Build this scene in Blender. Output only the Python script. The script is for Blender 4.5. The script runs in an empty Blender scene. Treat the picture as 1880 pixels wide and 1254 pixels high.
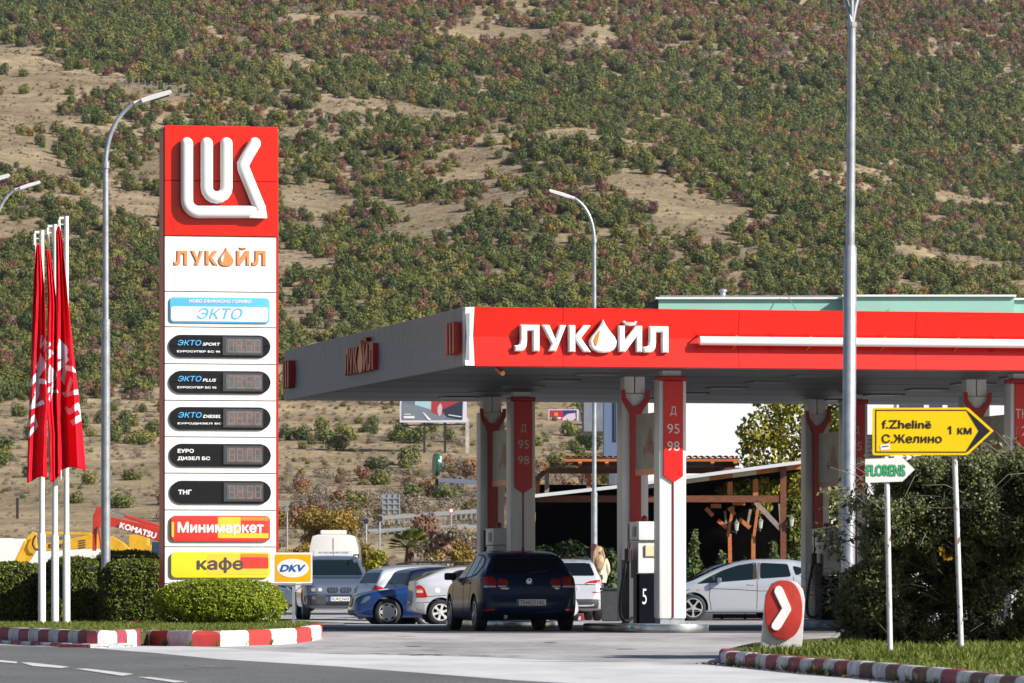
import bpy, bmesh, math, random
import numpy as np
from mathutils import Vector, Matrix, noise
from mathutils.bvhtree import BVHTree
from mathutils.geometry import delaunay_2d_cdt
random.seed(7); np.random.seed(7)
R = math.radians
S = bpy.context.scene
COL = S.collection
# ------------------------------------------------------------------ camera, sky, sun, exposure
CH = 0.74
cam = bpy.data.cameras.new('camera'); cam_o = bpy.data.objects.new('camera', cam); COL.objects.link(cam_o)
cam.lens = 200; cam.sensor_width = 36; cam.sensor_fit = 'HORIZONTAL'
cam.shift_y = 458 / 1880; cam.clip_start = 1; cam.clip_end = 6000
cam.dof.use_dof = True; cam.dof.focus_distance = 98; cam.dof.aperture_fstop = 11
cam_o.location = (0, 0, CH); cam_o.rotation_euler = (R(90), 0, 0)
S.camera = cam_o
SUN_EL, SUN_ROT = R(31), R(118)          # compass angle of the sun, clockwise from +Y
W = bpy.data.worlds.new('World'); S.world = W; W.use_nodes = True
_n = W.node_tree
_sky = _n.nodes.new('ShaderNodeTexSky'); _sky.sky_type = 'NISHITA'; _sky.sun_disc = False
_sky.sun_elevation = SUN_EL; _sky.sun_rotation = SUN_ROT
_n.links.new(_sky.outputs[0], _n.nodes['Background'].inputs[0])
_n.nodes['Background'].inputs[1].default_value = 0.05
sun = bpy.data.lights.new('sun', 'SUN'); sun.energy = 5.0; sun.angle = R(.53); sun.color = (1, .95, .88)
sun_o = bpy.data.objects.new('sun', sun); COL.objects.link(sun_o)
sd = Vector((math.sin(SUN_ROT) * math.cos(SUN_EL), math.cos(SUN_ROT) * math.cos(SUN_EL), math.sin(SUN_EL)))
sun_o.rotation_euler = sd.to_track_quat('Z', 'Y').to_euler(); sun_o.location = (60, 20, 60)
S.view_settings.view_transform = 'Standard'; S.view_settings.look = 'None'
S.view_settings.gamma = 1; S.view_settings.use_curve_mapping = False
S.view_settings.exposure = 0.65
S.render.engine = 'CYCLES'
S.cycles.max_bounces = 6; S.cycles.diffuse_bounces = 1; S.cycles.transparent_max_bounces = 6; S.cycles.volume_bounces = 0
S.cycles.use_denoising = True
# ------------------------------------------------------------------ projection helpers: photo pixel -> place
F, HZ, CX = 10444., 1085., 940.
def P(px, py, Y): return Vector(((px - CX) * Y / F, Y, CH + (HZ - py) * Y / F))
def G(px, py, z=0.):
    Y = (CH - z) * F / (py - HZ); return Vector(((px - CX) * Y / F, Y, z))
class Fr:
    """a local frame standing at O, turned by phi"""
    def __init__(s, O, phi=0): s.O = Vector(O); s.phi = phi; s.c = math.cos(phi); s.s = math.sin(phi)
    def uz(s, px, py, y=0.):
        dx = (px - CX) / F; dz = (HZ - py) / F
        t = (y - s.O.x * s.s + s.O.y * s.c) / (-dx * s.s + s.c)
        return ((dx * t * s.c + t * s.s) - (s.O.x * s.c + s.O.y * s.s), CH + t * dz - s.O.z)
PH = R(12.07)
# ------------------------------------------------------------------ materials
MATS = {}
def mat(name, col, rough=.6, metal=0., var=0., vs=3., bump=0., bs=40., coat=0., col2=None, spec=.5, stretch=None, emit=None):
    if name in MATS: return MATS[name]
    m = bpy.data.materials.new(name); m.use_nodes = True; nt = m.node_tree; b = nt.nodes['Principled BSDF']
    b.inputs['Base Color'].default_value = (*col, 1); b.inputs['Roughness'].default_value = rough
    b.inputs['Metallic'].default_value = metal; b.inputs['Specular IOR Level'].default_value = spec
    if coat: b.inputs['Coat Weight'].default_value = coat; b.inputs['Coat Roughness'].default_value = .04
    if emit: b.inputs['Emission Color'].default_value = (*emit[0], 1); b.inputs['Emission Strength'].default_value = emit[1]
    if var or bump:
        tc = nt.nodes.new('ShaderNodeTexCoord'); mp = nt.nodes.new('ShaderNodeMapping')
        nt.links.new(tc.outputs['Object'], mp.inputs[0])
        if stretch: mp.inputs['Scale'].default_value = stretch
    if var:
        n = nt.nodes.new('ShaderNodeTexNoise'); n.inputs['Scale'].default_value = vs; n.inputs['Detail'].default_value = 6; n.inputs['Roughness'].default_value = .65
        nt.links.new(mp.outputs[0], n.inputs['Vector'])
        rp = nt.nodes.new('ShaderNodeValToRGB'); c2 = col2 or tuple(c * (1 - var) for c in col)
        c1 = col if col2 else tuple(min(1, c * (1 + var * .6)) for c in col)
        rp.color_ramp.elements[0].position = .35; rp.color_ramp.elements[1].position = .68
        rp.color_ramp.elements[0].color = (*c2, 1); rp.color_ramp.elements[1].color = (*c1, 1)
        nt.links.new(n.outputs['Fac'], rp.inputs[0]); nt.links.new(rp.outputs[0], b.inputs['Base Color'])
    if bump:
        n2 = nt.nodes.new('ShaderNodeTexNoise'); n2.inputs['Scale'].default_value = bs; n2.inputs['Detail'].default_value = 4
        bp = nt.nodes.new('ShaderNodeBump'); bp.inputs['Strength'].default_value = bump; bp.inputs['Distance'].default_value = .02
        nt.links.new(mp.outputs[0], n2.inputs['Vector']); nt.links.new(n2.outputs['Fac'], bp.inputs['Height']); nt.links.new(bp.outputs[0], b.inputs['Normal'])
    MATS[name] = m; return m
def leafmat(name, cols, transl=.2, loc_noise=0.):
    """cols: ramp of leaf colours, picked per leaf (random per island) and per plant"""
    m = bpy.data.materials.new(name); m.use_nodes = True; nt = m.node_tree; b = nt.nodes['Principled BSDF']
    b.inputs['Roughness'].default_value = .62; b.inputs['Specular IOR Level'].default_value = .25
    g = nt.nodes.new('ShaderNodeNewGeometry'); oi = nt.nodes.new('ShaderNodeObjectInfo')
    ma = nt.nodes.new('ShaderNodeMath'); ma.operation = 'MULTIPLY'; ma.inputs[1].default_value = .25 if loc_noise else .8
    nt.links.new(g.outputs['Random Per Island'], ma.inputs[0])
    mb = nt.nodes.new('ShaderNodeMath'); mb.operation = 'MULTIPLY_ADD'; mb.inputs[1].default_value = .75 if loc_noise else .2
    nt.links.new(oi.outputs['Random'], mb.inputs[0]); nt.links.new(ma.outputs[0], mb.inputs[2])
    rp = nt.nodes.new('ShaderNodeValToRGB'); e = rp.color_ramp.elements
    for i, c in enumerate(cols):
        p = i / (len(cols) - 1)
        if i == 0: e[0].position = 0; e[0].color = (*c, 1)
        elif i == len(cols) - 1: e[-1].position = 1; e[-1].color = (*c, 1)
        else: k = e.new(p); k.color = (*c, 1)
    nt.links.new(mb.outputs[0], rp.inputs[0]); nt.links.new(rp.outputs[0], b.inputs['Base Color'])
    if transl:
        t = nt.nodes.new('ShaderNodeBsdfTranslucent'); mx = nt.nodes.new('ShaderNodeMixShader'); mx.inputs[0].default_value = transl
        nt.links.new(rp.outputs[0], t.inputs[0]); nt.links.new(b.outputs[0], mx.inputs[1]); nt.links.new(t.outputs[0], mx.inputs[2])
        nt.links.new(mx.outputs[0], nt.nodes['Material Output'].inputs[0])
    MATS[name] = m; return m
# ------------------------------------------------------------------ mesh helpers
def tag(o, label=None, cat=None, group=None, kind=None):
    for k, v in (('label', label), ('category', cat), ('group', group), ('kind', kind)):
        if v: o[k] = v
    return o
def link(me, name, parent=None, loc=None, rotz=0.):
    o = bpy.data.objects.new(name, me); COL.objects.link(o)
    if parent: o.parent = parent
    if loc is not None: o.location = loc
    if rotz: o.rotation_euler = (0, 0, rotz)
    return o
def thing(name, label, cat, loc=(0, 0, 0), rotz=0., group=None):
    return tag(link(None, name, None, loc, rotz), label, cat, group)
class MB:
    def __init__(s): s.v = []; s.f = []; s.m = []
    def add(s, vs, fs, mi=0, M=None):
        b = len(s.v)
        s.v += [tuple(M @ Vector(v)) if M else tuple(v) for v in vs]
        s.f += [tuple(b + i for i in f) for f in fs]; s.m += [mi] * len(fs); return s
    def box(s, x0, x1, y0, y1, z0, z1, mi=0, M=None):
        vs = [(x, y, z) for z in (z0, z1) for y in (y0, y1) for x in (x0, x1)]
        return s.add(vs, [(0, 2, 3, 1), (4, 5, 7, 6), (0, 1, 5, 4), (2, 6, 7, 3), (0, 4, 6, 2), (1, 3, 7, 5)], mi, M)
    def beam(s, a, b, w, h, mi=0, up=(0, 0, 1)):
        a = Vector(a); b = Vector(b); d = (b - a).normalized(); u = Vector(up)
        if abs(d.dot(u)) > .95: u = Vector((0, 1, 0))
        x = d.cross(u).normalized(); z = x.cross(d).normalized()
        vs = [p + x * (i * w / 2) + z * (j * h / 2) for p in (a, b) for j in (-1, 1) for i in (-1, 1)]
        return s.add(vs, [(0, 2, 3, 1), (4, 5, 7, 6), (0, 1, 5, 4), (2, 6, 7, 3), (0, 4, 6, 2), (1, 3, 7, 5)], mi)
    def tube(s, path, r, n=10, mi=0, caps=True, flat=1.):
        path = [Vector(p) for p in path]; rs = r if isinstance(r, (list, tuple)) else [r] * len(path)
        b = len(s.v); up = None
        for i, p in enumerate(path):
            d = (path[min(i + 1, len(path) - 1)] - path[max(i - 1, 0)]).normalized()
            if up is None: up = Vector((0, 1, 0)) if abs(d.y) < .9 else Vector((1, 0, 0))
            x = d.cross(up)
            if x.length < 1e-4: x = d.cross(Vector((1, .3, 0)))
            x.normalize(); y = x.cross(d).normalized(); up = y
            for k in range(n):
                a = 2 * math.pi * k / n; s.v.append(tuple(p + x * math.cos(a) * rs[i] + y * math.sin(a) * rs[i] * flat))
        for i in range(len(path) - 1):
            for k in range(n):
                k2 = (k + 1) % n; s.f.append((b + i * n + k, b + i * n + k2, b + (i + 1) * n + k2, b + (i + 1) * n + k)); s.m.append(mi)
        if caps:
            s.f.append(tuple(b + k for k in range(n))[::-1]); s.f.append(tuple(b + (len(path) - 1) * n + k for k in range(n))); s.m += [mi, mi]
        return s
    def prism(s, poly, a, b, plane='xz', mi=0, M=None):
        """polygon in a plane, extruded from a to b along the remaining axis"""
        n = len(poly)
        pt = {'xz': lambda p, c: (p[0], c, p[1]), 'xy': lambda p, c: (p[0], p[1], c), 'yz': lambda p, c: (c, p[0], p[1])}[plane]
        vs = [pt(p, a) for p in poly] + [pt(p, b) for p in poly]
        fs = [tuple(range(n)), tuple(range(2 * n - 1, n - 1, -1))] + [(i, n + i, n + (i + 1) % n, (i + 1) % n) for i in range(n)]
        return s.add(vs, fs, mi, M)
    def lathe(s, prof, n=24, mi=0, M=None):
        """profile (radius, height) round z"""
        vs = [(r * math.cos(2 * math.pi * k / n), r * math.sin(2 * math.pi * k / n), h) for r, h in prof for k in range(n)]
        fs = [(i * n + k, i * n + (k + 1) % n, (i + 1) * n + (k + 1) % n, (i + 1) * n + k) for i in range(len(prof) - 1) for k in range(n)]
        return s.add(vs, fs, mi, M)
    def mesh(s, name, mats, smooth=0., bevel=0.):
        me = bpy.data.meshes.new(name); me.from_pydata(s.v, [], s.f)
        for m in mats: me.materials.append(m)
        if len(mats) > 1: me.polygons.foreach_set('material_index', s.m)
        bm = bmesh.new(); bm.from_mesh(me); bmesh.ops.recalc_face_normals(bm, faces=bm.faces)
        if bevel:
            es = [e for e in bm.edges if len(e.link_faces) == 2 and e.calc_face_angle(0) > R(30)]
            bmesh.ops.bevel(bm, geom=es, offset=bevel, segments=2, affect='EDGES', profile=.6)
        bm.to_mesh(me); bm.free()
        if smooth:
            me.shade_smooth(); me.set_sharp_from_angle(angle=R(smooth))
        me.update(); return me
    def obj(s, name, mats, parent=None, label=None, smooth=0., bevel=0., loc=None, rotz=0., cat=None, group=None, kind=None):
        if not isinstance(mats, (list, tuple)): mats = [mats]
        return tag(link(s.mesh(name, mats, smooth, bevel), name, parent, loc, rotz), label, cat, group, kind)
def rbox(u0, u1, z0, z1, r, n=6):
    """rounded rectangle outline"""
    o = []
    for cx, cz, a0 in ((u1 - r, z1 - r, 0), (u0 + r, z1 - r, 90), (u0 + r, z0 + r, 180), (u1 - r, z0 + r, 270)):
        for k in range(n + 1):
            a = R(a0 + 90 * k / n); o.append((cx + r * math.cos(a), cz + r * math.sin(a)))
    return o
_TX = {}
def textpoly(body, bold=0.):
    k = body
    if k not in _TX:
        c = bpy.data.curves.new('lettering', 'FONT'); c.body = body; c.resolution_u = 3; c.fill_mode = 'NONE'
        o = bpy.data.objects.new('lettering', c); COL.objects.link(o)
        me = bpy.data.meshes.new_from_object(o.evaluated_get(bpy.context.evaluated_depsgraph_get()))
        co = [Vector((v.co.x, v.co.y)) for v in me.vertices]; ed = [tuple(e.vertices) for e in me.edges]
        nx = {}                                   # closed outlines, followed in vertex order
        for a, b in ed: nx.setdefault(a, []).append(b); nx.setdefault(b, []).append(a)
        seen = set(); loops = []
        for s0 in range(len(co)):
            if s0 in seen or s0 not in nx: continue
            lp = [s0]; seen.add(s0); c0 = s0
            while True:
                n_ = [q for q in nx[c0] if q not in seen]
                if not n_: break
                c0 = (c0 + 1) if (c0 + 1) in n_ else n_[0]; seen.add(c0); lp.append(c0)
            loops.append(lp)
        bb = []
        for lp in loops: xs_ = [co[i].x for i in lp]; bb.append([min(xs_), max(xs_), [lp]])
        bb.sort(); cl = []                        # letters that do not touch are filled one by one
        for b in bb:
            if cl and b[0] <= cl[-1][1] + 1e-4: cl[-1][1] = max(cl[-1][1], b[1]); cl[-1][2] += b[2]
            else: cl.append(b)
        vs = []; fs = []
        for _a, _b, ls in cl:
            pts_ = []; ce = []
            for lp in ls: n0 = len(pts_); pts_ += [co[i] for i in lp]; ce += [(n0 + i, n0 + (i + 1) % len(lp)) for i in range(len(lp))]
            r_ = delaunay_2d_cdt(pts_, ce, [], 0, 1e-5); V_ = r_[0]; b0 = len(vs); vs += [(v.x, v.y) for v in V_]
            for f in r_[2]:
                g = (V_[f[0]] + V_[f[1]] + V_[f[2]]) / 3; wn = 0
                for lp in ls:
                    for i in range(len(lp)):
                        p, q = co[lp[i]], co[lp[(i + 1) % len(lp)]]
                        if (p.y <= g.y) != (q.y <= g.y):
                            if p.x + (g.y - p.y) / (q.y - p.y) * (q.x - p.x) > g.x: wn += 1 if q.y > p.y else -1
                if wn: fs.append(tuple(b0 + i for i in f))
        bpy.data.objects.remove(o); bpy.data.curves.remove(c); bpy.data.meshes.remove(me)
        _TX[k] = (vs, fs)
    return _TX[k]
def text(body, u0, u1, z0, z1, y, m, parent, bold=0., shear=0., name='lettering', M=None, depth=0., label=None, bump=0.):
    """flat print fitted to a rectangle of the local x-z plane, facing -y"""
    vs, fs = textpoly(body)
    if bold > 0:          # heavier print: overlapping copies, each a hair in front of the last
        B = [(0, 0), (-bold, 0), (bold, 0), (0, bold), (0, -bold)]; n0 = len(vs); lay = [k for k in range(len(B)) for _ in range(n0)]
        vs = [(a + dx, b + dy) for dx, dy in B for a, b in vs]; fs = [tuple(i + n0 * k for i in f) for k in range(len(B)) for f in fs]
    else: lay = [0] * len(vs)
    xs = [v[0] for v in vs]; ys = [v[1] for v in vs]; ax, bx, ay, by = min(xs), max(xs), min(ys), max(ys)
    w = u1 - u0 - shear * (z1 - z0)
    q = [(u0 + (a - ax) / (bx - ax) * w + shear * (b - ay) / (by - ay) * (z1 - z0), y - .0004 * lay[i], z0 + (b - ay) / (by - ay) * (z1 - z0)) for i, (a, b) in enumerate(vs)]
    if M: q = [tuple(M @ Vector(p)) for p in q]
    me = bpy.data.meshes.new(name); me.from_pydata(q, [], fs); me.materials.append(m); me.update()
    o = link(me, name, parent); tag(o, label); return o
def pchip(xs, ys, t):
    xs = np.array(xs, float); ys = np.array(ys, float); t = np.asarray(t, float)
    h = np.diff(xs); d = np.diff(ys) / h; m = np.zeros_like(ys); m[0] = d[0]; m[-1] = d[-1]
    for i in range(1, len(xs) - 1):
        if d[i - 1] * d[i] > 0:
            w1 = 2 * h[i] + h[i - 1]; w2 = h[i] + 2 * h[i - 1]; m[i] = (w1 + w2) / (w1 / d[i - 1] + w2 / d[i])
    k = np.clip(np.searchsorted(xs, t, 'right') - 1, 0, len(xs) - 2); s = (t - xs[k]) / h[k]
    s2 = s * s; s3 = s2 * s
    return (2 * s3 - 3 * s2 + 1) * ys[k] + (s3 - 2 * s2 + s) * h[k] * m[k] + (-2 * s3 + 3 * s2) * ys[k + 1] + (s3 - s2) * h[k] * m[k + 1]
def pc(tab, t): return pchip([a for a, b in tab], [b for a, b in tab], t)
def chaikin(poly, it=2):
    for _ in range(it):
        o = []
        for i, p in enumerate(poly):
            q = poly[(i + 1) % len(poly)]
            o += [(p[0] * .75 + q[0] * .25, p[1] * .75 + q[1] * .25), (p[0] * .25 + q[0] * .75, p[1] * .25 + q[1] * .75)]
        poly = o
    return poly
def soft(poly, d):
    """cut and round the corners by a fixed distance"""
    o = []; n = len(poly)
    for i in range(n):
        p = Vector(poly[i]); a = Vector(poly[i - 1]); b = Vector(poly[(i + 1) % n]); da, db = min(d, (a - p).length * .45), min(d, (b - p).length * .45)
        u_ = p + (a - p).normalized() * da; w_ = p + (b - p).normalized() * db; o += [tuple(u_), tuple((u_ + w_ + p * 2) / 4), tuple(w_)]
    return o
def inside(p, poly):
    c = False; x, y = p; j = len(poly) - 1
    for i in range(len(poly)):
        xi, yi = poly[i]; xj, yj = poly[j]
        if (yi > y) != (yj > y) and x < (xj - xi) * (y - yi) / (yj - yi) + xi: c = not c
        j = i
    return c
def tessel(poly, step):
    """triangulate an outline finely: boundary samples + inner grid"""
    b = []
    for i, p in enumerate(poly):
        q = poly[(i + 1) % len(poly)]; L = math.hypot(q[0] - p[0], q[1] - p[1]); n = max(1, int(L / step + .5))
        b += [(p[0] + (q[0] - p[0]) * k / n, p[1] + (q[1] - p[1]) * k / n) for k in range(n)]
    xs = [p[0] for p in poly]; ys = [p[1] for p in poly]; g = []
    x = min(xs) + step / 2
    while x < max(xs):
        y = min(ys) + step / 2
        while y < max(ys):
            if inside((x, y), poly) and min((x - a) ** 2 + (y - c) ** 2 for a, c in b) > (step * .45) ** 2: g.append((x, y))
            y += step
        x += step
    nb = len(b)
    r = delaunay_2d_cdt([Vector(p) for p in b + g], [(i, (i + 1) % nb) for i in range(nb)], [], 1, 1e-6)
    return [(v.x, v.y) for v in r[0]], [tuple(f) for f in r[2]]
def leafmesh(name, pts, nrm, size, m, asp=1.7, jit=.9, rs=None):
    """one rhombus per point; pts, nrm: (n,3) arrays"""
    n = len(pts); rg = rs or np.random
    nn = nrm + rg.normal(0, jit, (n, 3)); nn /= np.linalg.norm(nn, axis=1)[:, None] + 1e-9
    t = rg.normal(0, 1, (n, 3)); t -= (t * nn).sum(1)[:, None] * nn; t /= np.linalg.norm(t, axis=1)[:, None] + 1e-9
    b = np.cross(nn, t); sz = (size * rg.uniform(.6, 1.25, n))[:, None] if np.isscalar(size) else (size * rg.uniform(.7, 1.2, n))[:, None]
    v = np.stack([pts - t * sz * .5 * asp, pts + b * sz * .5, pts + t * sz * .5 * asp, pts - b * sz * .5], 1).reshape(-1, 3)
    me = bpy.data.meshes.new(name); me.vertices.add(4 * n); me.vertices.foreach_set('co', v.ravel())
    me.loops.add(4 * n); me.loops.foreach_set('vertex_index', np.arange(4 * n, dtype=np.int32))
    me.polygons.add(n); me.polygons.foreach_set('loop_start', np.arange(0, 4 * n, 4, dtype=np.int32))
    me.polygons.foreach_set('loop_total', np.full(n, 4, dtype=np.int32)); me.materials.append(m)
    me.update(calc_edges=True); me.validate(); return me
def blobpts(blobs, n, shell=.55, rs=None):
    """points in the outer layer of a union of ellipsoids (cx,cy,cz,rx,ry,rz); returns points and outward normals"""
    rg = rs or np.random; B = np.array(blobs, float); vol = B[:, 3] * B[:, 4] + B[:, 4] * B[:, 5]
    k = rg.choice(len(B), n, p=vol / vol.sum()); d = rg.normal(0, 1, (n, 3)); d /= np.linalg.norm(d, axis=1)[:, None]
    r = rg.uniform(shell, 1, n) ** .6
    return B[k, :3] + d * B[k, 3:] * r[:, None], d
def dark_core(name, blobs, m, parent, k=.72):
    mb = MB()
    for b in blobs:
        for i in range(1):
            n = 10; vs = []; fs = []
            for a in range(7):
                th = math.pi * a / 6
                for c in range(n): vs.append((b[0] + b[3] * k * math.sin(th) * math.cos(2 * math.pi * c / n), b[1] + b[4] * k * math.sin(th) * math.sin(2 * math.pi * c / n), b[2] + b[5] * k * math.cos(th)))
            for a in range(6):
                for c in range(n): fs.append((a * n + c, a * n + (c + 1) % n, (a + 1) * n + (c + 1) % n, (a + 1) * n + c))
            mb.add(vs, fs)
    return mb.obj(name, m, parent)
HAZE = 0.00004
# ------------------------------------------------------------------ palette
RED = mat('red_panel', (.80, .012, .002), .28, var=.10, vs=1.4, spec=.5, coat=.15, stretch=(2.5, 2.5, .5))
RED2 = mat('red_paint', (.42, .007, .005), .35, var=.12, vs=2)
DRED = mat('dark_red_plastic', (.16, .005, .008), .3)
WHITE = mat('white_panel', (.80, .80, .79), .35, var=.10, vs=2.2, stretch=(5, 5, .35))
WHITE2 = mat('white_enamel', (.74, .74, .74), .3, var=.10, vs=2, stretch=(4, 4, .3))
WPLAS = mat('white_plastic', (.82, .82, .81), .3)
SIDE = mat('shaded_white_fascia', (.27, .285, .32), .4, var=.2, vs=1, stretch=(1, 9, .25))  # white paint greyed in the colour for the canopy's shaded side
CEIL = mat('ceiling_sheet', (.11, .11, .12), .5, var=.15, vs=.8)
BLACK = mat('black_gloss', (.006, .007, .012), .12)
BLK = mat('black_rubber', (.012, .012, .013), .6)
DARK = mat('dark_metal', (.03, .03, .035), .4)
GREYP = mat('grey_plastic', (.05, .052, .056), .55, var=.2, vs=6)
GALV = mat('galvanised_steel', (.42, .45, .49), .42, .55, var=.22, vs=6)
STEEL = mat('brushed_steel', (.62, .64, .67), .22, .95, var=.5, vs=1.2)
CHROME = mat('chrome', (.75, .75, .76), .12, 1.)
BLUE = mat('light_blue_print', (.06, .38, .75), .35)
BLUE2 = mat('sky_blue_print', (.10, .45, .85), .35)
PRWH = mat('white_print', (.8, .8, .8), .4)
ORANGE = mat('orange_amber', (.85, .22, .02), .4)
COPPER = mat('copper_lettering', (.80, .27, .10), .35, .05)
YEL = mat('sign_yellow', (.90, .58, .0), .35, var=.03)
AMBER = mat('amber_board', (.92, .42, .0), .35)
PYEL = mat('panel_yellow', (.90, .72, .03), .3); PYEL2 = mat('panel_warm_yellow', (.92, .55, .05), .3)
PORG = mat('panel_orange', (.95, .25, .04), .3); PRED = mat('panel_red', (.85, .05, .035), .3)
DKB = mat('deep_blue_print', (.01, .10, .42), .35)
TXTG = mat('dark_grey_print', (.07, .06, .065), .5); INK = mat('black_print', (.012, .011, .011), .5)
GREENP = mat('green_print', (.05, .42, .16), .5); GREEND = mat('green_shadow_print', (.02, .16, .10), .5)
GLASS = mat('car_glass', (.004, .006, .009), .03, spec=.35)
GLASST = mat('tinted_car_glass', (.006, .014, .018), .03, spec=.35)
TYRE = mat('tyre_rubber', (.022, .022, .023), .75, var=.25, vs=8)
RIM = mat('alloy_rim', (.55, .56, .58), .3, .6)
RIMW = mat('wheel_cover_silver', (.66, .66, .65), .38, .2, var=.1)
UNDER = mat('underbody_black', (.006, .006, .006), .9)
LAMP_R = mat('tail_lamp_red', (.42, .006, .006), .08, coat=1.); LAMP_D = mat('dark_red_tail_lamp', (.30, .008, .010), .08, coat=1.)
LAMP_W = mat('clear_lamp', (.55, .56, .58), .08, coat=1.); LAMP_O = mat('amber_lamp', (.65, .16, .01), .1, coat=1.)
LAMP_H = mat('headlamp_glass', (.18, .20, .22), .06, .3, coat=1.)
PLATE = mat('plate_white', (.72, .73, .74), .4); SEAM = mat('panel_seam', (.01, .01, .01), .7)
def paint(name, col, metal=.5, rough=.32): return mat(name, col, rough, metal, coat=1.)
P_NAVY = mat('midnight_blue_paint', (.003, .013, .045), .3, 0, coat=.4, spec=.2); P_SILV = paint('silver_paint', (.52, .55, .61), .55, .36)
P_SILV2 = paint('light_silver_paint', (.60, .62, .67), .4, .38); P_BLUE = paint('blue_metallic_paint', (.012, .055, .21), .35, .28)
P_DBLUE = paint('dark_blue_paint', (.008, .012, .035), .3, .3); P_WHITE = paint('white_paint', (.70, .71, .72), 0, .35)
P_STEEL = paint('steel_blue_paint', (.15, .19, .27), .5, .36); P_CREAM = paint('cream_white_paint', (.74, .72, .68), 0, .4)
P_BLACK = paint('black_paint', (.006, .006, .008), .2, .3)
WOOD = mat('stained_timber', (.17, .055, .022), .65, var=.45, vs=5, bump=.3, bs=20, stretch=(1, 1, 6))
WOODO = mat('orange_timber', (.50, .16, .045), .6, var=.3, vs=5, bump=.2, stretch=(1, 1, 6))
WOODG = mat('weathered_timber', (.30, .24, .20), .8, var=.45, vs=7, bump=.4, bs=25, stretch=(5, 5, 1))
CREAMW = mat('cream_board', (.62, .55, .40), .6)
TILE = mat('terracotta', (.42, .17, .09), .8, var=.4, vs=2.5)
SHADEWOOD = mat('shade_black_timber', (.003, .0022, .002), .95, spec=.02, var=.4, vs=2)  # terrace shade put into the timber colour, nearly black
MINT = mat('mint_render', (.30, .55, .47), .85, var=.06, vs=.8); WRENDER = mat('white_render', (.80, .80, .80), .85, var=.04, vs=.6)
CONC = mat('old_concrete', (.32, .32, .31), .85, var=.22, vs=2.2, bump=.2)
CONCB = mat('blue_grey_blockwork', (.20, .23, .28), .85, var=.3, vs=.7)
KRED = mat('faded_red_kerb_paint', (.42, .03, .075), .75, var=.45, vs=7, bump=.2, col2=(.18, .05, .06))
KWHT = mat('dirty_white_kerb_paint', (.60, .59, .61), .75, var=.35, vs=6, bump=.2)
KRED2 = mat('red_kerb_paint', (.55, .030, .022), .7, var=.4, vs=6, bump=.2, col2=(.30, .04, .04))
KWHT2 = mat('white_kerb_paint', (.74, .73, .71), .7, var=.25, vs=5, bump=.2)
KBRN = mat('worn_brown_kerb_paint', (.16, .07, .06), .8, var=.45, vs=8)
LANE = mat('lane_paint', (.68, .68, .68), .6, var=.3, vs=6)
YMACH = mat('machine_yellow', (.70, .38, .02), .45, var=.2, vs=2); RMACH = mat('machine_red', (.52, .035, .02), .45, var=.2, vs=2)
CLOTH = mat('red_flag_cloth', (.85, .006, .02), .6, spec=.2); CLOTHW = mat('pale_flag_print', (.78, .66, .76), .6)
BARK = mat('bark', (.10, .075, .05), .9, var=.4, vs=10, bump=.6)
RUSTP = mat('rusting_white_pole', (.66, .66, .67), .5, var=1, vs=7, col2=(.60, .58, .55))
SOIL = mat('leafy_soil', (.09, .07, .045), .95, var=.4, vs=3)
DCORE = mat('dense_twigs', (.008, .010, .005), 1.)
SKIN = mat('skin', (.55, .32, .22), .5); HAIRM = mat('blond_hair', (.62, .42, .22), .5, var=.6, vs=12, stretch=(6, 6, .6), col2=(.10, .055, .03))
COAT = mat('cream_knit', (.68, .57, .42), .9, var=.2, vs=14, bump=.5, bs=60); JEANS = mat('blue_jeans', (.04, .06, .12), .8)
def rust_fix():
    m = RUSTP; nt = m.node_tree; b = nt.nodes['Principled BSDF']
    tc = nt.nodes.new('ShaderNodeTexCoord'); mp = nt.nodes.new('ShaderNodeMapping'); mp.inputs['Scale'].default_value = (14, 14, 5)
    n = nt.nodes.new('ShaderNodeTexNoise'); n.inputs['Scale'].default_value = 1.5; n.inputs['Detail'].default_value = 5
    rp = nt.nodes.new('ShaderNodeValToRGB'); rp.color_ramp.elements[0].position = .58; rp.color_ramp.elements[1].position = .62
    rp.color_ramp.elements[0].color = (0, 0, 0, 1); rp.color_ramp.elements[1].color = (1, 1, 1, 1)
    mx = nt.nodes.new('ShaderNodeMixRGB'); mx.inputs[1].default_value = (.62, .62, .63, 1); mx.inputs[2].default_value = (.20, .07, .025, 1)
    nt.links.new(tc.outputs['Object'], mp.inputs[0]); nt.links.new(mp.outputs[0], n.inputs['Vector']); nt.links.new(n.outputs['Fac'], rp.inputs[0])
    nt.links.new(rp.outputs[0], mx.inputs[0]); nt.links.new(mx.outputs[0], b.inputs['Base Color'])
rust_fix()
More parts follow.
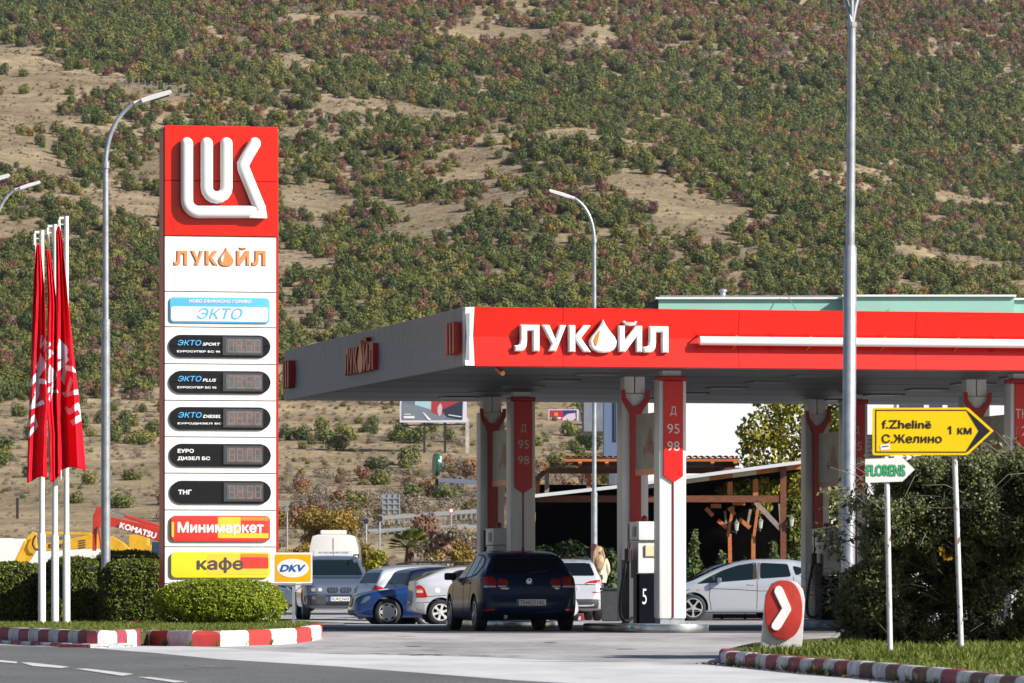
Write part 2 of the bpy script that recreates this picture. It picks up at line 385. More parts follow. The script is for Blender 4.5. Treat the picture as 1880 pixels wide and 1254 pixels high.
def ground_mats():
    """asphalt, forecourt concrete and the dry hillside: layered noises in object (world) space"""
    out = []
    def base(name, rough):
        m = bpy.data.materials.new(name); m.use_nodes = True; nt = m.node_tree; b = nt.nodes['Principled BSDF']; b.inputs['Roughness'].default_value = rough
        b.inputs['Specular IOR Level'].default_value = .3
        tc = nt.nodes.new('ShaderNodeTexCoord'); return m, nt, b, tc.outputs['Object']
    def nz(nt, co, sc, det=5, st=None, ro=.6):
        if st:
            mp = nt.nodes.new('ShaderNodeMapping'); mp.inputs['Scale'].default_value = st; nt.links.new(co, mp.inputs[0]); co = mp.outputs[0]
        n = nt.nodes.new('ShaderNodeTexNoise'); n.inputs['Scale'].default_value = sc; n.inputs['Detail'].default_value = det; n.inputs['Roughness'].default_value = ro
        nt.links.new(co, n.inputs['Vector']); return n.outputs['Fac']
    def ramp(nt, f, p0, c0, p1, c1):
        r = nt.nodes.new('ShaderNodeValToRGB'); e = r.color_ramp.elements
        e[0].position = p0; e[1].position = p1; e[0].color = (*c0, 1); e[1].color = (*c1, 1); nt.links.new(f, r.inputs[0]); return r.outputs[0]
    def mix(nt, f, a, b, mode='MIX'):
        x = nt.nodes.new('ShaderNodeMixRGB'); x.blend_type = mode
        for i, v in ((0, f), (1, a), (2, b)):
            if isinstance(v, (int, float)): x.inputs[i].default_value = v
            elif isinstance(v, tuple): x.inputs[i].default_value = (*v, 1)
            else: nt.links.new(v, x.inputs[i])
        return x.outputs[0]
    def bump(nt, b, f, s, d):
        bp = nt.nodes.new('ShaderNodeBump'); bp.inputs['Strength'].default_value = s; bp.inputs['Distance'].default_value = d
        nt.links.new(f, bp.inputs['Height']); nt.links.new(bp.outputs[0], b.inputs['Normal'])
    m, nt, b, co = base('asphalt', .85)
    fine = nz(nt, co, 55, 3); big = nz(nt, co, .5, 6, (1, .35, 1))
    c = mix(nt, 1., ramp(nt, fine, .38, (.06, .062, .066), .62, (.23, .235, .245)), ramp(nt, big, .3, (.75, .75, .75), .7, (1.05, 1.05, 1.05)), 'MULTIPLY')
    nt.links.new(c, b.inputs['Base Color']); bump(nt, b, fine, .6, .01); out.append(m)
    m, nt, b, co = base('forecourt_concrete', .8)
    fine = nz(nt, co, 30, 4); big = nz(nt, co, .33, 7, (1, .22, 1), .7); st = nz(nt, co, 1.1, 8, (.6, .12, 1), .75)
    c = ramp(nt, big, .36, (.26, .25, .255), .60, (.48, .465, .47))
    c = mix(nt, ramp(nt, st, .56, (0, 0, 0), .70, (1, 1, 1)), c, (.13, .12, .12)); c = mix(nt, 1., c, ramp(nt, fine, .3, (.8, .8, .8), .7, (1.1, 1.1, 1.1)), 'MULTIPLY')
    nt.links.new(c, b.inputs['Base Color']); bump(nt, b, fine, .35, .01); out.append(m)
    m, nt, b, co = base('dusty_verge', .85)
    fine = nz(nt, co, 22, 4); big = nz(nt, co, .7, 6, (1, .3, 1)); crk = nz(nt, co, 1.3, 9, (.5, .25, 1), .8)
    c = ramp(nt, big, .3, (.46, .455, .47), .6, (.64, .635, .66)); c = mix(nt, 1., c, ramp(nt, fine, .3, (.85, .85, .85), .7, (1.05, 1.05, 1.05)), 'MULTIPLY')
    c = mix(nt, ramp(nt, crk, .60, (0, 0, 0), .68, (.8, .8, .8)), c, (.16, .15, .15))
    nt.links.new(c, b.inputs['Base Color']); bump(nt, b, fine, .3, .01); out.append(m)
    m, nt, b, co = base('dry_hillside', .95)
    big = nz(nt, co, .012, 8); mid = nz(nt, co, .06, 8, None, .7); fine = nz(nt, co, .5, 6, None, .75)
    c = ramp(nt, mid, .38, (.26, .195, .125), .62, (.52, .41, .26))
    c = mix(nt, ramp(nt, big, .42, (0, 0, 0), .62, (.7, .7, .7)), c, (.28, .225, .14))
    c = mix(nt, 1., c, ramp(nt, fine, .33, (.55, .53, .52), .66, (1.15, 1.12, 1.05)), 'MULTIPLY')
    nt.links.new(c, b.inputs['Base Color']); bump(nt, b, fine, .8, 1.); out.append(m)
    m, nt, b, co = base('dry_lawn', .95)
    mid = nz(nt, co, 2.5, 6); fine = nz(nt, co, 40, 3)
    c = ramp(nt, mid, .35, (.075, .085, .025), .66, (.15, .13, .055)); c = mix(nt, 1., c, ramp(nt, fine, .3, (.5, .5, .5), .7, (1.2, 1.2, 1.2)), 'MULTIPLY')
    nt.links.new(c, b.inputs['Base Color']); bump(nt, b, fine, 1., .03); out.append(m)
    m, nt, b, co = base('paving', .8)
    br = nt.nodes.new('ShaderNodeTexBrick'); br.inputs['Scale'].default_value = 4.5; br.inputs['Mortar Size'].default_value = .03
    br.inputs['Color1'].default_value = (.30, .27, .25, 1); br.inputs['Color2'].default_value = (.24, .225, .22, 1); br.inputs['Mortar'].default_value = (.10, .09, .09, 1)
    nt.links.new(co, br.inputs[0]); nt.links.new(br.outputs[0], b.inputs['Base Color']); out.append(m)
    return out
ASPH, FORE, VERGE, HILL, LAWN, PAVE = ground_mats()
L_GREEN = leafmat('shrub_green', [(.07, .09, .024), (.12, .14, .032), (.18, .18, .042), (.26, .22, .06)], .12, 1)
L_DGREEN = leafmat('juniper_green', [(.045, .068, .024), (.08, .105, .03), (.12, .14, .04), (.16, .16, .05)], .12, 1)
L_RUST = leafmat('rust_oak', [(.11, .06, .05), (.17, .09, .065), (.25, .12, .06), (.20, .145, .09)], .1, 1)
L_BARE = leafmat('bare_twigs', [(.14, .11, .085), (.21, .17, .125), (.28, .23, .165), (.18, .14, .12)], .05, 1)
L_GOLD = leafmat('autumn_gold', [(.10, .075, .02), (.21, .15, .03), (.33, .21, .04), (.15, .14, .04)], .2, 1)
L_CLIP = leafmat('clipped_evergreen', [(.06, .11, .008), (.18, .25, .012), (.33, .37, .018), (.46, .44, .03)], .2)
L_HEDGE = leafmat('dark_hedge', [(.03, .05, .008), (.08, .11, .012), (.15, .17, .02), (.24, .23, .035)], .15)
L_SHADE = leafmat('shade_darkened_ivy', [(.006, .012, .004), (.015, .028, .008), (.03, .05, .012)], .1)  # leaf greens darkened to carry the shade under the terrace roof
L_BRAM = leafmat('bramble_leaves', [(.03, .045, .014), (.07, .095, .028), (.12, .14, .045), (.18, .19, .08), (.30, .27, .14)], .15)
L_BRAMY = leafmat('yellowing_leaves', [(.20, .11, .01), (.42, .26, .01), (.30, .12, .02)], .25)
L_TREE = leafmat('turning_leaves', [(.05, .075, .014), (.12, .15, .022), (.27, .26, .025), (.50, .38, .025)], .25)
L_CONI = leafmat('conifer_sprays', [(.03, .055, .02), (.07, .12, .04), (.13, .18, .06), (.20, .15, .05)], .15)
L_PALM = leafmat('palm_fronds', [(.04, .07, .012), (.10, .13, .02), (.22, .20, .03)], .2)
L_GRASS = leafmat('grass_blades', [(.04, .075, .012), (.10, .16, .02), (.18, .21, .035), (.28, .24, .08)], .3)
L_TWIG = mat('pale_twigs', (.20, .17, .13), .9)
# ------------------------------------------------------------------ ground
def dip(x, y): return -.12 * math.exp(-((x + 2.6) / 2.4) ** 2 - ((y - 139) / 7.5) ** 2)
def sheet(name, poly, z, m, kind='structure'):
    mb = MB(); mb.add([(p[0], p[1], z) for p in poly], [tuple(range(len(poly)))]); return mb.obj(name, m, kind=kind)
def grid(name, xs, ys, fn, m):
    vs = [(x, y, fn(x, y)) for y in ys for x in xs]; n = len(xs)
    fs = [(j * n + i, j * n + i + 1, (j + 1) * n + i + 1, (j + 1) * n + i) for j in range(len(ys) - 1) for i in range(n - 1)]
    me = bpy.data.meshes.new(name); me.from_pydata(vs, [], fs); me.materials.append(m); me.shade_smooth()
    return tag(link(me, name), kind='structure')
NEAR = [(150, -.3), (200, -.3), (238, -.12), (270, 1.0), (330, 2.4), (400, 4.3), (440, 5.0), (470, 5.2), (495, 5.9), (530, 8.0), (600, 13), (700, 22.5), (850, 44), (1000, 72), (1200, 112), (1350, 150), (1500, 190)]
CREST = [(-600, 60), (0, 90), (150, 120), (300, 150), (450, 185), (600, 192), (750, 215), (900, 235), (1050, 240), (1150, 270), (1250, 300), (1400, 350), (1500, 372), (1700, 430), (1880, 480), (2500, 560)]
def near_py(Y): return HZ - (float(pc(NEAR, Y)) - CH) * F / Y
_yy = np.linspace(600, 1450, 200); _pp = np.array([near_py(y) for y in _yy])
def yc_of(px): return float(np.interp(-float(pc(CREST, px)), -_pp, _yy))
_YC = {k: yc_of(k) for k in range(-600, 2501, 50)}
_YK = sorted(_YC)
def yc(px): return float(np.interp(px, _YK, [_YC[k] for k in _YK]))
def terr(x, y):
    if y < 150: return -.3
    px = min(2490, max(-590, CX + x * F / y)); c = yc(px)
    if y <= c: z = float(pc(NEAR, y))
    else:
        near = float(pc(NEAR, c)) - (y - c) * .10
        cp = float(pc(CREST, px)); t = y - (c + 130)
        pyf = cp + 45 - t * .62 if t > 0 else cp + 45 - t * .9
        pyf = max(pyf, -75.)
        far = CH + (HZ - pyf) * y / F
        z = max(near, far)
    a = min(1, max(0, (y - 520) / 500))
    if a > 0:
        z += a * (5.5 * noise.noise((x * .011, y * .006, 3.1)) + 2.6 * noise.noise((x * .035, y * .018, 7.7)) + .8 * noise.noise((x * .1, y * .06, 1.7)))
    elif y > 180: z += .25 * noise.noise((x * .05, y * .03, 2.2)) * min(1, (y - 180) / 100)
    return z
xs = sorted(set([-900, -650, -450, -330] + list(np.linspace(-260, 260, 150)) + [330, 450, 650, 900]))
ys = [-400, -100, 60, 150] + list(np.linspace(165, 560, 75)) + list(np.linspace(566, 1500, 170)) + list(np.linspace(1512, 2700, 100))
terrain = grid('hillside_terrain', xs, ys, terr, HILL)
_bv = BVHTree.FromPolygons([v.co[:] for v in terrain.data.vertices], [tuple(p.vertices) for p in terrain.data.polygons])
def tz(x, y):
    h = _bv.ray_cast(Vector((x, y, 900)), Vector((0, 0, -1))); return h[0].z if h[0] else 0
gx = [-80, -40, -20, -12] + list(np.linspace(-9, 6, 46)) + [9, 14, 25, 50, 90]
gy = [-120, -40, 0, 30, 60, 90, 110, 118] + list(np.linspace(120, 160, 41)) + [168, 176, 200, 238]
grid('forecourt', gx, gy, dip, FORE)
# the road, its dusty edge and the patched forecourt strip
edge = [G(0, 1186), G(150, 1190), G(280, 1200), G(400, 1212), G(625, 1226), G(940, 1251)]
road = sheet('road', [(-120, 200), (-60, 196), (-15, 97)] + [(p.x, p.y) for p in edge] + [(2.4, 38), (9, 10), (22, -90), (-120, -90)], .012, ASPH)
band = [G(0, 1186), G(230, 1187.5), G(340, 1187), G(430, 1192), G(560, 1200), G(700, 1203), G(860, 1206), G(1000, 1213), G(1180, 1216), G(1310, 1222)]
lo = [(p.x, p.y) for p in edge]
sheet('dusty_verge', [(p.x, p.y) for p in band] + [(3.4, 46), (8, 34), (30, -20), (26, -90), (22, -90), (9, 10), (2.4, 38)] + lo[::-1][:-1], .006, VERGE)
# paved strip in front of the parked cars
sheet('paving', [(-14, 119), (-4.9, 116), (-3.6, 124), (-3.9, 131), (-14, 150)], .005, PAVE)
for q in ([(-30, 1212), (0, 1215), (32, 1218), (30, 1221), (-30, 1216)], [(38, 1219.5), (55, 1219.5), (128, 1227.5), (112, 1230), (60, 1226)], [(137, 1231), (160, 1231), (245, 1241), (225, 1244.5)], [(253, 1247), (275, 1247), (345, 1256), (320, 1257)]):
    mb = MB(); mb.add([tuple(G(a, b)) [:2] + (.018,) for a, b in q], [tuple(range(len(q)))]); mb.obj('lane_marking', LANE, road)
mb = MB(); rnd = random.Random(5)
for k in range(34):                                    # joint filled with dark grit and tar
    a = G(600 + k * 11, 1201 + 6 * k / 34 + rnd.uniform(-.6, .6)); w = rnd.uniform(.02, .28) * math.sin(math.pi * (k + 1) / 36) + .03
    mb.add([(a.x - .07, a.y - w, .013), (a.x + .09, a.y - w * .8, .013), (a.x + .08, a.y + w * .7, .013), (a.x - .06, a.y + w, .013)], [(0, 1, 2, 3)])
mb.obj('tar_crack', mat('tar', (.03, .028, .028), .9, var=.5, vs=5), road)
# ------------------------------------------------------------------ kerbs and planted islands
def walk(pts, step):
    """resample a polyline at steps (a number or a list of lengths)"""
    pts = [Vector((p[0], p[1])) for p in pts]; out = [pts[0]]; i = 0; pos = pts[0]; k = 0
    while i < len(pts) - 1:
        need = step[min(k, len(step) - 1)] if isinstance(step, list) else step
        while i < len(pts) - 1:
            d = (pts[i + 1] - pos).length
            if d >= need: pos = pos + (pts[i + 1] - pos).normalized() * need; out.append(pos.copy()); break
            need -= d; pos = pts[i + 1].copy(); i += 1
        k += 1
    return out
def kerb(label, pts, step, h, w, cols, hs=None, low=False):
    """painted kerb stones in a row; the body of each lies to the left of the walking direction"""
    t = thing('kerb', label, 'kerb', (0, 0, 0)); p = walk(pts, step) if step else [Vector(q[:2]) for q in pts]
    for i in range(len(p) - 1):
        d = (p[i + 1] - p[i]).normalized(); n = Vector((-d.y, d.x)); c = cols[i % len(cols)]
        if callable(cols[0]): c = cols[0](i)
        a = p[i] + d * .004; b = p[i + 1] - d * .004; hh = h + random.uniform(-.006, .006)
        prof = [(0, 0), (0, hh * .72), (.012, hh * .9), (.035, hh), (w, hh), (w, 0)]
        vs = [(q.x + n.x * u, q.y + n.y * u, z) for q in (a, b) for u, z in prof]; m = len(prof)
        fs = [tuple(range(m)), tuple(range(2 * m - 1, m - 1, -1))] + [(k, m + k, m + (k + 1) % m, (k + 1) % m) for k in range(m)]
        MB().add(vs, fs).obj('kerb_stone', c, t)
    return t
def brk(xs_, tab): return [G(q, float(np.interp(q, [t_[0] for t_ in tab], [t_[1] for t_ in tab]))) for q in xs_]
kl2 = brk([-90 + 18.25 * q for q in range(19)], [(-90, 1177), (0, 1181.8), (80, 1186.5), (167, 1190.5), (240, 1188.6)])
kl = [Vector((p.x + .06, p.y + .5, 0)) for p in kl2] + [G(262, 1184.5)]
kerb('low kerb in faded crimson and grey stripes before the hedges', [p.xy for p in kl], None, .225, .16, [KRED, KWHT])
kerb('worn lower step of the striped kerb beside the road', [p.xy for p in kl2], None, .055, .45, [KRED, KWHT])
km = brk([264, 275, 306, 352, 405, 457, 499, 545, 572, 590], [(264, 1185), (350, 1187), (405, 1187), (500, 1184), (545, 1181), (572, 1177), (590, 1172.5)]) + [G(592, 1167)]
kerb('bright red and white kerb round the tip of the pylon island', [p.xy for p in km], None, .21, .16, [KWHT2, KRED2])
kr0 = [G(1322, 1221), G(1345, 1226), G(1400, 1232), G(1500, 1241), G(1600, 1250), G(1700, 1260), G(1900, 1284), G(2100, 1320)]
kr = brk([1320, 1322.5, 1332.5] + [940 + q / 2 for q in (820, 855, 893, 930, 970, 1012, 1055, 1098, 1142, 1182, 1230, 1275, 1322, 1370, 1415, 1468, 1522, 1575, 1630, 1680, 1735, 1790, 1845, 1900)] + [1920 + 32 * q for q in range(1, 8)], [(1320, 1216), (1322, 1221), (1490, 1238.5), (1600, 1247.5), (1700, 1259), (1900, 1284), (2150, 1330)])
kerb('crimson and white striped kerb along the right verge', [p.xy for p in kr], None, .14, .14, [lambda i: (KWHT if i % 2 else (KRED if i < 13 or i % 5 == 0 else KBRN))])
def island(name, poly, z, m=LAWN):
    mb = MB(); mb.prism(poly, .02, z, 'xy'); return mb.obj(name, m, kind='structure')
LI = [(-8.4, 82.6), (-7.12, 82.3)] + [(p.x, p.y + .3) for p in kl[2:-4]] + [(km[1].x, km[1].y + .5)] + [(p.x - .06, p.y + .5) for p in km[2:-3]] + [(-3.2, 93.5), (-3.6, 104), (-4.9, 115.5), (-14, 119), (-30, 119), (-22, 96)]
island('lawn', LI, .175)
RI = [(p.x + .10, p.y + .06) for p in kr[1:]] + [(9, 30), (14, 60), (12, 78), (5.2, 80), (2.9, 68), (2.25, 60)]
island('grass_verge', RI, .125)
def grass(name, poly, n, h0, h1, z, dens=None, hfn=None):
    xs = [p[0] for p in poly]; ys = [p[1] for p in poly]; pts = []
    while len(pts) < n:
        x = random.uniform(min(xs), max(xs)); y = random.uniform(min(ys), max(ys))
        if inside((x, y), poly) and (dens is None or random.random() < dens(x, y)): pts.append((x, y))
    v = []; f = []
    for x, y in pts:
        h = random.uniform(h0, h1) * (hfn(x, y) if hfn else 1); a = random.uniform(0, 6.28); w = .006 + .004 * random.random() + h * .02
        dx, dy = math.cos(a) * w, math.sin(a) * w; lx, ly = random.gauss(0, .35) * h, random.gauss(0, .35) * h; b = len(v)
        v += [(x - dx, y - dy, z), (x + dx, y + dy, z), (x + lx * .5 + dx * .7, y + ly * .5 + dy * .7, z + h * .6), (x + lx * .5 - dx * .7, y + ly * .5 - dy * .7, z + h * .6), (x + lx * 1.3, y + ly * 1.3, z + h)]
        f += [(b, b + 1, b + 2, b + 3), (b + 3, b + 2, b + 4)]
    me = bpy.data.meshes.new(name); me.from_pydata(v, [], f); me.materials.append(L_GRASS); return tag(link(me, name), kind='stuff')
grass('grass', [(-8.2, 83), (-7.1, 82.6)] + LI[2:-7] + [(-3.1, 93), (-3.7, 101), (-8.2, 104), (-9.5, 96)], 26000, .02, .07, .17)
grass('grass', [p for p in RI[1:-7]] + [(5.5, 40), (6, 62), (3.5, 62), (2.45, 58)], 42000, .015, .075, .12, hfn=lambda x, y: 1.6 if noise.noise((x * 1.5, y * .5, 0)) > .15 else (.8 if x > 3.0 or y < 50 else .25))
_c, _s = math.cos(PH), math.sin(PH)
sheet('canopy_shade_sheet', [(-.81 + u_ * _c - v_ * _s, 98.9 + u_ * _s + v_ * _c) for u_, v_ in ((-.5, .6), (26, .6), (26, 18.5), (-.5, 18.5))], .004, mat('shade_dark_ground', (.10, .098, .10), .8, var=.5, vs=.9, bump=.2))  # added dark sheet: paints the canopy's shadow strip and cuts bounce light
# worn places on the road and the forecourt: patches, cracks, a drain
PATCH = mat('road_patch', (.045, .047, .05), .9, var=.4, vs=9); PATCH2 = mat('pale_road_patch', (.20, .205, .21), .9, var=.3, vs=6); OIL = mat('oil_stain', (.10, .095, .095), .6, var=.5, vs=4)
def blot(px, py, wx, wy, m, nm, zz, seed):
    c = G(px, py); q = random.Random(seed); pts = [(c.x + wx * math.cos(2 * math.pi * k / 18) * q.uniform(.75, 1.1), c.y + wy * math.sin(2 * math.pi * k / 18) * q.uniform(.75, 1.1), zz) for k in range(18)]
    MB().add(pts, [tuple(range(18))]).obj(nm, m, road)
for i, (px, py, wx, wy) in enumerate([(380, 1226, .10, .5)]): blot(px, py, wx, wy, PATCH if i % 2 else PATCH2, 'road_patch', .0145, i)
for i, (px, py, wx, wy) in enumerate([(760, 1187, .12, .4), (1010, 1180, .10, .5), (1150, 1192, .14, .3)]): blot(px, py, wx, wy, OIL, 'oil_stain', .0035, 20 + i)
TARM = MATS['tar']
for i in range(9):                                   # long wandering cracks
    q = random.Random(40 + i); a = G(q.uniform(60, 700), q.uniform(1200, 1245)); mb = MB(); p0 = Vector((a.x, a.y)); d = Vector((q.uniform(-1, 1), q.uniform(-.8, .8) * 2)).normalized()
    for k in range(16):
        p1 = p0 + d * q.uniform(.15, .35); d = (d + Vector((q.uniform(-.5, .5), q.uniform(-.6, .6)))).normalized(); n_ = Vector((-d.y, d.x)) * q.uniform(.006, .016)
        if not inside((p1.x, p1.y), [(p.x, p.y) for p in edge] + [(2.4, 38), (-30, 38), (-30, 90)]): break
        mb.add([(p0.x - n_.x, p0.y - n_.y, .016), (p1.x - n_.x, p1.y - n_.y, .016), (p1.x + n_.x, p1.y + n_.y, .016), (p0.x + n_.x, p0.y + n_.y, .016)], [(0, 1, 2, 3)]); p0 = p1
    if mb.v: mb.obj('road_crack', TARM, road)
rq = random.Random(77); mb = MB()
for k in range(420):                                 # grit and leaf litter along the kerbs
    if k % 2: a = kl2[rq.randrange(4, len(kl2) - 1)]; x, y = a.x + rq.uniform(-.1, .2), a.y - abs(rq.gauss(.05, .12))
    else: a = kr[rq.randrange(1, 26)]; x, y = a.x - abs(rq.gauss(.05, .12)), a.y - abs(rq.gauss(.05, .25))
    s_ = rq.uniform(.008, .028); an = rq.uniform(0, 6.3); mb.add([(x + s_ * math.cos(an), y + s_ * math.sin(an), .02), (x - s_ * math.sin(an), y + s_ * math.cos(an), .022 + s_ * .5), (x - s_ * math.cos(an), y - s_ * math.sin(an), .02), (x + s_ * math.sin(an), y - s_ * math.cos(an), .03)], [(0, 1, 2, 3)])
mb.obj('leaf_litter', mat('dry_leaf', (.20, .12, .05), .9, var=.5, vs=9), kind='stuff')
mb = MB()
for k in range(90):                                  # weeds growing at the foot of the kerbs
    a = kr[rq.randrange(2, 26)] if k % 3 else km[rq.randrange(1, len(km) - 2)]; x, y = a.x + rq.uniform(-.06, .0), a.y - rq.uniform(.0, .12)
    for j in range(9):
        an = rq.uniform(0, 6.3); h_ = rq.uniform(.03, .12); w_ = .006; mb.add([(x - w_, y, .0), (x + w_, y, .0), (x + math.cos(an) * h_ * .6, y + math.sin(an) * h_ * .6, h_)], [(0, 1, 2)])
mb.obj('kerb_weeds', L_GRASS, kind='stuff')
# ------------------------------------------------------------------ letter outlines shared by the signs
GL = {
 'Л': [(.23, 1), (1, 1), (1, 0), (.73, 0), (.73, .77), (.50, .77), (.50, .38), (.47, .16), (.38, .04), (.22, -.01), (0, 0), (0, .22), (.13, .22), (.20, .28), (.23, .42)],
 'У': [(0, 1), (.30, 1), (.56, .45), (.74, 1), (1, 1), (.58, 0), (.27, 0), (.40, .27)],
 'К': [(0, 0), (0, 1), (.30, 1), (.30, .60), (.66, 1), (1, 1), (.56, .52), (1, 0), (.66, 0), (.30, .44), (.30, 0)],
 'И': [(0, 0), (0, 1), (.26, 1), (.26, .44), (.72, 1), (1, 1), (1, 0), (.74, 0), (.74, .56), (.28, 0)],
 'dash': [(0, .9), (.12, 1), (.24, .68), (.5, .55), (.76, .68), (.88, 1), (1, .9), (.86, .2), (.5, 0), (.14, .2)],
}
DROP = [(.5, 1), (.60, .83), (.76, .64), (.93, .47), (1, .34), (.98, .19), (.88, .07), (.70, 0), (.5, -.02), (.30, 0), (.12, .07), (.02, .19), (0, .34), (.07, .47), (.24, .64), (.40, .83)]
HILITE = [(.38, .68), (.22, .52), (.14, .36), (.20, .20), (.25, .20), (.30, .36)]
def glyph(poly, u0, u1, z0, z1, y0, dep, m, parent, name='sign_letter', ch=.0):
    """solid letter standing proud to y0-dep with a chamfered face"""
    q = [(u0 + a * (u1 - u0), z0 + b * (z1 - z0)) for a, b in poly]
    bm = bmesh.new(); vs = [bm.verts.new((a, y0, b)) for a, b in q]; f = bm.faces.new(vs)
    r = bmesh.ops.extrude_face_region(bm, geom=[f]); nv = [g for g in r['geom'] if isinstance(g, bmesh.types.BMVert)]
    bmesh.ops.translate(bm, vec=(0, -dep, 0), verts=nv)
    ff = [g for g in r['geom'] if isinstance(g, bmesh.types.BMFace)]
    bmesh.ops.recalc_face_normals(bm, faces=bm.faces)
    if ch: bmesh.ops.inset_region(bm, faces=ff, thickness=ch, depth=ch * .8, use_even_offset=True)
    me = bpy.data.meshes.new(name); bm.to_mesh(me); bm.free(); me.materials.append(m)
    return link(me, name, parent)
def wordmark(L, y0, dep, m, mdrop, parent, ch, hil=None, rot=None):
    """L: list of (glyph, u0, u1, z0, z1) rectangles"""
    for g, u0, u1, z0, z1 in L:
        if g == 'drop':
            o = glyph(DROP, u0, u1, z0, z1, y0, dep * 1.15, mdrop, parent, 'sign_drop', ch * 1.2)
            if hil: glyph(HILITE, u0, u1, z0, z1, y0 - dep * 1.15 - ch, .012, hil, parent, 'drop_highlight')
        else: glyph(GL[g], u0, u1, z0, z1, y0, dep, m, parent, 'sign_letter', ch)
def rects(fr, y, L): 
    o = []
    for g, a, b, c, d in L:
        u0, z1 = fr.uz(a, c, y); u1, z0 = fr.uz(b, d, y); o.append((g, u0, u1, z0, z1))
    return o
# ------------------------------------------------------------------ price pylon
FP = Fr((P(404, 0, 98).x, 98, .17), PH)
pyl = thing('price_pylon', 'tall red and white fuel price pylon with raised white emblem', 'sign', FP.O, PH)
def u(px, py=600, y=0.): return FP.uz(px, py, y)[0]
def z(py, px=404, y=0.): return FP.uz(px, py, y)[1]
uL, uR = u(302), u(506)
MB().box(uL - .012, uR + .055, .03, .52, z(1078), z(238)).obj('red_frame', RED2, pyl, bevel=.01)
MB().box(uL + .1, uR - .06, .08, .46, -.1, z(1078)).obj('plinth', CONC, pyl)
for a, b in ((434.5, 535.5), (537, 600.5), (602, 668), (669.5, 735), (736.5, 802), (803.5, 868.5), (870, 936), (937.5, 1003.5), (1005, 1071), (1072.5, 1143)):
    MB().box(uL, uR, -.045, .028, z(b), z(a)).obj('white_panel', WHITE, pyl, bevel=.006)
for a, b in ((232, 332.5), (333.5, 433.5)):
    MB().box(uL, uR + .03, -.07, .028, z(b), z(a)).obj('red_head_panel', RED, pyl, bevel=.006)
MB().box(uL - .03, uR + .06, .03, .5, z(238), z(235)).obj('top_cap', GALV, pyl)
for px in (330, 492):
    MB().box(u(px) - .05, u(px) + .05, .05, .15, z(235), z(229)).obj('lifting_lug', BLK, pyl)
FPy = -.07
def st(px, py): a, b = FP.uz(px, py, -.13); return (a, -.165, b)
def arc(cx, cy, r, a0, a1, n=8): return [st(cx + r * math.cos(R(a0 + (a1 - a0) * k / n)), cy + r * math.sin(R(a0 + (a1 - a0) * k / n))) for k in range(n + 1)]
def stroke(path, name='emblem_stroke', caps=(1, 1), r=.108):
    mb = MB(); path = [Vector(p) for p in path]
    mb.tube(path, r, 16, flat=.8)
    for k, on in zip((0, -1), caps):
        if on:
            c = path[k]; n = 12; vs = []; fs = []
            for a in range(n + 1):
                for b in range(n): th = math.pi * a / n; ph = 2 * math.pi * b / n; vs.append((c.x + r * math.sin(th) * math.cos(ph), c.y + r * .8 * math.sin(th) * math.sin(ph), c.z + r * math.cos(th)))
            for a in range(n):
                for b in range(n): fs.append((a * n + b, a * n + (b + 1) % n, (a + 1) * n + (b + 1) % n, (a + 1) * n + b))
            mb.add(vs, fs)
    return mb.obj(name, WPLAS, pyl, smooth=50)
stroke([st(342.5, 264), st(342.5, 360), st(342.5, 368)] + arc(364, 368, 21.5, 180, 90) + [st(420, 389.5), st(462, 389.5)], caps=(1, 0))
stroke([st(379, 264), st(379, 345)] + arc(397, 345, 18, 180, 0)[1:] + [st(415, 264)])
stroke([st(467, 264), st(455, 284), st(445, 303), st(446, 309), st(452, 324), st(470, 368), st(477, 385)], caps=(1, 0))
tip = [st(463, 372), st(483, 372), st(489, 402), st(455, 401)]
mb = MB(); mb.prism([(p[0], p[2]) for p in [st(458, 379), st(470, 380), st(486, 379), st(490, 402), st(455, 401)]], -.085, -.232, 'xz'); mb.obj('emblem_stroke', WPLAS, pyl, bevel=.03, smooth=40)
wm = [('Л', 319, 344, 460, 487), ('У', 350, 373, 460, 487), ('К', 376.5, 400, 460, 487), ('drop', 401, 429, 454, 489), ('И', 434, 458, 460, 487.5), ('dash', 439, 453, 454, 459), ('Л', 462, 488, 460, 488)]
wordmark(rects(FP, -.05, wm), -.046, .012, COPPER, COPPER, pyl, .010, PRWH)
def plaque(pxa, pxb, pya, pyb, r, m, name, y0=-.046, dep=.035, label=None, bev=.012):
    u0, z1 = FP.uz(pxa, pya, y0); u1, z0 = FP.uz(pxb, pyb, y0)
    return MB().prism(rbox(u0, u1, z0, z1, r), y0, y0 - dep, 'xz').obj(name, m, pyl, label, bevel=bev, smooth=35)
def ptx(body, a, b, c, d, y, m, **k):
    u0, z1 = FP.uz(a, c, y); u1, z0 = FP.uz(b, d, y); return text(body, u0, u1, z0, z1, y, m, pyl, **k)
# blue and white fuel plaque
plaque(311, 495, 545.5, 594, .07, BLUE2, 'fuel_plaque', dep=.03)
u0, z1 = FP.uz(314, 562.5, -.08); u1, z0 = FP.uz(492, 591, -.08)
MB().prism(rbox(u0, u1, z0, z1, .05)[7 * 0:], -.077, -.083, 'xz').obj('plaque_face', PRWH, pyl)
ptx('НОВО ЕФИКАСНО ГОРИВО', 346, 462, 549, 557, -.080, PRWH, bold=.03, shear=.25)
ptx('ЭКТО', 360, 448, 565, 587, -.086, BLUE2, bold=.015, shear=.3)
SEG = {'0': 'abcdef', '1': 'bc', '2': 'abged', '3': 'abgcd', '4': 'fgbc', '5': 'afgcd', '6': 'afgedc', '7': 'abc', '8': 'abcdefg', '9': 'abcfgd'}
LED = mat('lit_red_segment', (.42, .15, .12), .4, emit=((1, .10, .06), .12)); SEGOFF = mat('unlit_segment', (.19, .20, .20), .5)
HOUS = mat('display_window', (.115, .13, .13), .25, var=.35, vs=5); HFR = mat('display_frame', (.045, .05, .06), .4)
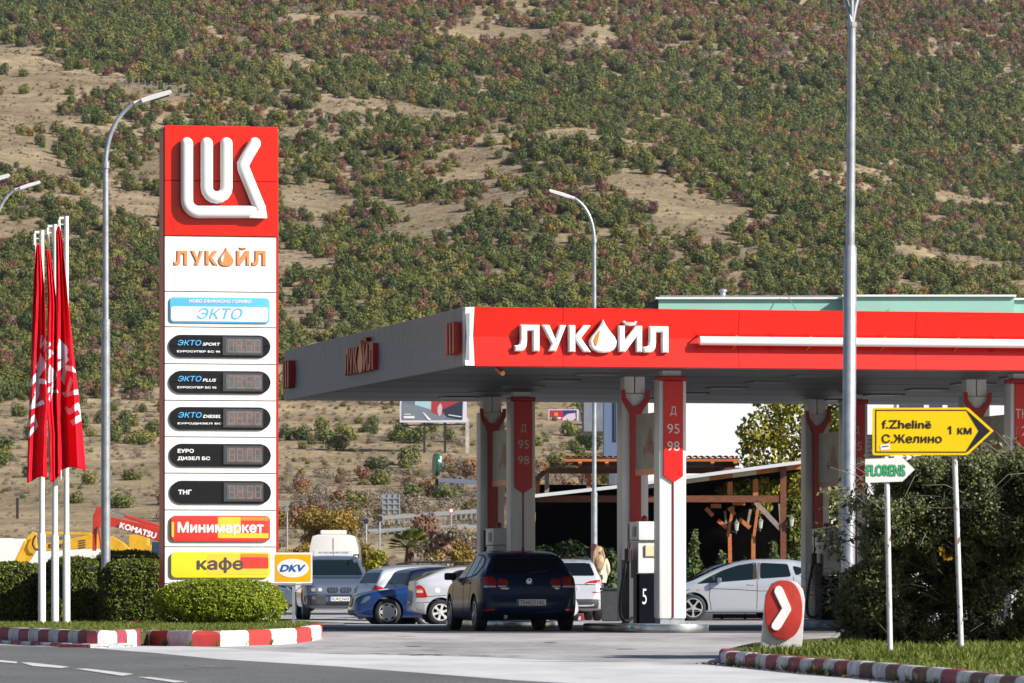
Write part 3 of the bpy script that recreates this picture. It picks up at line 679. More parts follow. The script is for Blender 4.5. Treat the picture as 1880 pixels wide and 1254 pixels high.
for k, (cy, val, rows) in enumerate([(636, '79.50', 0), (702, '73.50', 1), (768.5, '68.00', 2), (836, '68.00', 3), (904, '49.50', 4)]):
    dx = k * .5
    plaque(310 + dx, 496 + dx * .6, cy - 21.5, cy + 21.5, .1995, BLACK, 'price_plaque', dep=.03, bev=0)
    u0, z1 = FP.uz(408 + dx, cy - 18, -.08); u1, z0 = FP.uz(481.5 + dx * .7, cy + 17, -.08)
    fr = MB().box(u0, u1, -.078, -.115, z0, z1).obj('display_housing', HFR, pyl, bevel=.004)
    wu0, wu1, wz0, wz1 = u0 + .055, u1 - .02, z0 + .035, z1 - .035
    MB().box(wu0, wu1, -.116, -.119, wz0, wz1).obj('display_window', HOUS, fr)
    x = wu0 + .04; H = (wz1 - wz0) * .84; zc0 = wz0 + (wz1 - wz0) * .08; w = (wu1 - wu0) * .165
    lit = MB(); off = MB()
    for c in val:
        if c == '.':
            lit.box(x - .028, x - .008, -.1195, -.122, zc0, zc0 + .02); x += .03; continue
        t = .0135
        q = {'a': (x, x + w, zc0 + H - t, zc0 + H), 'd': (x, x + w, zc0, zc0 + t), 'g': (x, x + w, zc0 + H / 2 - t / 2, zc0 + H / 2 + t / 2),
             'f': (x, x + t, zc0 + H / 2, zc0 + H), 'e': (x, x + t, zc0, zc0 + H / 2), 'b': (x + w - t, x + w, zc0 + H / 2, zc0 + H), 'c': (x + w - t, x + w, zc0, zc0 + H / 2)}
        for s_, (a, b, c0, c1) in q.items(): (lit if s_ in SEG[c] else off).box(a + .003, b - .003, -.1195, -.122, c0 + .003, c1 - .003)
        x += w + (wu1 - wu0) * .062
    lit.obj('lit_digits', LED, fr, kind='stuff'); off.obj('unlit_digits', SEGOFF, fr, kind='stuff')
    for sx in (.06, .36, .66, .96):
        for sz in (z0 + .018, z1 - .018): pass
    if rows < 3:
        ptx('ЭКТО', 325.5 + dx, 370.5 + dx, cy - 12, cy - 1.5, -.0775, BLUE2, bold=.01, shear=.25)
        sub = ['SPORT', 'PLUS', 'DIESEL'][rows]; ptx(sub, 371.5 + dx, (405, 397, 407)[rows] + dx, cy - 7, cy - 1, -.0775, PRWH, bold=.03, shear=.3)
        ptx(['ЕУРОСУПЕР БС 98', 'ЕУРОСУПЕР БС 95', 'ЕУРОДИЗЕЛ БС'][rows], 325 + dx, (405, 397, 407)[rows] + dx, cy + 7, cy + 11.5, -.0775, PRWH, bold=.04)
    elif rows == 3:
        ptx('ЕУРО', 326, 356, cy - 12, cy - 4.5, -.0775, PRWH, bold=.04); ptx('ДИЗЕЛ БС', 326, 386, cy + 2, cy + 10, -.0775, PRWH, bold=.04)
    else: ptx('ТНГ', 327, 352, cy - 5, cy + 4, -.0775, PRWH, bold=.045)
def colour_plaque(pya, pyb, base, tabs, label):
    o = plaque(313, 495.5, pya, pyb, .085, base, 'colour_plaque', dep=.05, label=label, bev=.02)
    for i, (a, b, c, d, m) in enumerate(tabs):
        u0, z1 = FP.uz(a, c, -.097); u1, z0 = FP.uz(b, d, -.097)
        MB().prism(rbox(u0, u1, z0, z1, .02, 3), -.0962, -.0985 - i * .001, 'xz').obj('colour_field', m, o)
    return o
colour_plaque(946.5, 994, PRED, [(400, 442, 949, 988, PYEL2), (440, 493, 979, 988, PYEL2), (442, 493, 949, 956, PORG), (315, 319.5, 958, 986, PYEL2)], 'red and orange plaque reading Минимаркет')
colour_plaque(1013.5, 1061, PYEL, [(381, 442, 1016, 1055, PYEL2), (440, 493, 1044, 1055, PYEL2), (441, 493, 1023, 1044, PRED), (441, 493, 1016, 1023, PORG)], 'yellow and red plaque reading кафе')
ptx('Минимаркет', 326, 484.5, 958, 983.5, -.103, PRWH, bold=.035)
ptx('кафе', 361.5, 447.5, 1023, 1052, -.103, TXTG, bold=.03)
# ------------------------------------------------------------------ filling station canopy
CO = Vector((P(854, 0, 98.9).x, 98.9, 4.66)); FC = Fr(CO, PH)
can = thing('fuel_canopy', 'wide red fascia canopy over the pump islands', 'canopy', CO, PH)
CLN, CDP, CHT = 27., 18.5, 1.02
MB().box(.05, CLN, .05, CDP - .05, .0, .10).obj('ceiling', CEIL, can)
k = 0
for i in range(1, 7):
    for j in range(1, 6): MB().box(i * 4.0 - 1.3, i * 4.0 - .6, j * 3.1 - .35, j * 3.1 + .35, -.03, .0).obj('recessed_light', mat('light_panel', (.12, .12, .13), .4), can)
for j in range(6): MB().box(.1, CLN, 1.2 + j * 3, 1.215 + j * 3, -.004, .0).obj('ceiling_joint', DARK, can)
MB().box(.1, CLN, .1, CDP - .1, CHT - .12, CHT - .04).obj('roof_deck', GALV, can)
# front fascia: folded red cassettes, each with an upper and a lower slope
cuts = [.17] + [FC.uz(px, 620)[0] for px in (1034, 1357, 1682)]; cuts += [cuts[-1] + 3.25 * q for q in range(1, 6)]; cuts[-1] = CLN
prof = [(.22, 0), (-.02, 0), (.11, .51), (-.02, .99), (.02, CHT), (.22, CHT)]
MB().prism([(y, zz) for y, zz in prof], 0, .163, 'yz').obj('corner_trim', WHITE, can)
for a, b in zip(cuts[:-1], cuts[1:]):
    MB().prism(prof, a + .004, b - .004, 'yz').obj('fascia_panel', RED, can)
MB().box(.17, CLN, -.04, .05, -.022, -.002).obj('drip_edge', DRED, can)
# white side fascia with shallow ribs, its shade put into grey colours
rib = mat('ribbed_shaded_white', (.42, .44, .48), .5, var=.2, vs=1, stretch=(1, 9, .25))
nseg = 6
for i in range(nseg):
    a = .0 + i * CDP / nseg; b = a + CDP / nseg
    prof2 = [(-.004, 0), (.0, 0), (.027, .51), (0, CHT), (.08, CHT), (.08, 0)]
    vs = [(p[0], q, p[1]) for q in (a + .003, b - .003) for p in prof2]; n = 6
    MB().add(vs, [tuple(range(n)), tuple(range(2 * n - 1, n - 1, -1))] + [(j, n + j, n + (j + 1) % n, (j + 1) % n) for j in range(n)]).obj('side_fascia_panel', SIDE, can)
mb = MB(); 
for j in range(150): yy = .1 + j * (CDP - .2) / 150; mb.prism([(-.004, 0), (.023, .51), (-.004, CHT), (.01, CHT), (.035, .51), (.01, 0)], yy, yy + .035, 'xz')
mb.obj('fascia_rib', rib, can, kind='stuff')
MB().box(0, CLN, CDP - .04, CDP, 0, CHT).obj('rear_fascia', RED, can)
# white neon tube with brackets
mb = MB(); ua, zt = FC.uz(1284, 625.5, -.06); mb.tube([(ua, -.07, zt), (CLN, -.07, zt)], .078, 16); mb.obj('light_tube', WPLAS, can, smooth=40)
for j in range(12):
    x = ua + .0 + j * .655 * 1.03; mb = MB(); mb.box(x - .012, x + .012, -.07, .1, zt + .078, zt + .1); mb.beam((x - .06, .09, zt - .16), (x, -.05, zt - .06), .015, .015); mb.obj('tube_bracket', ORANGE if j % 2 else RED2, can)
wm2 = [('Л', 945, 990.5, 596, 645), ('У', 995.5, 1039.5, 596.5, 645), ('К', 1044, 1085, 597, 646.5), ('drop', 1082.5, 1132, 586.5, 647), ('И', 1136, 1179, 598, 646.5), ('dash', 1144, 1170, 589, 599), ('Л', 1181.5, 1227.5, 599, 647.5)]
wordmark(rects(FC, -.05, wm2), .035, .075, WPLAS, WPLAS, can, .022, ORANGE)
for px in (965, 1018, 1062, 1158, 1206): x, zz = FC.uz(px, 622, -.15); MB().box(x - .02, x + .02, .03, .14, zz - .03, zz + .03).obj('letter_standoff', GALV, can)
# letters and end marks on the side fascia
def side_glyph(poly, y0, y1, z0, z1, m, d=.06, name='sign_letter'):
    q = [(CDP - (y0 + a * (y1 - y0)), z0 + b * (z1 - z0)) for a, b in poly]
    MB().prism([(p[0], p[1]) for p in q], .02, -.03 - d, 'yz').obj(name, m, can)
sy = 7.3
for g, a, b in (('Л', 0, .46), ('У', .5, .92), ('К', .97, 1.4), ('drop', 1.42, 1.95), ('И', 2.0, 2.45), ('Л', 2.5, 3.0)):
    side_glyph(DROP if g == 'drop' else GL[g], sy + a, sy + b, .24, .74 if g != 'drop' else .86, RED2 if g != 'drop' else COPPER)
side_glyph(GL['dash'], sy + 2.1, sy + 2.35, .8, .88, RED2)
for base in (.35, CDP - 1.25):
    for off, h0, h1 in ((0, .22, .78), (.28, .22, .78), (.56, .22, .78)):
        MB().prism([(base + off, h0 + .03), (base + off + .06, h0), (base + off + .14, h0), (base + off + .16, h0 + .1), (base + off + .16, h1 - .04), (base + off + .1, h1), (base + off + .02, h1 - .02)], .02, -.13, 'yz').obj('emblem_stroke', RED2, can)
# small camera under the fascia
x, zz = FC.uz(917, 683, .3)
mb = MB(); mb.beam((x, .3, zz + .1), (x, .3, 0), .03, .03); mb.tube([(x - .02, .38, zz + .07), (x + .03, .16, zz - .03)], .045, 12); o = mb.obj('security_camera', COPPER)
o.location = CO; o.rotation_euler = (0, 0, PH); tag(o, 'small bullet security camera under the canopy fascia edge', 'camera')
# ------------------------------------------------------------------ pump islands
POST = mat('poster_art', (.34, .40, .38), .4, var=.5, vs=3.5, col2=(.30, .24, .15))
CASTLE = mat('poster_castle', (.42, .16, .09), .5); BEIGE = mat('printer_cover', (.68, .60, .38), .4)
def pump_island(px, Y, label, lines, sx=1., blue=False, num='5'):
    O = Vector((P(px, 0, Y).x, Y, 0)); t = thing('pump_island', label, 'fuel pump', O, PH, 'pump islands under the canopy')
    # kerb of the island with rounded ends, in steel
    out = []
    for k in range(13): a = math.pi * k / 12; out.append((.735 * math.cos(a) - .115, 3.2 + .6 * math.sin(a)))
    for k in range(13): a = math.pi + math.pi * k / 12; out.append((.735 * math.cos(a) - .115, -.35 + .5 * math.sin(a)))
    MB().prism(out, 0, .15, 'xy').obj('island_kerb', mat('blue_white_kerb', (.30, .42, .62), .5, var=.4, vs=3) if blue else STEEL, t, bevel=.025, smooth=40)
    MB().prism([(a * .93 - .02, b * .97) for a, b in out], .15, .156, 'xy').obj('island_slab', CONC, t)
    H = 4.66; w = .252
    # front column
    c = MB().box(-w, w, -.22, .22, .24, 4.52).obj('column', WHITE2, t, bevel=.05, smooth=40)
    MB().box(-w + .03, w - .03, -.19, .19, .15, .24).obj('plinth', GALV, t)
    MB().box(-.17, .17, -.14, .14, 4.52, H).obj('column_head', WHITE2, t)
    s0, s1 = 2.66, 4.53
    MB().box(-w - .005, w + .005, -.235, .2, 4.47, 4.56).obj('red_cap', RED2, t, bevel=.02)
    MB().prism([(-.18, s1 - .05), (-.18, s0 + .12), (0, s0), (.18, s0 + .12), (.18, s1 - .05)], -.222, -.262, 'xz').obj('grade_panel', mat('grade_panel_red', (.60, .006, .003), .35), t, bevel=.012)
    MB().box(-.016, .016, -.222, -.232, .26, s0 + .01).obj('groove_strip', DRED, t)
    zz = 3.85
    for ln in lines:
        n = len(ln); hw = .056 * n; text(ln, -hw, hw, zz, zz + .17, -.264, mat('silver_print', (.62, .60, .60), .4), t, bold=-.005); zz -= .31
    # rear column with the goblet shaped red band
    r = MB().box(-w, w, 2.7, 3.1, .2, 4.35).obj('column', WHITE2, t, bevel=.03, smooth=40)
    MB().box(-.19, -.01, 2.74, 3.06, 4.0, H).obj('column_head', WHITE2, t); MB().box(.01, .19, 2.74, 3.06, 4.0, H).obj('column_head', WHITE2, t)
    MB().prism([(-.10, 1.9), (-.10, 3.95), (-.13, 4.03), (-w - .01, 4.24), (-w - .02, 4.42), (-.20, 4.42), (-.19, 4.28), (-.06, 4.12), (.06, 4.12), (.19, 4.28), (.20, 4.42), (w + .02, 4.42), (w + .01, 4.24), (.13, 4.03), (.10, 3.95), (.10, 1.9)], 2.69, 2.64, 'xz').obj('red_band', RED2, t)
    # poster board hung between the two columns
    b = MB().box(-.07, -.03, .45, 2.35, 2.95, 3.95).obj('poster_board', POST, t)
    MB().box(-.075, -.02, .43, 2.37, 2.84, 2.95).obj('poster_rail', PORG if not blue else RED2, t)
    for (ya, yb, za, zb) in ((1.1, 1.35, 3.4, 3.62), (1.0, 1.25, 3.2, 3.4), (1.3, 1.5, 3.25, 3.45), (.8, 1.0, 3.15, 3.25), (1.6, 1.75, 3.2, 3.3)):
        MB().prism([(ya, za), (yb, za), (yb, zb), ((ya + yb) / 2, zb + .06), (ya, zb)], -.071, -.074, 'yz').obj('poster_shape', CASTLE, b)
    # dispenser
    d0, d1 = .95, 1.75; a0, a1 = -.34, .16
    MB().box(a0, a1, d0, d1, .16, 1.05).obj('dispenser_base', mat('navy_sheet', (.003, .004, .009), .5, spec=.08), t, bevel=.01)
    MB().box(a0 - .02, a1, d0 - .02, d1, 1.06, 1.64).obj('dispenser_body', WHITE2, t, bevel=.01)
    MB().box(a0 - .03, a1 + .05, d0 - .09, d1 + .05, 1.65, 1.99).obj('dispenser_head', WPLAS, t, bevel=.03, smooth=40)
    MB().box(a0 + .1, a0 + .44, d0 - .06, d0 - .02, 1.36, 1.57).obj('receipt_printer', BEIGE, t, bevel=.015)
    MB().box(a0 - .042, a0 - .032, d0 + .1, d0 + .35, 1.72, 1.9).obj('keypad', mat('keypad_blue', (.06, .12, .22), .3), t)
    text(num, a0 + .06, a0 + .14, .50, .78, d0 - .003, PRWH, t, bold=.0)
    MB().lathe([(0, 0), (.06, 0), (.06, .06), (.035, .10), (0, .11)], 12).obj('beacon', RED2, t, loc=(a0 + .17, d0 + .3, 1.995))
    # hose tower on the drive side: rods, nozzles, looping hoses
    MB().box(a0 - .16, a0 - .025, d0 + .08, d1 - .1, .16, 1.30).obj('hose_cabinet', mat('dark_slatted_sheet', (.10, .10, .11), .4), t)
    for i in range(4):
        x = a0 - .20 + .035 * i; y = d0 + .02 + .12 * i
        MB().tube([(x, y, 1.3), (x, y, 1.96)], .008, 6).obj('hose_rod', DARK, t)
        mb = MB(); mb.box(x - .06, x + .03, y - .09, y + .03, 1.26, 1.5); mb.tube([(x - .01, y - .02, 1.48), (x + .02, y, 1.62)], .018, 6); mb.obj('nozzle', [BLK, DRED, BLK, GREYP][i], t, bevel=.01)
        hp = []
        for k in range(15):
            q = k / 14; hp.append((x - .03 - .13 * math.sin(math.pi * min(1, q * 1.15)) + (.28 * max(0, q - .6)), y - .03, 1.32 - 1.12 * math.sin(math.pi * .5 * min(1, q * 1.3)) + (.0 if q < .77 else (q - .77) * .3)))
        MB().tube(hp, .026, 8).obj('hose', BLK, t, smooth=60)
    mb = MB(); mb.box(a1 + .02, a1 + .1, d0 + .05, d1 - .1, .16, 1.6); mb.obj('side_post', GREYP, t)
    return t
pump_island(1230, 101.4, 'sunlit front pump island with pump 5 between its columns', ['Д', '95', '98'])
pump_island(956, 112.2, 'shaded rear pump island behind the dark hatchback', ['Д', '95', '98'])
pump_island(1566, 113.6, 'shaded rear pump island beyond the tall lamp post', ['Д', '95', '98'], blue=True)
pump_island(1873, 102.8, 'pump island at the right edge with ТНГ on its column', ['ТНГ', '2'], num='8')
# ------------------------------------------------------------------ cars
def wheel_meshes(r, rimr, style):
    ty = MB(); w = .1
    ty.lathe([(rimr - .01, -w + .02), (rimr, -w), (rimr + .03, -w - .006), (r - .03, -w + .004), (r - .008, -w + .02), (r, -w + .045), (r, w - .045), (r - .008, w - .02), (r - .03, w - .004), (rimr + .03, w + .006), (rimr, w), (rimr - .01, w - .02)], 36)
    tm = ty.mesh('wheel', [TYRE], 40)
    rm = MB(); rm.lathe([(rimr, w - .02), (rimr, w), (rimr - .018, w + .004), (rimr - .025, w - .02)], 36, 0)
    rm.lathe([(rimr - .01, w - .07), (.0, w - .07)], 24, 1)
    if style == 'cover':      # plastic cover with small dark openings near its edge
        rm.prism([(rimr * (.80 + .13 * math.cos(7 * 2 * math.pi * k_ / 84)) * math.cos(2 * math.pi * k_ / 84), rimr * (.80 + .13 * math.cos(7 * 2 * math.pi * k_ / 84)) * math.sin(2 * math.pi * k_ / 84)) for k_ in range(84)], w - .04, w + .008, 'xy')
        for k in range(0):
            a = 2 * math.pi * k / 8; c, s = math.cos(a), math.sin(a)
            rr = rimr * .86; M = Matrix.Translation((c * rr, s * rr, w + .004)) @ Matrix.Rotation(a, 4, 'Z')
            rm.lathe([(.032, 0), (.0, .012)], 10, 1, M @ Matrix.Diagonal((.55, 1.25, 1, 1)))
        rm.lathe([(.07, w + .018), (.066, w + .026), (.05, w + .024)], 20, 0)
    else:
        n, ws = style
        for k in range(n):
            a = 2 * math.pi * (k + .25) / n; M = Matrix.Rotation(a, 4, 'Z')
            rm.prism([(.03, -ws * .8), (rimr * .55, -ws * .45), (rimr - .012, -ws * .9), (rimr - .012, ws * .9), (rimr * .55, ws * .45), (.03, ws * .8)], w - .04, w - .004, 'xy', 0, M)
        rm.lathe([(rimr * .28, w - .04), (rimr * .26, w + .004), (0, w + .01)], 20, 0)
    return tm, rm.mesh('rim', [RIMW if style == 'cover' or style[0] == 6 else RIM, UNDER], 35)
_WM = {}
def car(name, label, cat, x, y, head, sp, body, z=0., group='cars parked at the filling station', simple=False):
    """head: compass angle (radians, from +x) the car points to.  sp: lengths measured from the front bumper (s)"""
    L = sp['L']; root = thing(name, label, cat, (x, y, z), head, group)
    top, belt, bot, wd = sp['top'], sp['belt'], sp['bot'], sp['w']
    q = np.linspace(0, 1, 58 if not simple else 34); st_ = np.unique(np.concatenate([L * q, [.01, .03, .06, .1, .16, L - .16, L - .12, L - .09, L - .06, L - .035, L - .015, L - .005]])); st_ = np.clip(st_, 0, L)
    T = pc(top, st_); Bl = pc(belt, st_); Bo = pc(bot, st_); Wd = pc(wd, st_); tumb = sp.get('tumb', .2)
    rings = []
    for s, zt, zl, zb, w in zip(st_, T, Bl, Bo, Wd):
        zl = min(zl, zt - .012); gh = zt - zl; g = min(1, gh / .42); wr = w * (.935 - tumb * g); hh = zl - zb
        c = [(0, zb), (w * .72, zb), (w * .93, zb + .025), (w * .985, zb + min(.13, hh * .3)), (w, zb + hh * .50), (w * .992, zb + hh * .80), (w * .958, zl), (w * .935 * (1 - .5) + wr * .5, zl + gh * .45), (wr, zl + gh * .86), (wr * .88, zl + gh * .96), (wr * .5, zt - .006 * g), (0, zt)]
        k = np.arange(len(c)); tt = np.linspace(0, len(c) - 1, (len(c) - 1) * 3 + 1)
        rings.append((s, pchip(k, [p[0] for p in c], tt), pchip(k, [p[1] for p in c], tt)))
    m = len(rings[0][1]); vs = []; fs = []
    for s, yy, zz in rings:
        X = L / 2 - s
        vs += [(X, yy[i], zz[i]) for i in range(m)] + [(X, -yy[i], zz[i]) for i in range(m - 2, 0, -1)]
    n = 2 * m - 2
    for j in range(len(rings) - 1):
        for i in range(n): fs.append((j * n + i, j * n + (i + 1) % n, (j + 1) * n + (i + 1) % n, (j + 1) * n + i))
    fs += [tuple(range(n))[::-1], tuple((len(rings) - 1) * n + i for i in range(n))]
    me = bpy.data.meshes.new('body'); me.from_pydata(vs, [], fs); me.materials.append(body); me.materials.append(UNDER)
    bm = bmesh.new(); bm.from_mesh(me); bmesh.ops.recalc_face_normals(bm, faces=bm.faces); bm.to_mesh(me); bm.free()
    bv = BVHTree.FromPolygons([v.co[:] for v in me.vertices], [tuple(p.vertices) for p in me.polygons])
    bo = link(me, 'body', root)
    r = sp['r']; ax = (sp['fo'], sp['fo'] + sp['wb']); hw = max(b for a, b in wd)
    cut = MB()
    for a in ax: cut.prism([(L / 2 - a + (r + .05) * math.cos(2 * math.pi * k_ / 44), r + .01 + (r + .05) * math.sin(2 * math.pi * k_ / 44)) for k_ in range(44)], -1.3, 1.3, 'xz')
    co = cut.obj('cutter', UNDER, root); mod = bo.modifiers.new('arch', 'BOOLEAN'); mod.object = co; mod.solver = 'EXACT'; mod.material_mode = 'TRANSFER'
    nm = bpy.data.meshes.new_from_object(bo.evaluated_get(bpy.context.evaluated_depsgraph_get()))
    bo.modifiers.clear(); bo.data = nm; nm.name = 'body'; bpy.data.objects.remove(co)
    nm.shade_smooth(); nm.set_sharp_from_angle(angle=R(38))
    # wheels
    k = (r, sp['rim'], sp['style'])
    if k not in _WM: _WM[k] = wheel_meshes(*k)
    tm, rmm = _WM[k]
    for a in ax:
        for sgn in (1, -1):
            w_ = link(tm, 'wheel', root, (L / 2 - a, sgn * (hw - .115), r)); w_.rotation_euler = (R(-90) * sgn, 0, 0) if sgn > 0 else (R(90), 0, 0)
            link(rmm, 'rim', w_)
    def ov(poly, d, m_, nm_, off=.005, rnd=0, step=.07, par=None, skirt=.02, lab=None):
        """a shell that follows the body; poly in (s,z) for sides L/R, (y,z) for front/back F/B, (s,y) for top T"""
        if rnd: poly = chaikin(poly, rnd) if rnd != 1 or len(poly) < 4 else soft(poly, .05)
        pts, tr = tessel(poly, step); out = []
        dv = {'L': Vector((0, -1, 0)), 'R': Vector((0, 1, 0)), 'F': Vector((-1, 0, 0)), 'B': Vector((1, 0, 0)), 'T': Vector((0, 0, -1))}[d]
        for a, b in pts:
            if d in 'LR': o = Vector((L / 2 - a, 3 if d == 'L' else -3, b))
            elif d in 'FB': o = Vector((5 if d == 'F' else -5, a, b))
            else: o = Vector((L / 2 - a, b, 4))
            h = bv.ray_cast(o, dv)
            if h[0] is None: h = bv.find_nearest(o + dv * (3 if d in 'LR' else 5 - L / 2 if d in 'FB' else 3))
            out.append(h[0] - dv * off)
        mb_ = MB(); mb_.add(out, tr)
        cnt = {}
        for f in tr:
            for i in range(3):
                e = (f[i], f[(i + 1) % 3]); cnt[tuple(sorted(e))] = cnt.get(tuple(sorted(e)), 0) + 1
        ed = [e for e, c_ in cnt.items() if c_ == 1]; b0 = len(mb_.v); idx = {}
        for e in ed:
            for i in e:
                if i not in idx: idx[i] = len(mb_.v); mb_.v.append(tuple(out[i] + dv * skirt))
        for a, b in ed: mb_.f.append((a, b, idx[b], idx[a])); mb_.m.append(0)
        return mb_.obj(nm_, m_, par or root, lab, smooth=50)
    def line(pts, d, w=.007, nm_='panel_gap', m_=SEAM, off=.0025):
        poly = []; n_ = len(pts)
        for sg in (1, -1):
            rng = range(n_) if sg > 0 else range(n_ - 1, -1, -1)
            for i in rng:
                a = Vector(pts[max(i - 1, 0)]); b = Vector(pts[min(i + 1, n_ - 1)]); t_ = (b - a).normalized(); nn = Vector((-t_.y, t_.x)) * w * sg
                poly.append((pts[i][0] + nn.x, pts[i][1] + nn.y))
        return ov(poly, d, m_, nm_, off, 0, .06, skirt=.004)
    sides = sp.get('sides', 'LR')
    for d in sides:
        for tr_ in sp.get('trim', []): ov(tr_, d, BLK, 'window_trim', .003, 1)
        for wdw in sp.get('win', []): ov(wdw, d, sp.get('glass', GLASS), 'side_window', .008, 1)
        for ln in sp.get('gaps', []): line(ln, d)
        for hd in sp.get('handles', []):
            yy = hw * .985 * (1 if d == 'L' else -1); a, b = hd
            MB().box(L / 2 - a - .09, L / 2 - a + .09, yy - .02, yy + .02, b - .012, b + .014).obj('door_handle', body, root, bevel=.008)
        if sp.get('mirror'):
            a, b = sp['mirror']; sg = 1 if d == 'L' else -1; yy = hw * .97 * sg
            MB().box(L / 2 - a - .06, L / 2 - a + .06, min(yy, yy + .21 * sg), max(yy, yy + .21 * sg), b - .065, b + .07).obj('side_mirror', sp.get('mirror_mat', BLK), root, bevel=.035, smooth=50)
    if 'wind' in sp: ov(sp['wind'], 'F', sp.get('glassf', GLASS), 'windscreen', .006, 1)
    if 'rear' in sp: ov(sp['rear'], 'B', GLASS, 'rear_window', .008, 1)
    return root, ov, line, L
GOLF = dict(L=4.2, r=.318, rim=.225, style=(5, .035), fo=.88, wb=2.58,
    top=[(0, .50), (.05, .64), (.15, .73), (.5, .86), (1.0, .95), (1.25, 1.0), (1.6, 1.2), (2.0, 1.40), (2.4, 1.465), (2.8, 1.48), (3.3, 1.46), (3.68, 1.41), (3.8, 1.375), (3.92, 1.18), (4.02, 1.0), (4.07, .92), (4.11, .80), (4.15, .66), (4.2, .52)],
    belt=[(0, .48), (.3, .72), (1.2, .90), (2.5, .95), (3.6, .99), (3.95, .97), (4.1, .80), (4.2, .5)],
    bot=[(0, .32), (.1, .24), (.6, .19), (3.6, .2), (4.05, .25), (4.2, .34)],
    w=[(0, .52), (.06, .68), (.2, .79), (.5, .86), (1, .885), (2, .89), (3.3, .888), (3.75, .885), (4.0, .86), (4.12, .81), (4.17, .76), (4.2, .64)], tumb=.235,
    trim=[[(1.25, .93), (1.62, 1.16), (1.95, 1.33), (2.4, 1.41), (3.1, 1.40), (3.5, 1.33), (3.62, 1.2), (3.5, 1.02), (2.5, .955)]],
    win=[[(1.42, .965), (1.68, 1.16), (2.0, 1.315), (2.32, 1.375), (2.36, .985)], [(2.44, 1.38), (3.0, 1.375), (3.05, 1.01), (2.44, .985)], [(3.11, 1.365), (3.42, 1.31), (3.53, 1.2), (3.42, 1.06), (3.13, 1.02)]],
    gaps=[[(1.3, .93), (1.27, .6), (1.33, .26)], [(2.4, .96), (2.4, .5), (2.36, .26)], [(3.09, .98), (3.12, .75), (2.98, .5), (2.95, .3)]], handles=[(2.26, .86), (3.0, .88)], mirror=(1.5, 1.0),
    wind=[(-.62, 1.02), (.62, 1.02), (.52, 1.38), (-.52, 1.38)], rear=[(-.66, 1.05), (.66, 1.05), (.53, 1.375), (-.53, 1.375)])
def plate(root, ov, L, d, y0, z0, w, h, txt, ins=0.):
    """number plate: white board, blue field, characters, small red sun"""
    dx = .02 - ins; X = (-L / 2 - dx) if d == 'B' else (L / 2 + dx)
    fr = link(None, 'number_plate', root, (X, y0, z0)); fr.rotation_euler = (0, 0, R(-90) if d == 'B' else R(90))
    MB().box(-w / 2, w / 2, 0, .03, -h / 2, h / 2).obj('plate_board', PLATE, fr)
    MB().box(-w / 2, -w / 2 + w * .07, -.002, .0, -h / 2, h / 2).obj('blue_field', DKB, fr)
    a, b = txt.split('*'); u0 = -w / 2 + w * .1; tot = w * .86; la, lb = len(a), len(b); ch = tot / (la + lb + 1)
    text(a, u0, u0 + ch * la, -h * .34, h * .34, -.003, INK, fr); text(b, u0 + ch * (la + 1), u0 + tot, -h * .34, h * .34, -.003, INK, fr)
    MB().box(u0 + ch * (la + .2), u0 + ch * (la + .8), -.003, -.001, -h * .2, h * .2).obj('plate_emblem', RED2, fr)
    return fr
# dark blue hatchback waiting at the pump, seen from behind
gY = 104.6
r_, ov, line, L = car('hatchback', 'dark navy hatchback with plate TE 8231 AL waiting by the pump', 'car', P(966, 0, gY).x - .32, gY + 2.0, R(90 + 10.5), GOLF, P_NAVY, group='cars at the filling station')
r_.scale = (1.03, 1.04, 1.01)
for s in (1, -1):
    ov([(s * .86, .82), (s * .86, .97), (s * .80, 1.0), (s * .62, .995), (s * .59, .93), (s * .60, .82)], 'B', LAMP_D, 'tail_lamp', .012, 2, .05)
    ov([(s * .57, .825), (s * .57, .955), (s * .42, .965), (s * .365, .90), (s * .39, .825)], 'B', LAMP_D, 'tail_lamp', .012, 2, .05)
    ov([(s * .865, .795), (s * .865, .828), (s * .60, .828), (s * .60, .80)], 'B', LAMP_W, 'reverse_lamp', .014, 0, .05)
    ov([(s * .56, .80), (s * .56, .828), (s * .40, .828), (s * .42, .80)], 'B', LAMP_W, 'reverse_lamp', .014, 0, .05)
    ov([(s * .83, .37), (s * .83, .405), (s * .63, .405), (s * .64, .37)], 'B', LAMP_R, 'reflector', .008, 0, .05)
line([(-.62, 1.02), (-.66, .86), (-.60, .65), (-.4, .63), (0, .625), (.4, .63), (.60, .65), (.66, .86), (.62, 1.02)], 'B')
line([(-.86, .66), (-.5, .665), (0, .66), (.5, .665), (.86, .66)], 'B', .006); line([(-.84, .44), (0, .435), (.84, .44)], 'B', .006)
plate(r_, ov, L, 'B', -.02, .525, .52, .112, 'TE*8231AL')
ZB = lambda a: link(None, a, r_)
em = MB(); Mx = Matrix.Translation((-L / 2 + .075, 0, .905)) @ Matrix.Rotation(R(-90), 4, 'Y') @ Matrix.Rotation(R(-90), 4, 'Z')
em.lathe([(.057, 0), (.057, .012), (.046, .014), (.046, .004)], 28, 0, Mx); em.lathe([(.046, .003), (0, .003)], 28, 1, Mx)
for a, b, c, d in ((-.034, .034, -.012, -.004), (.034, .034, .012, -.004), (-.03, .012, -.016, -.036), (-.016, -.036, 0, .0), (0, 0, .016, -.036), (.016, -.036, .03, .012)):
    em.beam(Mx @ Vector((a, b, .01)), Mx @ Vector((c, d, .01)), .008, .006, 0, up=(1, 0, 0))
em.obj('round_badge', [CHROME, P_NAVY], r_)
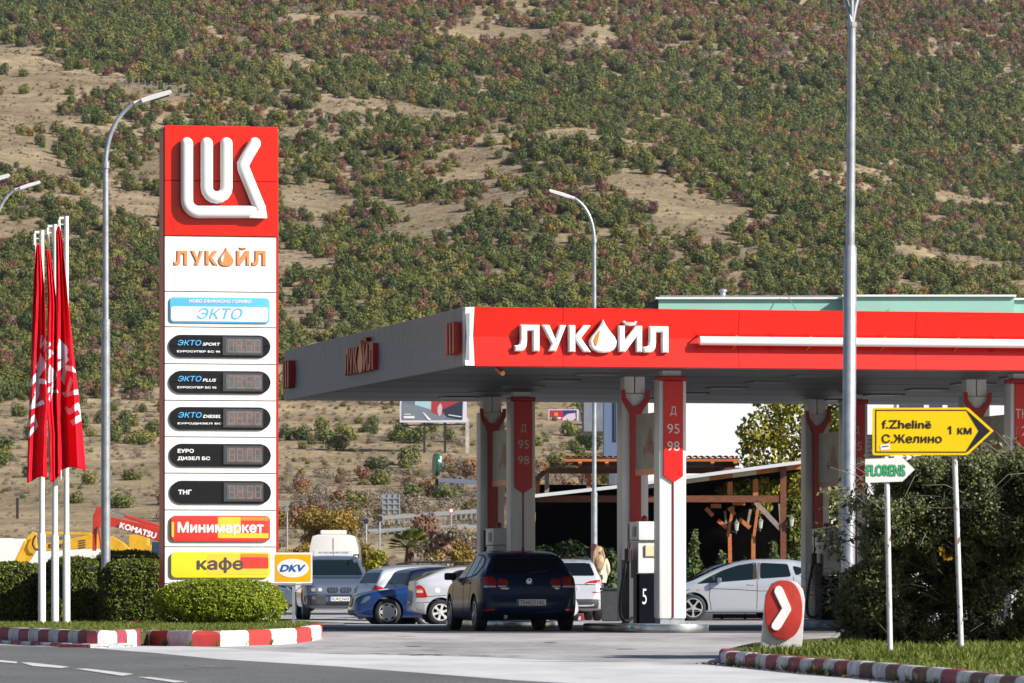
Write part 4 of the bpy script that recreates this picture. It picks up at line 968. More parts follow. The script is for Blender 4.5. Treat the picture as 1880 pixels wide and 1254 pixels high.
def btext(body, y0, y1, z0, z1, x=None, m=CHROME, root=None, Lc=None):
    f = link(None, 'badge', root); f.location = (x, (y0 + y1) / 2, (z0 + z1) / 2); f.rotation_euler = (0, 0, R(-90)); w = abs(y1 - y0)
    text(body, -w / 2, w / 2, -(z1 - z0) / 2, (z1 - z0) / 2, 0, m, f, bold=.02); return f
btext('GOLF', .38, .52, .765, .79, -L / 2 + .02, CHROME, r_); btext('TDI', -.52, -.44, .765, .79, -L / 2 + .02, CHROME, r_)
mb = MB(); mb.tube([(-2.05, .43, .26), (-1.9, .43, .27)], .038, 12); mb.obj('exhaust_pipe', CHROME, r_)
mb = MB(); mb.prism([(1.15, 1.45), (1.30, 1.455), (1.22, 1.53), (1.17, 1.535)], -.015, .015, 'xz'); o = mb.obj('roof_antenna', BLK, r_); o.location = (-2.6, 0, .0)
ov([(-.05, 1.36), (.05, 1.36), (.05, 1.385), (-.05, 1.385)], 'B', LAMP_D, 'brake_lamp', .008)
mb = MB(); mb.tube([(-2.0, 0, 1.06), (-1.96, -.35, 1.10)], .01, 6); mb.obj('rear_wiper', BLK, r_)
# silver compact SUV beyond it
SUV = dict(L=4.24, r=.325, rim=.22, style=(5, .04), fo=.85, wb=2.65, tumb=.19,
    top=[(0, .6), (.05, .78), (.2, .90), (.8, 1.0), (1.15, 1.06), (1.5, 1.26), (1.9, 1.46), (2.4, 1.55), (3.2, 1.54), (3.75, 1.48), (3.86, 1.45), (4.0, 1.22), (4.09, 1.04), (4.13, .95), (4.16, .80), (4.2, .62), (4.24, .5)],
    belt=[(0, .55), (.3, .85), (1.2, .98), (2.5, 1.02), (3.8, 1.06), (4.05, 1.0), (4.24, .48)], bot=[(0, .34), (.1, .27), (.6, .22), (3.7, .23), (4.1, .28), (4.24, .36)],
    w=[(0, .55), (.08, .72), (.3, .84), (.7, .89), (2, .895), (3.4, .893), (3.85, .875), (4.08, .83), (4.17, .77), (4.24, .62)],
    trim=[[(1.3, 1.0), (1.7, 1.28), (2.1, 1.43), (2.6, 1.475), (3.3, 1.46), (3.8, 1.36), (3.85, 1.2), (3.5, 1.07), (2.5, 1.03)]], win=[[(1.5, 1.04), (1.8, 1.27), (2.15, 1.4), (2.4, 1.43), (2.42, 1.06)], [(2.5, 1.43), (3.2, 1.42), (3.25, 1.1), (2.5, 1.06)]],
    mirror=(1.6, 1.08), rear=[(-.67, 1.12), (.67, 1.12), (.55, 1.44), (-.55, 1.44)])
r_, ov, line, L = car('crossover', 'silver crossover with roof rails parked beside the blonde woman', 'car', P(1044, 0, 141).x - .15, 143.1, R(90 + 4), SUV, P_SILV2, group='cars at the filling station')
for s in (1, -1):
    ov([(s * .86, .98), (s * .80, 1.03), (s * .52, .985), (s * .40, .935), (s * .60, .93), (s * .78, .95), (s * .84, .80)], 'B', LAMP_R, 'tail_lamp', .014, 1, .05)
    ov([(s * .70, .935), (s * .42, .93), (s * .5, .91), (s * .68, .91)], 'B', LAMP_W, 'reverse_lamp', .016, 0, .05)
    ov([(s * .88, .72), (s * .60, .72), (s * .61, .695), (s * .88, .70)], 'B', LAMP_D, 'reflector', .008, 0, .05)
    mb = MB(); mb.tube([(1.0, s * .56, 1.50), (.9, s * .57, 1.57), (-.9, s * .57, 1.58), (-1.3, s * .56, 1.53)], .018, 8); mb.obj('roof_rail', DARK, r_)
ov([(-.86, .5), (-.86, .30), (.86, .30), (.86, .5), (.7, .54), (-.7, .54)], 'B', GREYP, 'lower_bumper', .01, 0, .08); ov([(-.25, 1.46), (.25, 1.46), (.24, 1.49), (-.24, 1.49)], 'B', LAMP_R, 'brake_lamp', .01)
line([(-.66, .9), (0, .895), (.66, .9)], 'B', .008); plate(r_, ov, L, 'B', 0, .80, .52, .112, 'TE*2582', .085)
# silver tall hatchback parked side-on behind the pumps
ALT = dict(L=4.28, r=.325, rim=.235, style=(5, .038), fo=.87, wb=2.58, tumb=.17, glass=GLASST,
    top=[(0, .45), (.05, .62), (.15, .72), (.45, .86), (.85, 1.0), (1.2, 1.17), (1.6, 1.35), (2.0, 1.47), (2.5, 1.54), (3.1, 1.545), (3.6, 1.49), (3.92, 1.42), (4.02, 1.3), (4.14, 1.02), (4.2, .8), (4.25, .6), (4.28, .5)],
    belt=[(0, .43), (.3, .72), (.9, .90), (1.8, .96), (2.6, 1.03), (3.4, 1.09), (3.9, 1.12), (4.1, .98), (4.28, .48)], bot=[(0, .30), (.1, .22), (.6, .2), (3.7, .2), (4.1, .26), (4.28, .34)],
    w=[(0, .5), (.08, .68), (.3, .80), (.7, .87), (1.5, .885), (3.2, .885), (3.8, .86), (4.1, .80), (4.22, .72), (4.28, .58)],
    trim=[[(.95, .91), (1.25, 1.08), (1.6, 1.25), (2.0, 1.38), (2.46, 1.452), (2.46, 1.03), (1.6, .96)]],
    win=[[(1.03, .93), (1.3, 1.085), (1.36, 1.10), (1.38, .96)], [(1.44, .965), (1.42, 1.13), (1.65, 1.25), (2.0, 1.365), (2.38, 1.425), (2.36, 1.035)], [(2.56, 1.44), (3.24, 1.41), (3.31, 1.10), (2.54, 1.045)], [(3.36, 1.37), (3.60, 1.31), (3.64, 1.26), (3.57, 1.18), (3.43, 1.12)]],
    gaps=[[(1.29, .92), (1.27, .6), (1.32, .28)], [(2.46, 1.02), (2.46, .6), (2.45, .26)], [(3.36, 1.09), (3.42, .8), (3.2, .5)], [(1.28, .80), (1.9, .78), (2.5, .74), (3.3, .74)]], handles=[(2.31, .90), (3.2, .95)], mirror=(1.5, 1.0), mirror_mat=P_STEEL,
    wind=[(-.66, .99), (.66, .99), (.56, 1.42), (-.56, 1.42)], rear=[(-.6, 1.1), (.6, 1.1), (.5, 1.38), (-.5, 1.38)])
r_, ov, line, L = car('hatchback', 'tall silver hatchback parked side-on behind the sunlit pump island', 'car', P(1268, 0, 140.6).x + 1.27, 141.6, R(180 + 4), ALT, P_SILV, group='cars at the filling station')
line([(2.48, 1.03), (2.50, 1.44), (2.54, 1.44), (2.50, 1.03)], 'L', .02, 'door_pillar', mat('brown_grey_trim', (.13, .11, .11), .5), .006)
ov([(.35, .62), (.62, .76), (.85, .80), (.5, .66)], 'L', LAMP_H, 'headlamp', .006, 1, .04); ov([(.95, .75), (1.02, .75), (1.02, .78), (.95, .78)], 'L', LAMP_O, 'side_repeater', .004)
ov([(.55, .24), (1.3, .21), (3.0, .21), (3.0, .26), (1.3, .26)], 'L', P_SILV2, 'sill', .006)
# dark car beyond it
r_, ov, line, L = car('hatchback', 'grey blue car whose roof shows beyond the tall silver hatchback', 'car', P(1275, 0, 145).x + .6, 145.4, R(180 + 4), GOLF, P_STEEL, group='cars at the filling station', simple=True)
# silver hatchback, rear quarter
AST = dict(L=4.11, r=.305, rim=.205, style=(6, .05), fo=.82, wb=2.61, tumb=.19,
    top=[(0, .45), (.05, .6), (.15, .68), (.5, .80), (1.0, .90), (1.25, .96), (1.6, 1.15), (2.0, 1.34), (2.4, 1.41), (2.8, 1.425), (3.15, 1.395), (3.4, 1.34), (3.75, 1.19), (4.0, 1.08), (4.05, 1.06), (4.07, .95), (4.085, .6), (4.11, .5)],
    belt=[(0, .42), (.3, .68), (1.2, .88), (2.5, .94), (3.5, 1.0), (3.95, 1.02), (4.05, .95), (4.11, .48)], bot=[(0, .30), (.1, .22), (.6, .19), (3.4, .2), (3.8, .25), (4.11, .33)],
    w=[(0, .5), (.08, .66), (.3, .78), (.7, .84), (1.5, .855), (3.2, .855), (3.7, .84), (3.95, .80), (4.06, .76), (4.11, .66)],
    trim=[[(1.2, .90), (1.6, 1.13), (2.0, 1.29), (2.4, 1.355), (2.95, 1.34), (3.12, 1.28), (3.17, 1.15), (3.13, 1.0), (2.4, .955)]], win=[[(1.4, .95), (1.65, 1.11), (2.0, 1.26), (2.3, 1.32), (2.34, .975)], [(2.42, 1.325), (2.93, 1.315), (3.07, 1.25), (3.11, 1.13), (3.07, 1.015), (2.42, .98)]],
    gaps=[[(2.38, .94), (2.38, .5), (2.35, .28)], [(3.14, 1.0), (3.1, .75), (2.95, .55)], [(3.3, .72), (3.7, .69), (4.08, .665)], [(3.25, .56), (3.6, .55), (4.08, .54)]], mirror=(1.5, .95), handles=[(2.2, .84)], rear=[(-.66, 1.085), (.66, 1.085), (.52, 1.35), (-.52, 1.35)])
ax_, ay_ = P(811, 0, 132).x + 1.28, 132.2
r_, ov, line, L = car('hatchback', 'silver hatchback with upright red and white tail lamp beside the navy one', 'car', ax_ - .10, ay_ + .4, R(7), AST, P_SILV2, z=dip(-1.65, 132), group='cars at the filling station')
r_.scale = (.95,) * 3; s0 = 3.80
ov([(s0 + .02, .67), (s0 - .06, .67), (s0 - .005, .80), (s0 + .03, .90), (s0 + .13, .975), (s0 + .22, .96), (s0 + .24, .67)], 'R', LAMP_R, 'tail_lamp', .012, 1, .04)
ov([(s0 + .06, .78), (s0 + .22, .78), (s0 + .22, .835), (s0 + .07, .835)], 'R', LAMP_W, 'reverse_lamp', .016, 0, .04); ov([(s0 + .07, .84), (s0 + .22, .84), (s0 + .22, .875), (s0 + .08, .875)], 'R', LAMP_O, 'indicator_lamp', .0155, 0, .04)
ov([(s0 - .22, .78), (s0 - .22, .90), (s0 - .36, .90), (s0 - .36, .78)], 'R', P_WHITE, 'fuel_flap', .004, 2, .04)
ov([(s0 + .24, .3), (s0 + .24, .54), (3.84, .545), (3.82, .45), (3.82, .29)], 'R', paint('dusty_grey_paint', (.36, .36, .38), .2, .5), 'rear_bumper', .007, 0, .06); 
# blue saloon pointing left
MER = dict(L=4.53, r=.315, rim=.215, style='cover', fo=.80, wb=2.72, tumb=.2,
    top=[(0, .42), (.04, .60), (.12, .69), (.4, .785), (.8, .855), (1.2, .91), (1.5, .975), (1.9, 1.18), (2.3, 1.36), (2.8, 1.43), (3.3, 1.38), (3.8, 1.15), (4.05, 1.03), (4.4, .98), (4.48, .85), (4.53, .5)],
    belt=[(0, .4), (.25, .66), (.8, .80), (1.4, .885), (2.5, .95), (4.0, .98), (4.4, .92), (4.53, .47)], bot=[(0, .27), (.1, .2), (.6, .18), (3.8, .2), (4.2, .25), (4.53, .33)],
    w=[(0, .52), (.07, .68), (.25, .79), (.6, .85), (1.5, .864), (3.4, .864), (4.0, .84), (4.35, .78), (4.53, .6)],
    trim=[[(1.55, .93), (1.95, 1.13), (2.3, 1.29), (2.8, 1.36), (3.3, 1.32), (3.7, 1.12), (3.6, 1.0), (2.6, .965)]], win=[[(1.72, .96), (2.0, 1.12), (2.35, 1.27), (2.58, 1.315), (2.6, .985)], [(2.68, 1.32), (3.2, 1.29), (3.5, 1.12), (3.4, 1.01), (2.68, .99)]],
    gaps=[[(1.5, .9), (1.48, .6), (1.5, .27)], [(.05, .47), (.25, .5), (.42, .53)], [(2.64, .95), (2.64, .6), (2.62, .3)]], mirror=(1.75, .97), wind=[(-.64, .99), (.64, .99), (.52, 1.33), (-.52, 1.33)])
mx_, my_ = P(703, 0, 134.5).x, 134.2
r_, ov, line, L = car('saloon', 'blue saloon with silver wheel covers pointing left into the silver hatchback', 'car', mx_ + 1.46, my_ + 1.1, R(180 + 8), MER, P_BLUE, z=dip(mx_, 134), group='cars at the filling station')
ov([(.13, .52), (.24, .66), (.36, .70), (.40, .66), (.28, .56), (.2, .51)], 'L', LAMP_H, 'headlamp', .010, 1, .03)
ov([(.30, .62), (.34, .60), (.56, .61), (.77, .60)], 'F', LAMP_H, 'headlamp', .010, 1, .04)
ov([(-.25, .64), (.25, .64), (.28, .44), (-.28, .44)], 'F', BLK, 'grille', .012, 0, .05); ov([(-.55, .36), (.55, .36), (.5, .24), (-.5, .24)], 'F', BLK, 'air_intake', .008, 0, .06)
for k in range(4): ov([(-.24, .475 + .04 * k), (.24, .475 + .04 * k), (.24, .487 + .04 * k), (-.24, .487 + .04 * k)], 'F', CHROME, 'grille_bar', .02, 0, .08)
ov([(1.18, .55), (1.40, .555), (1.40, .575), (1.18, .57)], 'L', SEAM, 'trim_strip', .01)
# white and dark blue hatchbacks behind, rears to the left
gx_, gy_ = P(660, 0, 141).x, 141
for nm, lab, x0, y0, m_, lm in (('hatchback', 'white hatchback with round tail lamp behind the blue saloon', gx_, gy_, P_SILV2, LAMP_R), ('estate_car', 'dark blue car with slanted rear window between white and blue cars', P(712, 0, 138.4).x, 138.4, P_DBLUE, LAMP_D)):
    h = R(20); r_, ov, line, L = car(nm, lab, 'car', x0 + 2.1 * math.cos(h), y0 + 2.1 * math.sin(h), h, GOLF, m_, z=-.115 if m_ is P_SILV2 else -.14, group='cars at the filling station')
    for s in (1, -1):
        ov([(s * .85, .80), (s * .85, .97), (s * .74, 1.0), (s * .60, .96), (s * .57, .86), (s * .64, .80)], 'B', lm, 'tail_lamp', .012, 2, .05)
        ov([(s * .77, .85), (s * .77, .91), (s * .69, .91), (s * .69, .85)], 'B', LAMP_R if lm is LAMP_D else LAMP_D, 'lamp_ring', .018, 2, .03)
    ov([(3.86, .80), (3.86, .95), (4.0, .97), (4.04, .80)], 'R', lm, 'tail_lamp', .010, 1, .04)
    line([(-.85, .64), (0, .64), (.85, .64)], 'B', .006); mb = MB(); mb.tube([(-2.0, 0, 1.06), (-1.95, .4, 1.10)], .012, 6); mb.obj('rear_wiper', BLK, r_)
    ov([(-.3, .56), (.3, .56), (.3, .68), (-.3, .68)], 'B', PLATE, 'number_plate', .012)
# grey-blue off-roader facing the camera
X3 = dict(L=4.57, r=.36, rim=.24, style=(5, .045), fo=.85, wb=2.8, tumb=.2,
    top=[(0, .62), (.04, .82), (.12, .93), (.4, 1.02), (.9, 1.09), (1.3, 1.13), (1.7, 1.38), (2.05, 1.56), (2.4, 1.64), (2.9, 1.67), (3.8, 1.63), (4.15, 1.52), (4.35, 1.2), (4.45, .95), (4.57, .6)],
    belt=[(0, .58), (.25, .88), (.9, 1.03), (2.5, 1.10), (4.1, 1.15), (4.4, .95), (4.57, .55)], bot=[(0, .38), (.1, .30), (.6, .28), (3.8, .28), (4.2, .32), (4.57, .4)],
    w=[(0, .62), (.06, .78), (.2, .86), (.5, .915), (1.5, .925), (3.8, .92), (4.3, .86), (4.57, .7)],
    trim=[[(1.5, 1.09), (1.9, 1.36), (2.3, 1.53), (3.2, 1.56), (4.0, 1.48), (4.1, 1.25), (3.6, 1.13), (2.4, 1.11)]], win=[[(1.7, 1.12), (2.0, 1.36), (2.4, 1.5), (2.6, 1.51), (2.62, 1.13)], [(2.7, 1.51), (3.4, 1.5), (3.45, 1.16), (2.7, 1.13)]],
    mirror=(1.75, 1.15), mirror_mat=P_STEEL, wind=[(-.70, 1.145), (.70, 1.145), (.57, 1.56), (-.57, 1.56)], glassf=GLASST)
bY = 146.5
r_, ov, line, L = car('offroader', 'grey blue off-roader with twin kidney grille facing the road', 'car', P(622, 0, bY).x - .20, bY + 2.28, R(-90 + 5.5), X3, P_STEEL, group='cars at the filling station')
for s in (1, -1):
    ov([(s * .40, .72), (s * .37, .83), (s * .58, .86), (s * .80, .84), (s * .86, .78), (s * .80, .71), (s * .6, .70)], 'F', LAMP_H, 'headlamp', .012, 1, .05)
    for q in (.5, .68): ov([(s * (q - .05), .73), (s * (q + .05), .73), (s * (q + .05), .82), (s * (q - .05), .82)], 'F', LAMP_W, 'headlamp_lens', .02, 2, .03)
    ov([(s * .03, .70), (s * .03, .83), (s * .29, .84), (s * .32, .78), (s * .29, .70)], 'F', BLK, 'grille', .014, 1, .05)
    for q in range(6): a = .06 + q * .038; ov([(s * a, .705), (s * a, .835), (s * (a + .014), .835), (s * (a + .014), .705)], 'F', CHROME, 'grille_bar', .024, 0, .1)
    ov([(s * .9, .36), (s * .9, .62), (s * .36, .64), (s * .34, .50), (s * .34, .36)], 'F', GREYP, 'lower_bumper', .012, 0, .06)
    ov([(s * .62, .52), (s * .72, .52), (s * .72, .60), (s * .62, .60)], 'F', LAMP_H, 'fog_lamp', .02, 2, .03)
    mb = MB(); mb.tube([(.7, s * .60, 1.60), (.6, s * .61, 1.68), (-1.2, s * .61, 1.69), (-1.5, s * .6, 1.62)], .02, 8); mb.obj('roof_rail', DARK, r_)
ov([(-.35, .60), (-.35, .64), (.35, .64), (.35, .60)], 'F', BLK, 'air_intake', .012, 0, .06); ov([(-.36, .36), (-.36, .47), (.36, .47), (.36, .36)], 'F', BLK, 'air_intake', .012, 0, .06)
line([(-.86, .63), (-.4, .665), (0, .66), (.4, .665), (.86, .63)], 'F', .006)
plate(r_, ov, L, 'F', 0, .535, .52, .112, 'SU*2360')
for s in (1, -1): MB().tube([(-.55 + 1.1, s * .35, 1.02), (-.05 + 1.1, s * .33, 1.06)], .012, 6).obj('windscreen_wiper', BLK, r_)
# cars that show only as slivers
car('hatchback', 'white car nose showing between clipped bush and advertising post', 'car', P(529, 0, 190).x - 1.9, 191.5, R(-25), GOLF, P_WHITE, z=-.02, group='cars at the filling station', simple=True)
car('hatchback', 'dark car half hidden behind the steel advertising post', 'car', P(540, 0, 200).x - 1.0, 202, R(-35), GOLF, P_BLACK, z=.0, group='cars at the filling station', simple=True)
r_, ov, line, L = car('estate_car', 'pale estate with black roof rails showing above the silver hatchback', 'car', P(800, 0, 147).x + .2, 147.5, R(6), SUV, P_SILV, z=-.12, group='cars at the filling station', simple=True)
for s in (1, -1): mb = MB(); mb.tube([(.9, s * .57, 1.52), (.8, s * .58, 1.60), (-.8, s * .58, 1.61), (-1.2, s * .57, 1.55)], .022, 8); mb.obj('roof_rail', BLK, r_)
# white camper van beyond
vY = 222; vx = P(612, 0, vY).x; t = thing('camper_van', 'white high-roof camper van behind the grey off-roader', 'van', (vx, vY, .1))
pr = [(-.98, .35), (-1.0, 1.2), (-.93, 2.35), (-.82, 2.78), (-.6, 2.84), (.6, 2.84), (.82, 2.78), (.93, 2.35), (1.0, 1.2), (.98, .35)]
MB().prism(pr, 0, 5.4, 'xz').obj('body', P_CREAM, t, bevel=.04, smooth=45)
MB().box(-.52, .5, .3, 1.3, 2.84, 3.02).obj('roof_air_unit', P_CREAM, t, bevel=.05); MB().box(-.38, .38, .02, .3, 2.72, 2.83).obj('high_brake_lamp', DARK, t)
MB().box(-.75, .75, -.012, 0, 1.75, 2.22).obj('rear_door_panel', P_WHITE, t); text('MOTORCARAVAN TOURS', -.58, .58, 2.1, 2.17, -.016, GREYP, t)
MB().box(-.006, .006, -.015, 0, .4, 2.7).obj('door_gap', SEAM, t)
for a in (.9, 4.4):
    for s in (1, -1): w_ = link(_WM[(.36, .24, (5, .045))][0], 'wheel', t, (s * .88, a, .34)); w_.rotation_euler = (0, R(90), 0)
# ------------------------------------------------------------------ lamp posts
def lamp(px, py_base, Y, zb, sgn, label, H=10.3, joint=5.6, arms=1, gp='curved galvanised street lamps'):
    x = P(px, 0, Y).x; t = thing('street_lamp', label, 'street lamp', (x, Y, zb), 0, gp)
    MB().tube([(0, 0, -.1), (0, 0, joint)], [.085, .078], 16).obj('lower_pole', GALV, t, smooth=40)
    z2 = H - 1.45
    MB().tube([(0, 0, joint), (0, 0, joint + .06), (0, 0, z2)], [.06, .058, .05], 16).obj('upper_pole', GALV, t, smooth=40)
    MB().tube([(0, 0, joint - .06), (0, 0, joint + .05)], .083, 16).obj('collar', GALV, t); MB().tube([(0, 0, z2 - .08), (0, 0, z2 + .04)], .066, 16).obj('collar', GALV, t)
    MB().box(-.2, .2, -.2, .2, -.1, .03).obj('base_plate', GALV, t)
    arm = [(sgn * .78 * (1 - math.cos(a)) , 0, z2 + 1.15 * math.sin(a)) for a in [R(q * 7) for q in range(11)]]
    e = arm[-1]; MB().tube(arm, [.042] * 8 + [.038] * 3, 12).obj('arm', GALV, t, smooth=50)
    d = Vector((sgn * .95, 0, .30)).normalized(); e = Vector(e); MB().tube([e, e + d * .16], .045, 12).obj('spigot', WHITE2, t)
    a = e + d * .14
    M = Matrix.Translation(a) @ (Matrix.Rotation(-math.atan2(d.z, sgn * d.x) * sgn, 4, 'Y'))
    k = sgn; mb = MB(); mb.prism([(0, -.04), (.12 * k, -.045), (.50 * k, -.045), (.56 * k, -.01), (.55 * k, .035), (.2 * k, .05), (0, .04)], -.12, .12, 'xz', 0, M)
    mb.obj('lamp_head', WHITE2, t, bevel=.01); MB().box(min(.15 * k, .5 * k), max(.15 * k, .5 * k), -.09, .09, -.052, -.046, 0, M).obj('lamp_glass', DARK, t)
    return t
lamp(194, 1140, 101.8, .17, 1, 'street lamp arching right just beside the price pylon', H=9.66, joint=5.38)
lamp(1091, 1130, 148, 0, -1, 'street lamp arching left behind the canopy above the crossover', H=11.32, joint=3.25)
lamp(-8, 1130, 150, 0, 1, 'far street lamp whose arm enters at the left edge', H=11.68, joint=6)
t = lamp(-92, 1130, 112, 0, 1, 'nearer street lamp showing only its head at the left edge', H=9.08, joint=5); t.rotation_euler = (0, 0, R(0))
q_ = P(1090, 1010, 147.8); o = MB().box(-.075, .075, -.0, .012, -.16, .16).obj('sticker', mat('dark_sticker', (.10, .04, .05), .5, var=.6, vs=9), loc=(q_.x, 147.9, q_.z)); tag(o, 'dark faded sticker on the lamp post above the woman', 'sticker')
# tall post on the right, three arms at its top
Y = 66.2; x = P(1556, 0, Y).x; t = thing('lamp_post', 'tall galvanised lamp post in front of the canopy, forked at its top', 'lamp post', (x, Y, .12))
lean = P(1564, 0, Y).x - x
def lz(py): return CH + (HZ - py) * Y / F - .12
h = lz(45)
MB().tube([(0, 0, -.1), (lean * .62, 0, lz(455)), (lean * .62, 0, lz(450))], [.081, .076, .055], 12).obj('lower_pole', GALV, t, smooth=40)
MB().tube([(lean * .62, 0, lz(452)), (lean, 0, h)], [.054, .047], 12).obj('upper_pole', GALV, t, smooth=40)
MB().tube([(lean, 0, h - .03), (lean, 0, h + .025)], .058, 12).obj('collar', GALV, t)
for a in (-.125, .0, .13):
    MB().tube([(lean + a * .1, a * .3, h + .02), (lean + a * .35 + .0, abs(a) * .5, h + .22), (lean + a * 1.2, abs(a) + .02, h + .6), (lean + a * 3, abs(a) * 3, h + 1.2)], [.02, .024, .028, .03], 10).obj('arm', GALV, t, smooth=50)
# ------------------------------------------------------------------ flagpoles with drooping flags
def flag(px, ptop, Y, fl, fr_, dpt, label, ys, flip=1):
    x = P(px, 0, Y).x; t = thing('flagpole', label + ' pole', 'flagpole', (x, Y, .17), 0, 'white flagpoles behind the low kerb')
    H = CH + (HZ - ptop) * Y / F - .17; hj = CH + (HZ - (982 + (3 if px > 90 else 0))) * Y / F - .17
    MB().tube([(0, 0, -.1), (0, 0, hj), (0, 0, hj + .03)], [.066, .064, .05], 16).obj('lower_pole', WPLAS, t, smooth=40)
    MB().tube([(0, 0, hj), (0, 0, H)], [.048, .038], 16).obj('upper_pole', WPLAS, t, smooth=40)
    sc = Y / F
    MB().box(-.125, -.03, -.02, .02, H - .05, H - .01).obj('top_bracket', WPLAS, t); MB().box(-.1, -.03, -.015, .015, H - .15, H - .13).obj('top_bracket', WPLAS, t)
    MB().tube([(-.115, -.02, H - .03), (-.10, -.03, H - .5), (-.11, -.03, H * .5), (-.09, -.03, .9 + 1.6)], .011, 6).obj('halyard', WPLAS, t)
    MB().tube([(-.13, -.02, H - .06), (-.13, -.02, H - .25)], .022, 8).obj('swivel', WPLAS, t)
    # cloth between two outline curves
    ya = fl[0][0]; yb = fl[-1][0]; nv, nu = 90, 26
    off = (ys or 0)
    def surf(a, b):
        py = ya + (yb - ya) * b + (math.sin(a * 5 + px) * 4 - 6 * a) * b ** 3; l = float(np.interp(py, [q[0] for q in fl], [q[1] for q in fl])); r = float(np.interp(py, [q[0] for q in fr_], [q[1] for q in fr_]))
        l, r = l - (r - l) * .07 * b, r + (r - l) * .09 * b; pxx = l + (r - l) * a; w = (r - l) * sc
        dy = math.sin(a * 8.5 + b * 2.5 + px) * .13 * min(1, .25 + b * 1.5) * min(1, w * 2) + math.sin(a * 17 + b * 5 + px * .3) * .04
        return Vector(((pxx - px) * sc, -.16 + dy - dpt, CH + (HZ - py) * sc - .17))
    vs = [surf(i / nu, j / nv) for j in range(nv + 1) for i in range(nu + 1)]; n = nu + 1
    fs = [(j * n + i, j * n + i + 1, (j + 1) * n + i + 1, (j + 1) * n + i) for j in range(nv) for i in range(nu)]
    c = MB().add(vs, fs).obj('flag', CLOTH, None, smooth=80, loc=(x, Y, .17)); tag(c, label, 'flag', 'drooping red flags'); c.name = 'flag'
    md = c.modifiers.new('thick', 'SOLIDIFY'); md.thickness = .004
    return c, surf, (x, Y, .17)
def flagtext(c, surf, items):
    """letters laid along the cloth: (glyph, centre a, centre b, half size a, half size b, turn)"""
    for g, ca, cb, sa, sb, rt in items:
        poly = DROP if g == 'drop' else GL[g]; q = []
        for a, b in poly:
            X, Yy = a - .5, b - .5; rx, ry = X * math.cos(R(rt)) - Yy * math.sin(R(rt)), X * math.sin(R(rt)) + Yy * math.cos(R(rt))
            q.append((ca + rx * 2 * sa, cb - ry * 2 * sb))
        try: pts, tr = tessel(q, .035)
        except Exception: continue
        out = []
        for a, b in pts: a = min(1, max(0, a)); out.append(surf(a, b) + Vector((0, -.018, 0)))
        MB().add(out, tr).obj('flag_lettering', CLOTHW, c)
z3 = lambda X, Yz: (380 + Yz / 2.414, X / 2.414)
f1 = flag(77, 423, 97.6, [z3(165, 168), z3(155, 300), z3(148, 500), (z3(140, 760)), z3(132, 1000), z3(130, 1215)], [z3(182, 168), z3(200, 360), z3(205, 520), z3(206, 760), z3(213, 880), z3(207, 960), z3(206, 1050), z3(205, 1215)], .0, 'leftmost of three drooping red flags', 0)
flagtext(f1[0], f1[1], [('И', .80, .42, .2, .03, -20), ('drop', .66, .50, .34, .042, 10), ('К', .52, .59, .42, .045, -50), ('У', .33, .67, .36, .042, -55), ('Л', .16, .76, .26, .042, -60)])
f2 = flag(101, 412, 98.0, [z3(212, 195), z3(220, 400), z3(217, 600), z3(214, 900), z3(228, 1000), z3(234, 1215)], [z3(228, 195), z3(245, 300), z3(261, 440), z3(263, 600), z3(264, 860), z3(270, 1010), z3(274, 1215)], .22, 'middle one of three drooping red flags', 0)
flagtext(f2[0], f2[1], [('И', .2, .44, .3, .03, -60), ('drop', .42, .535, .48, .040, 15), ('К', .5, .62, .42, .032, -55)])
f3 = flag(122, 397, 98.4, [z3(268, 95), z3(261, 120), z3(262, 450), z3(260, 800), z3(262, 950), z3(270, 1060), z3(276, 1172)], [z3(276, 95), z3(287, 150), z3(310, 380), z3(330, 600), z3(350, 800), z3(368, 1000), z3(381, 1172), z3(381, 1180)], .42, 'rightmost and widest of three drooping red flags', 0)
flagtext(f3[0], f3[1], [('drop', .34, .50, .34, .042, 20), ('К', .50, .59, .40, .046, -55), ('У', .64, .675, .34, .044, -55), ('Л', .78, .765, .30, .044, -60)])
o = MB(); 
bx = P(122, 0, 102).x
# ------------------------------------------------------------------ small advertising board
Y = 92.5; x = P(539, 0, Y).x; t = thing('advertising_sign', 'amber board with white oval reading DKV on a thin steel post', 'sign', (x, Y, .17)); A = Fr((x, Y, .17), 0)
def bx2(a, b, c, d, y=0.): u0, z1 = A.uz(a, c, y); u1, z0 = A.uz(b, d, y); return u0, u1, z0, z1
u0, u1, z0, z1 = bx2(503, 573.5, 1014.5, 1071); MB().prism(rbox(u0, u1, z0, z1, .02, 3), 0, -.05, 'xz').obj('board', WPLAS, t)
u0, u1, z0, z1 = bx2(505.5, 571, 1018, 1067.5); MB().prism(rbox(u0, u1, z0, z1, .02, 3), -.051, -.054, 'xz').obj('amber_face', AMBER, t)
u0, u1, z0, z1 = bx2(508.5, 567.5, 1026, 1060.5); MB().prism([((u0 + u1) / 2 + (u1 - u0) / 2 * math.cos(2 * math.pi * k / 40), (z0 + z1) / 2 + (z1 - z0) / 2 * math.sin(2 * math.pi * k / 40)) for k in range(40)], -.055, -.058, 'xz').obj('white_oval', PRWH, t)
u0, u1, z0, z1 = bx2(513, 562, 1036.5, 1050); text('DKV', u0, u1, z0, z1, -.0595, DKB, t, bold=.05, shear=.35)
zz = A.uz(0, 1072)[1]; MB().box(-.30, .30, -.045, -.005, zz - .02, zz).obj('bracket_rail', GALV, t); MB().box(-.022, .022, -.03, .014, -.1, zz).obj('post', GALV, t)
for s in (1, -1): mb = MB(); mb.beam((0, -.01, zz - .14), (s * .17, -.01, zz - .01), .02, .02); mb.obj('brace', GALV, t)
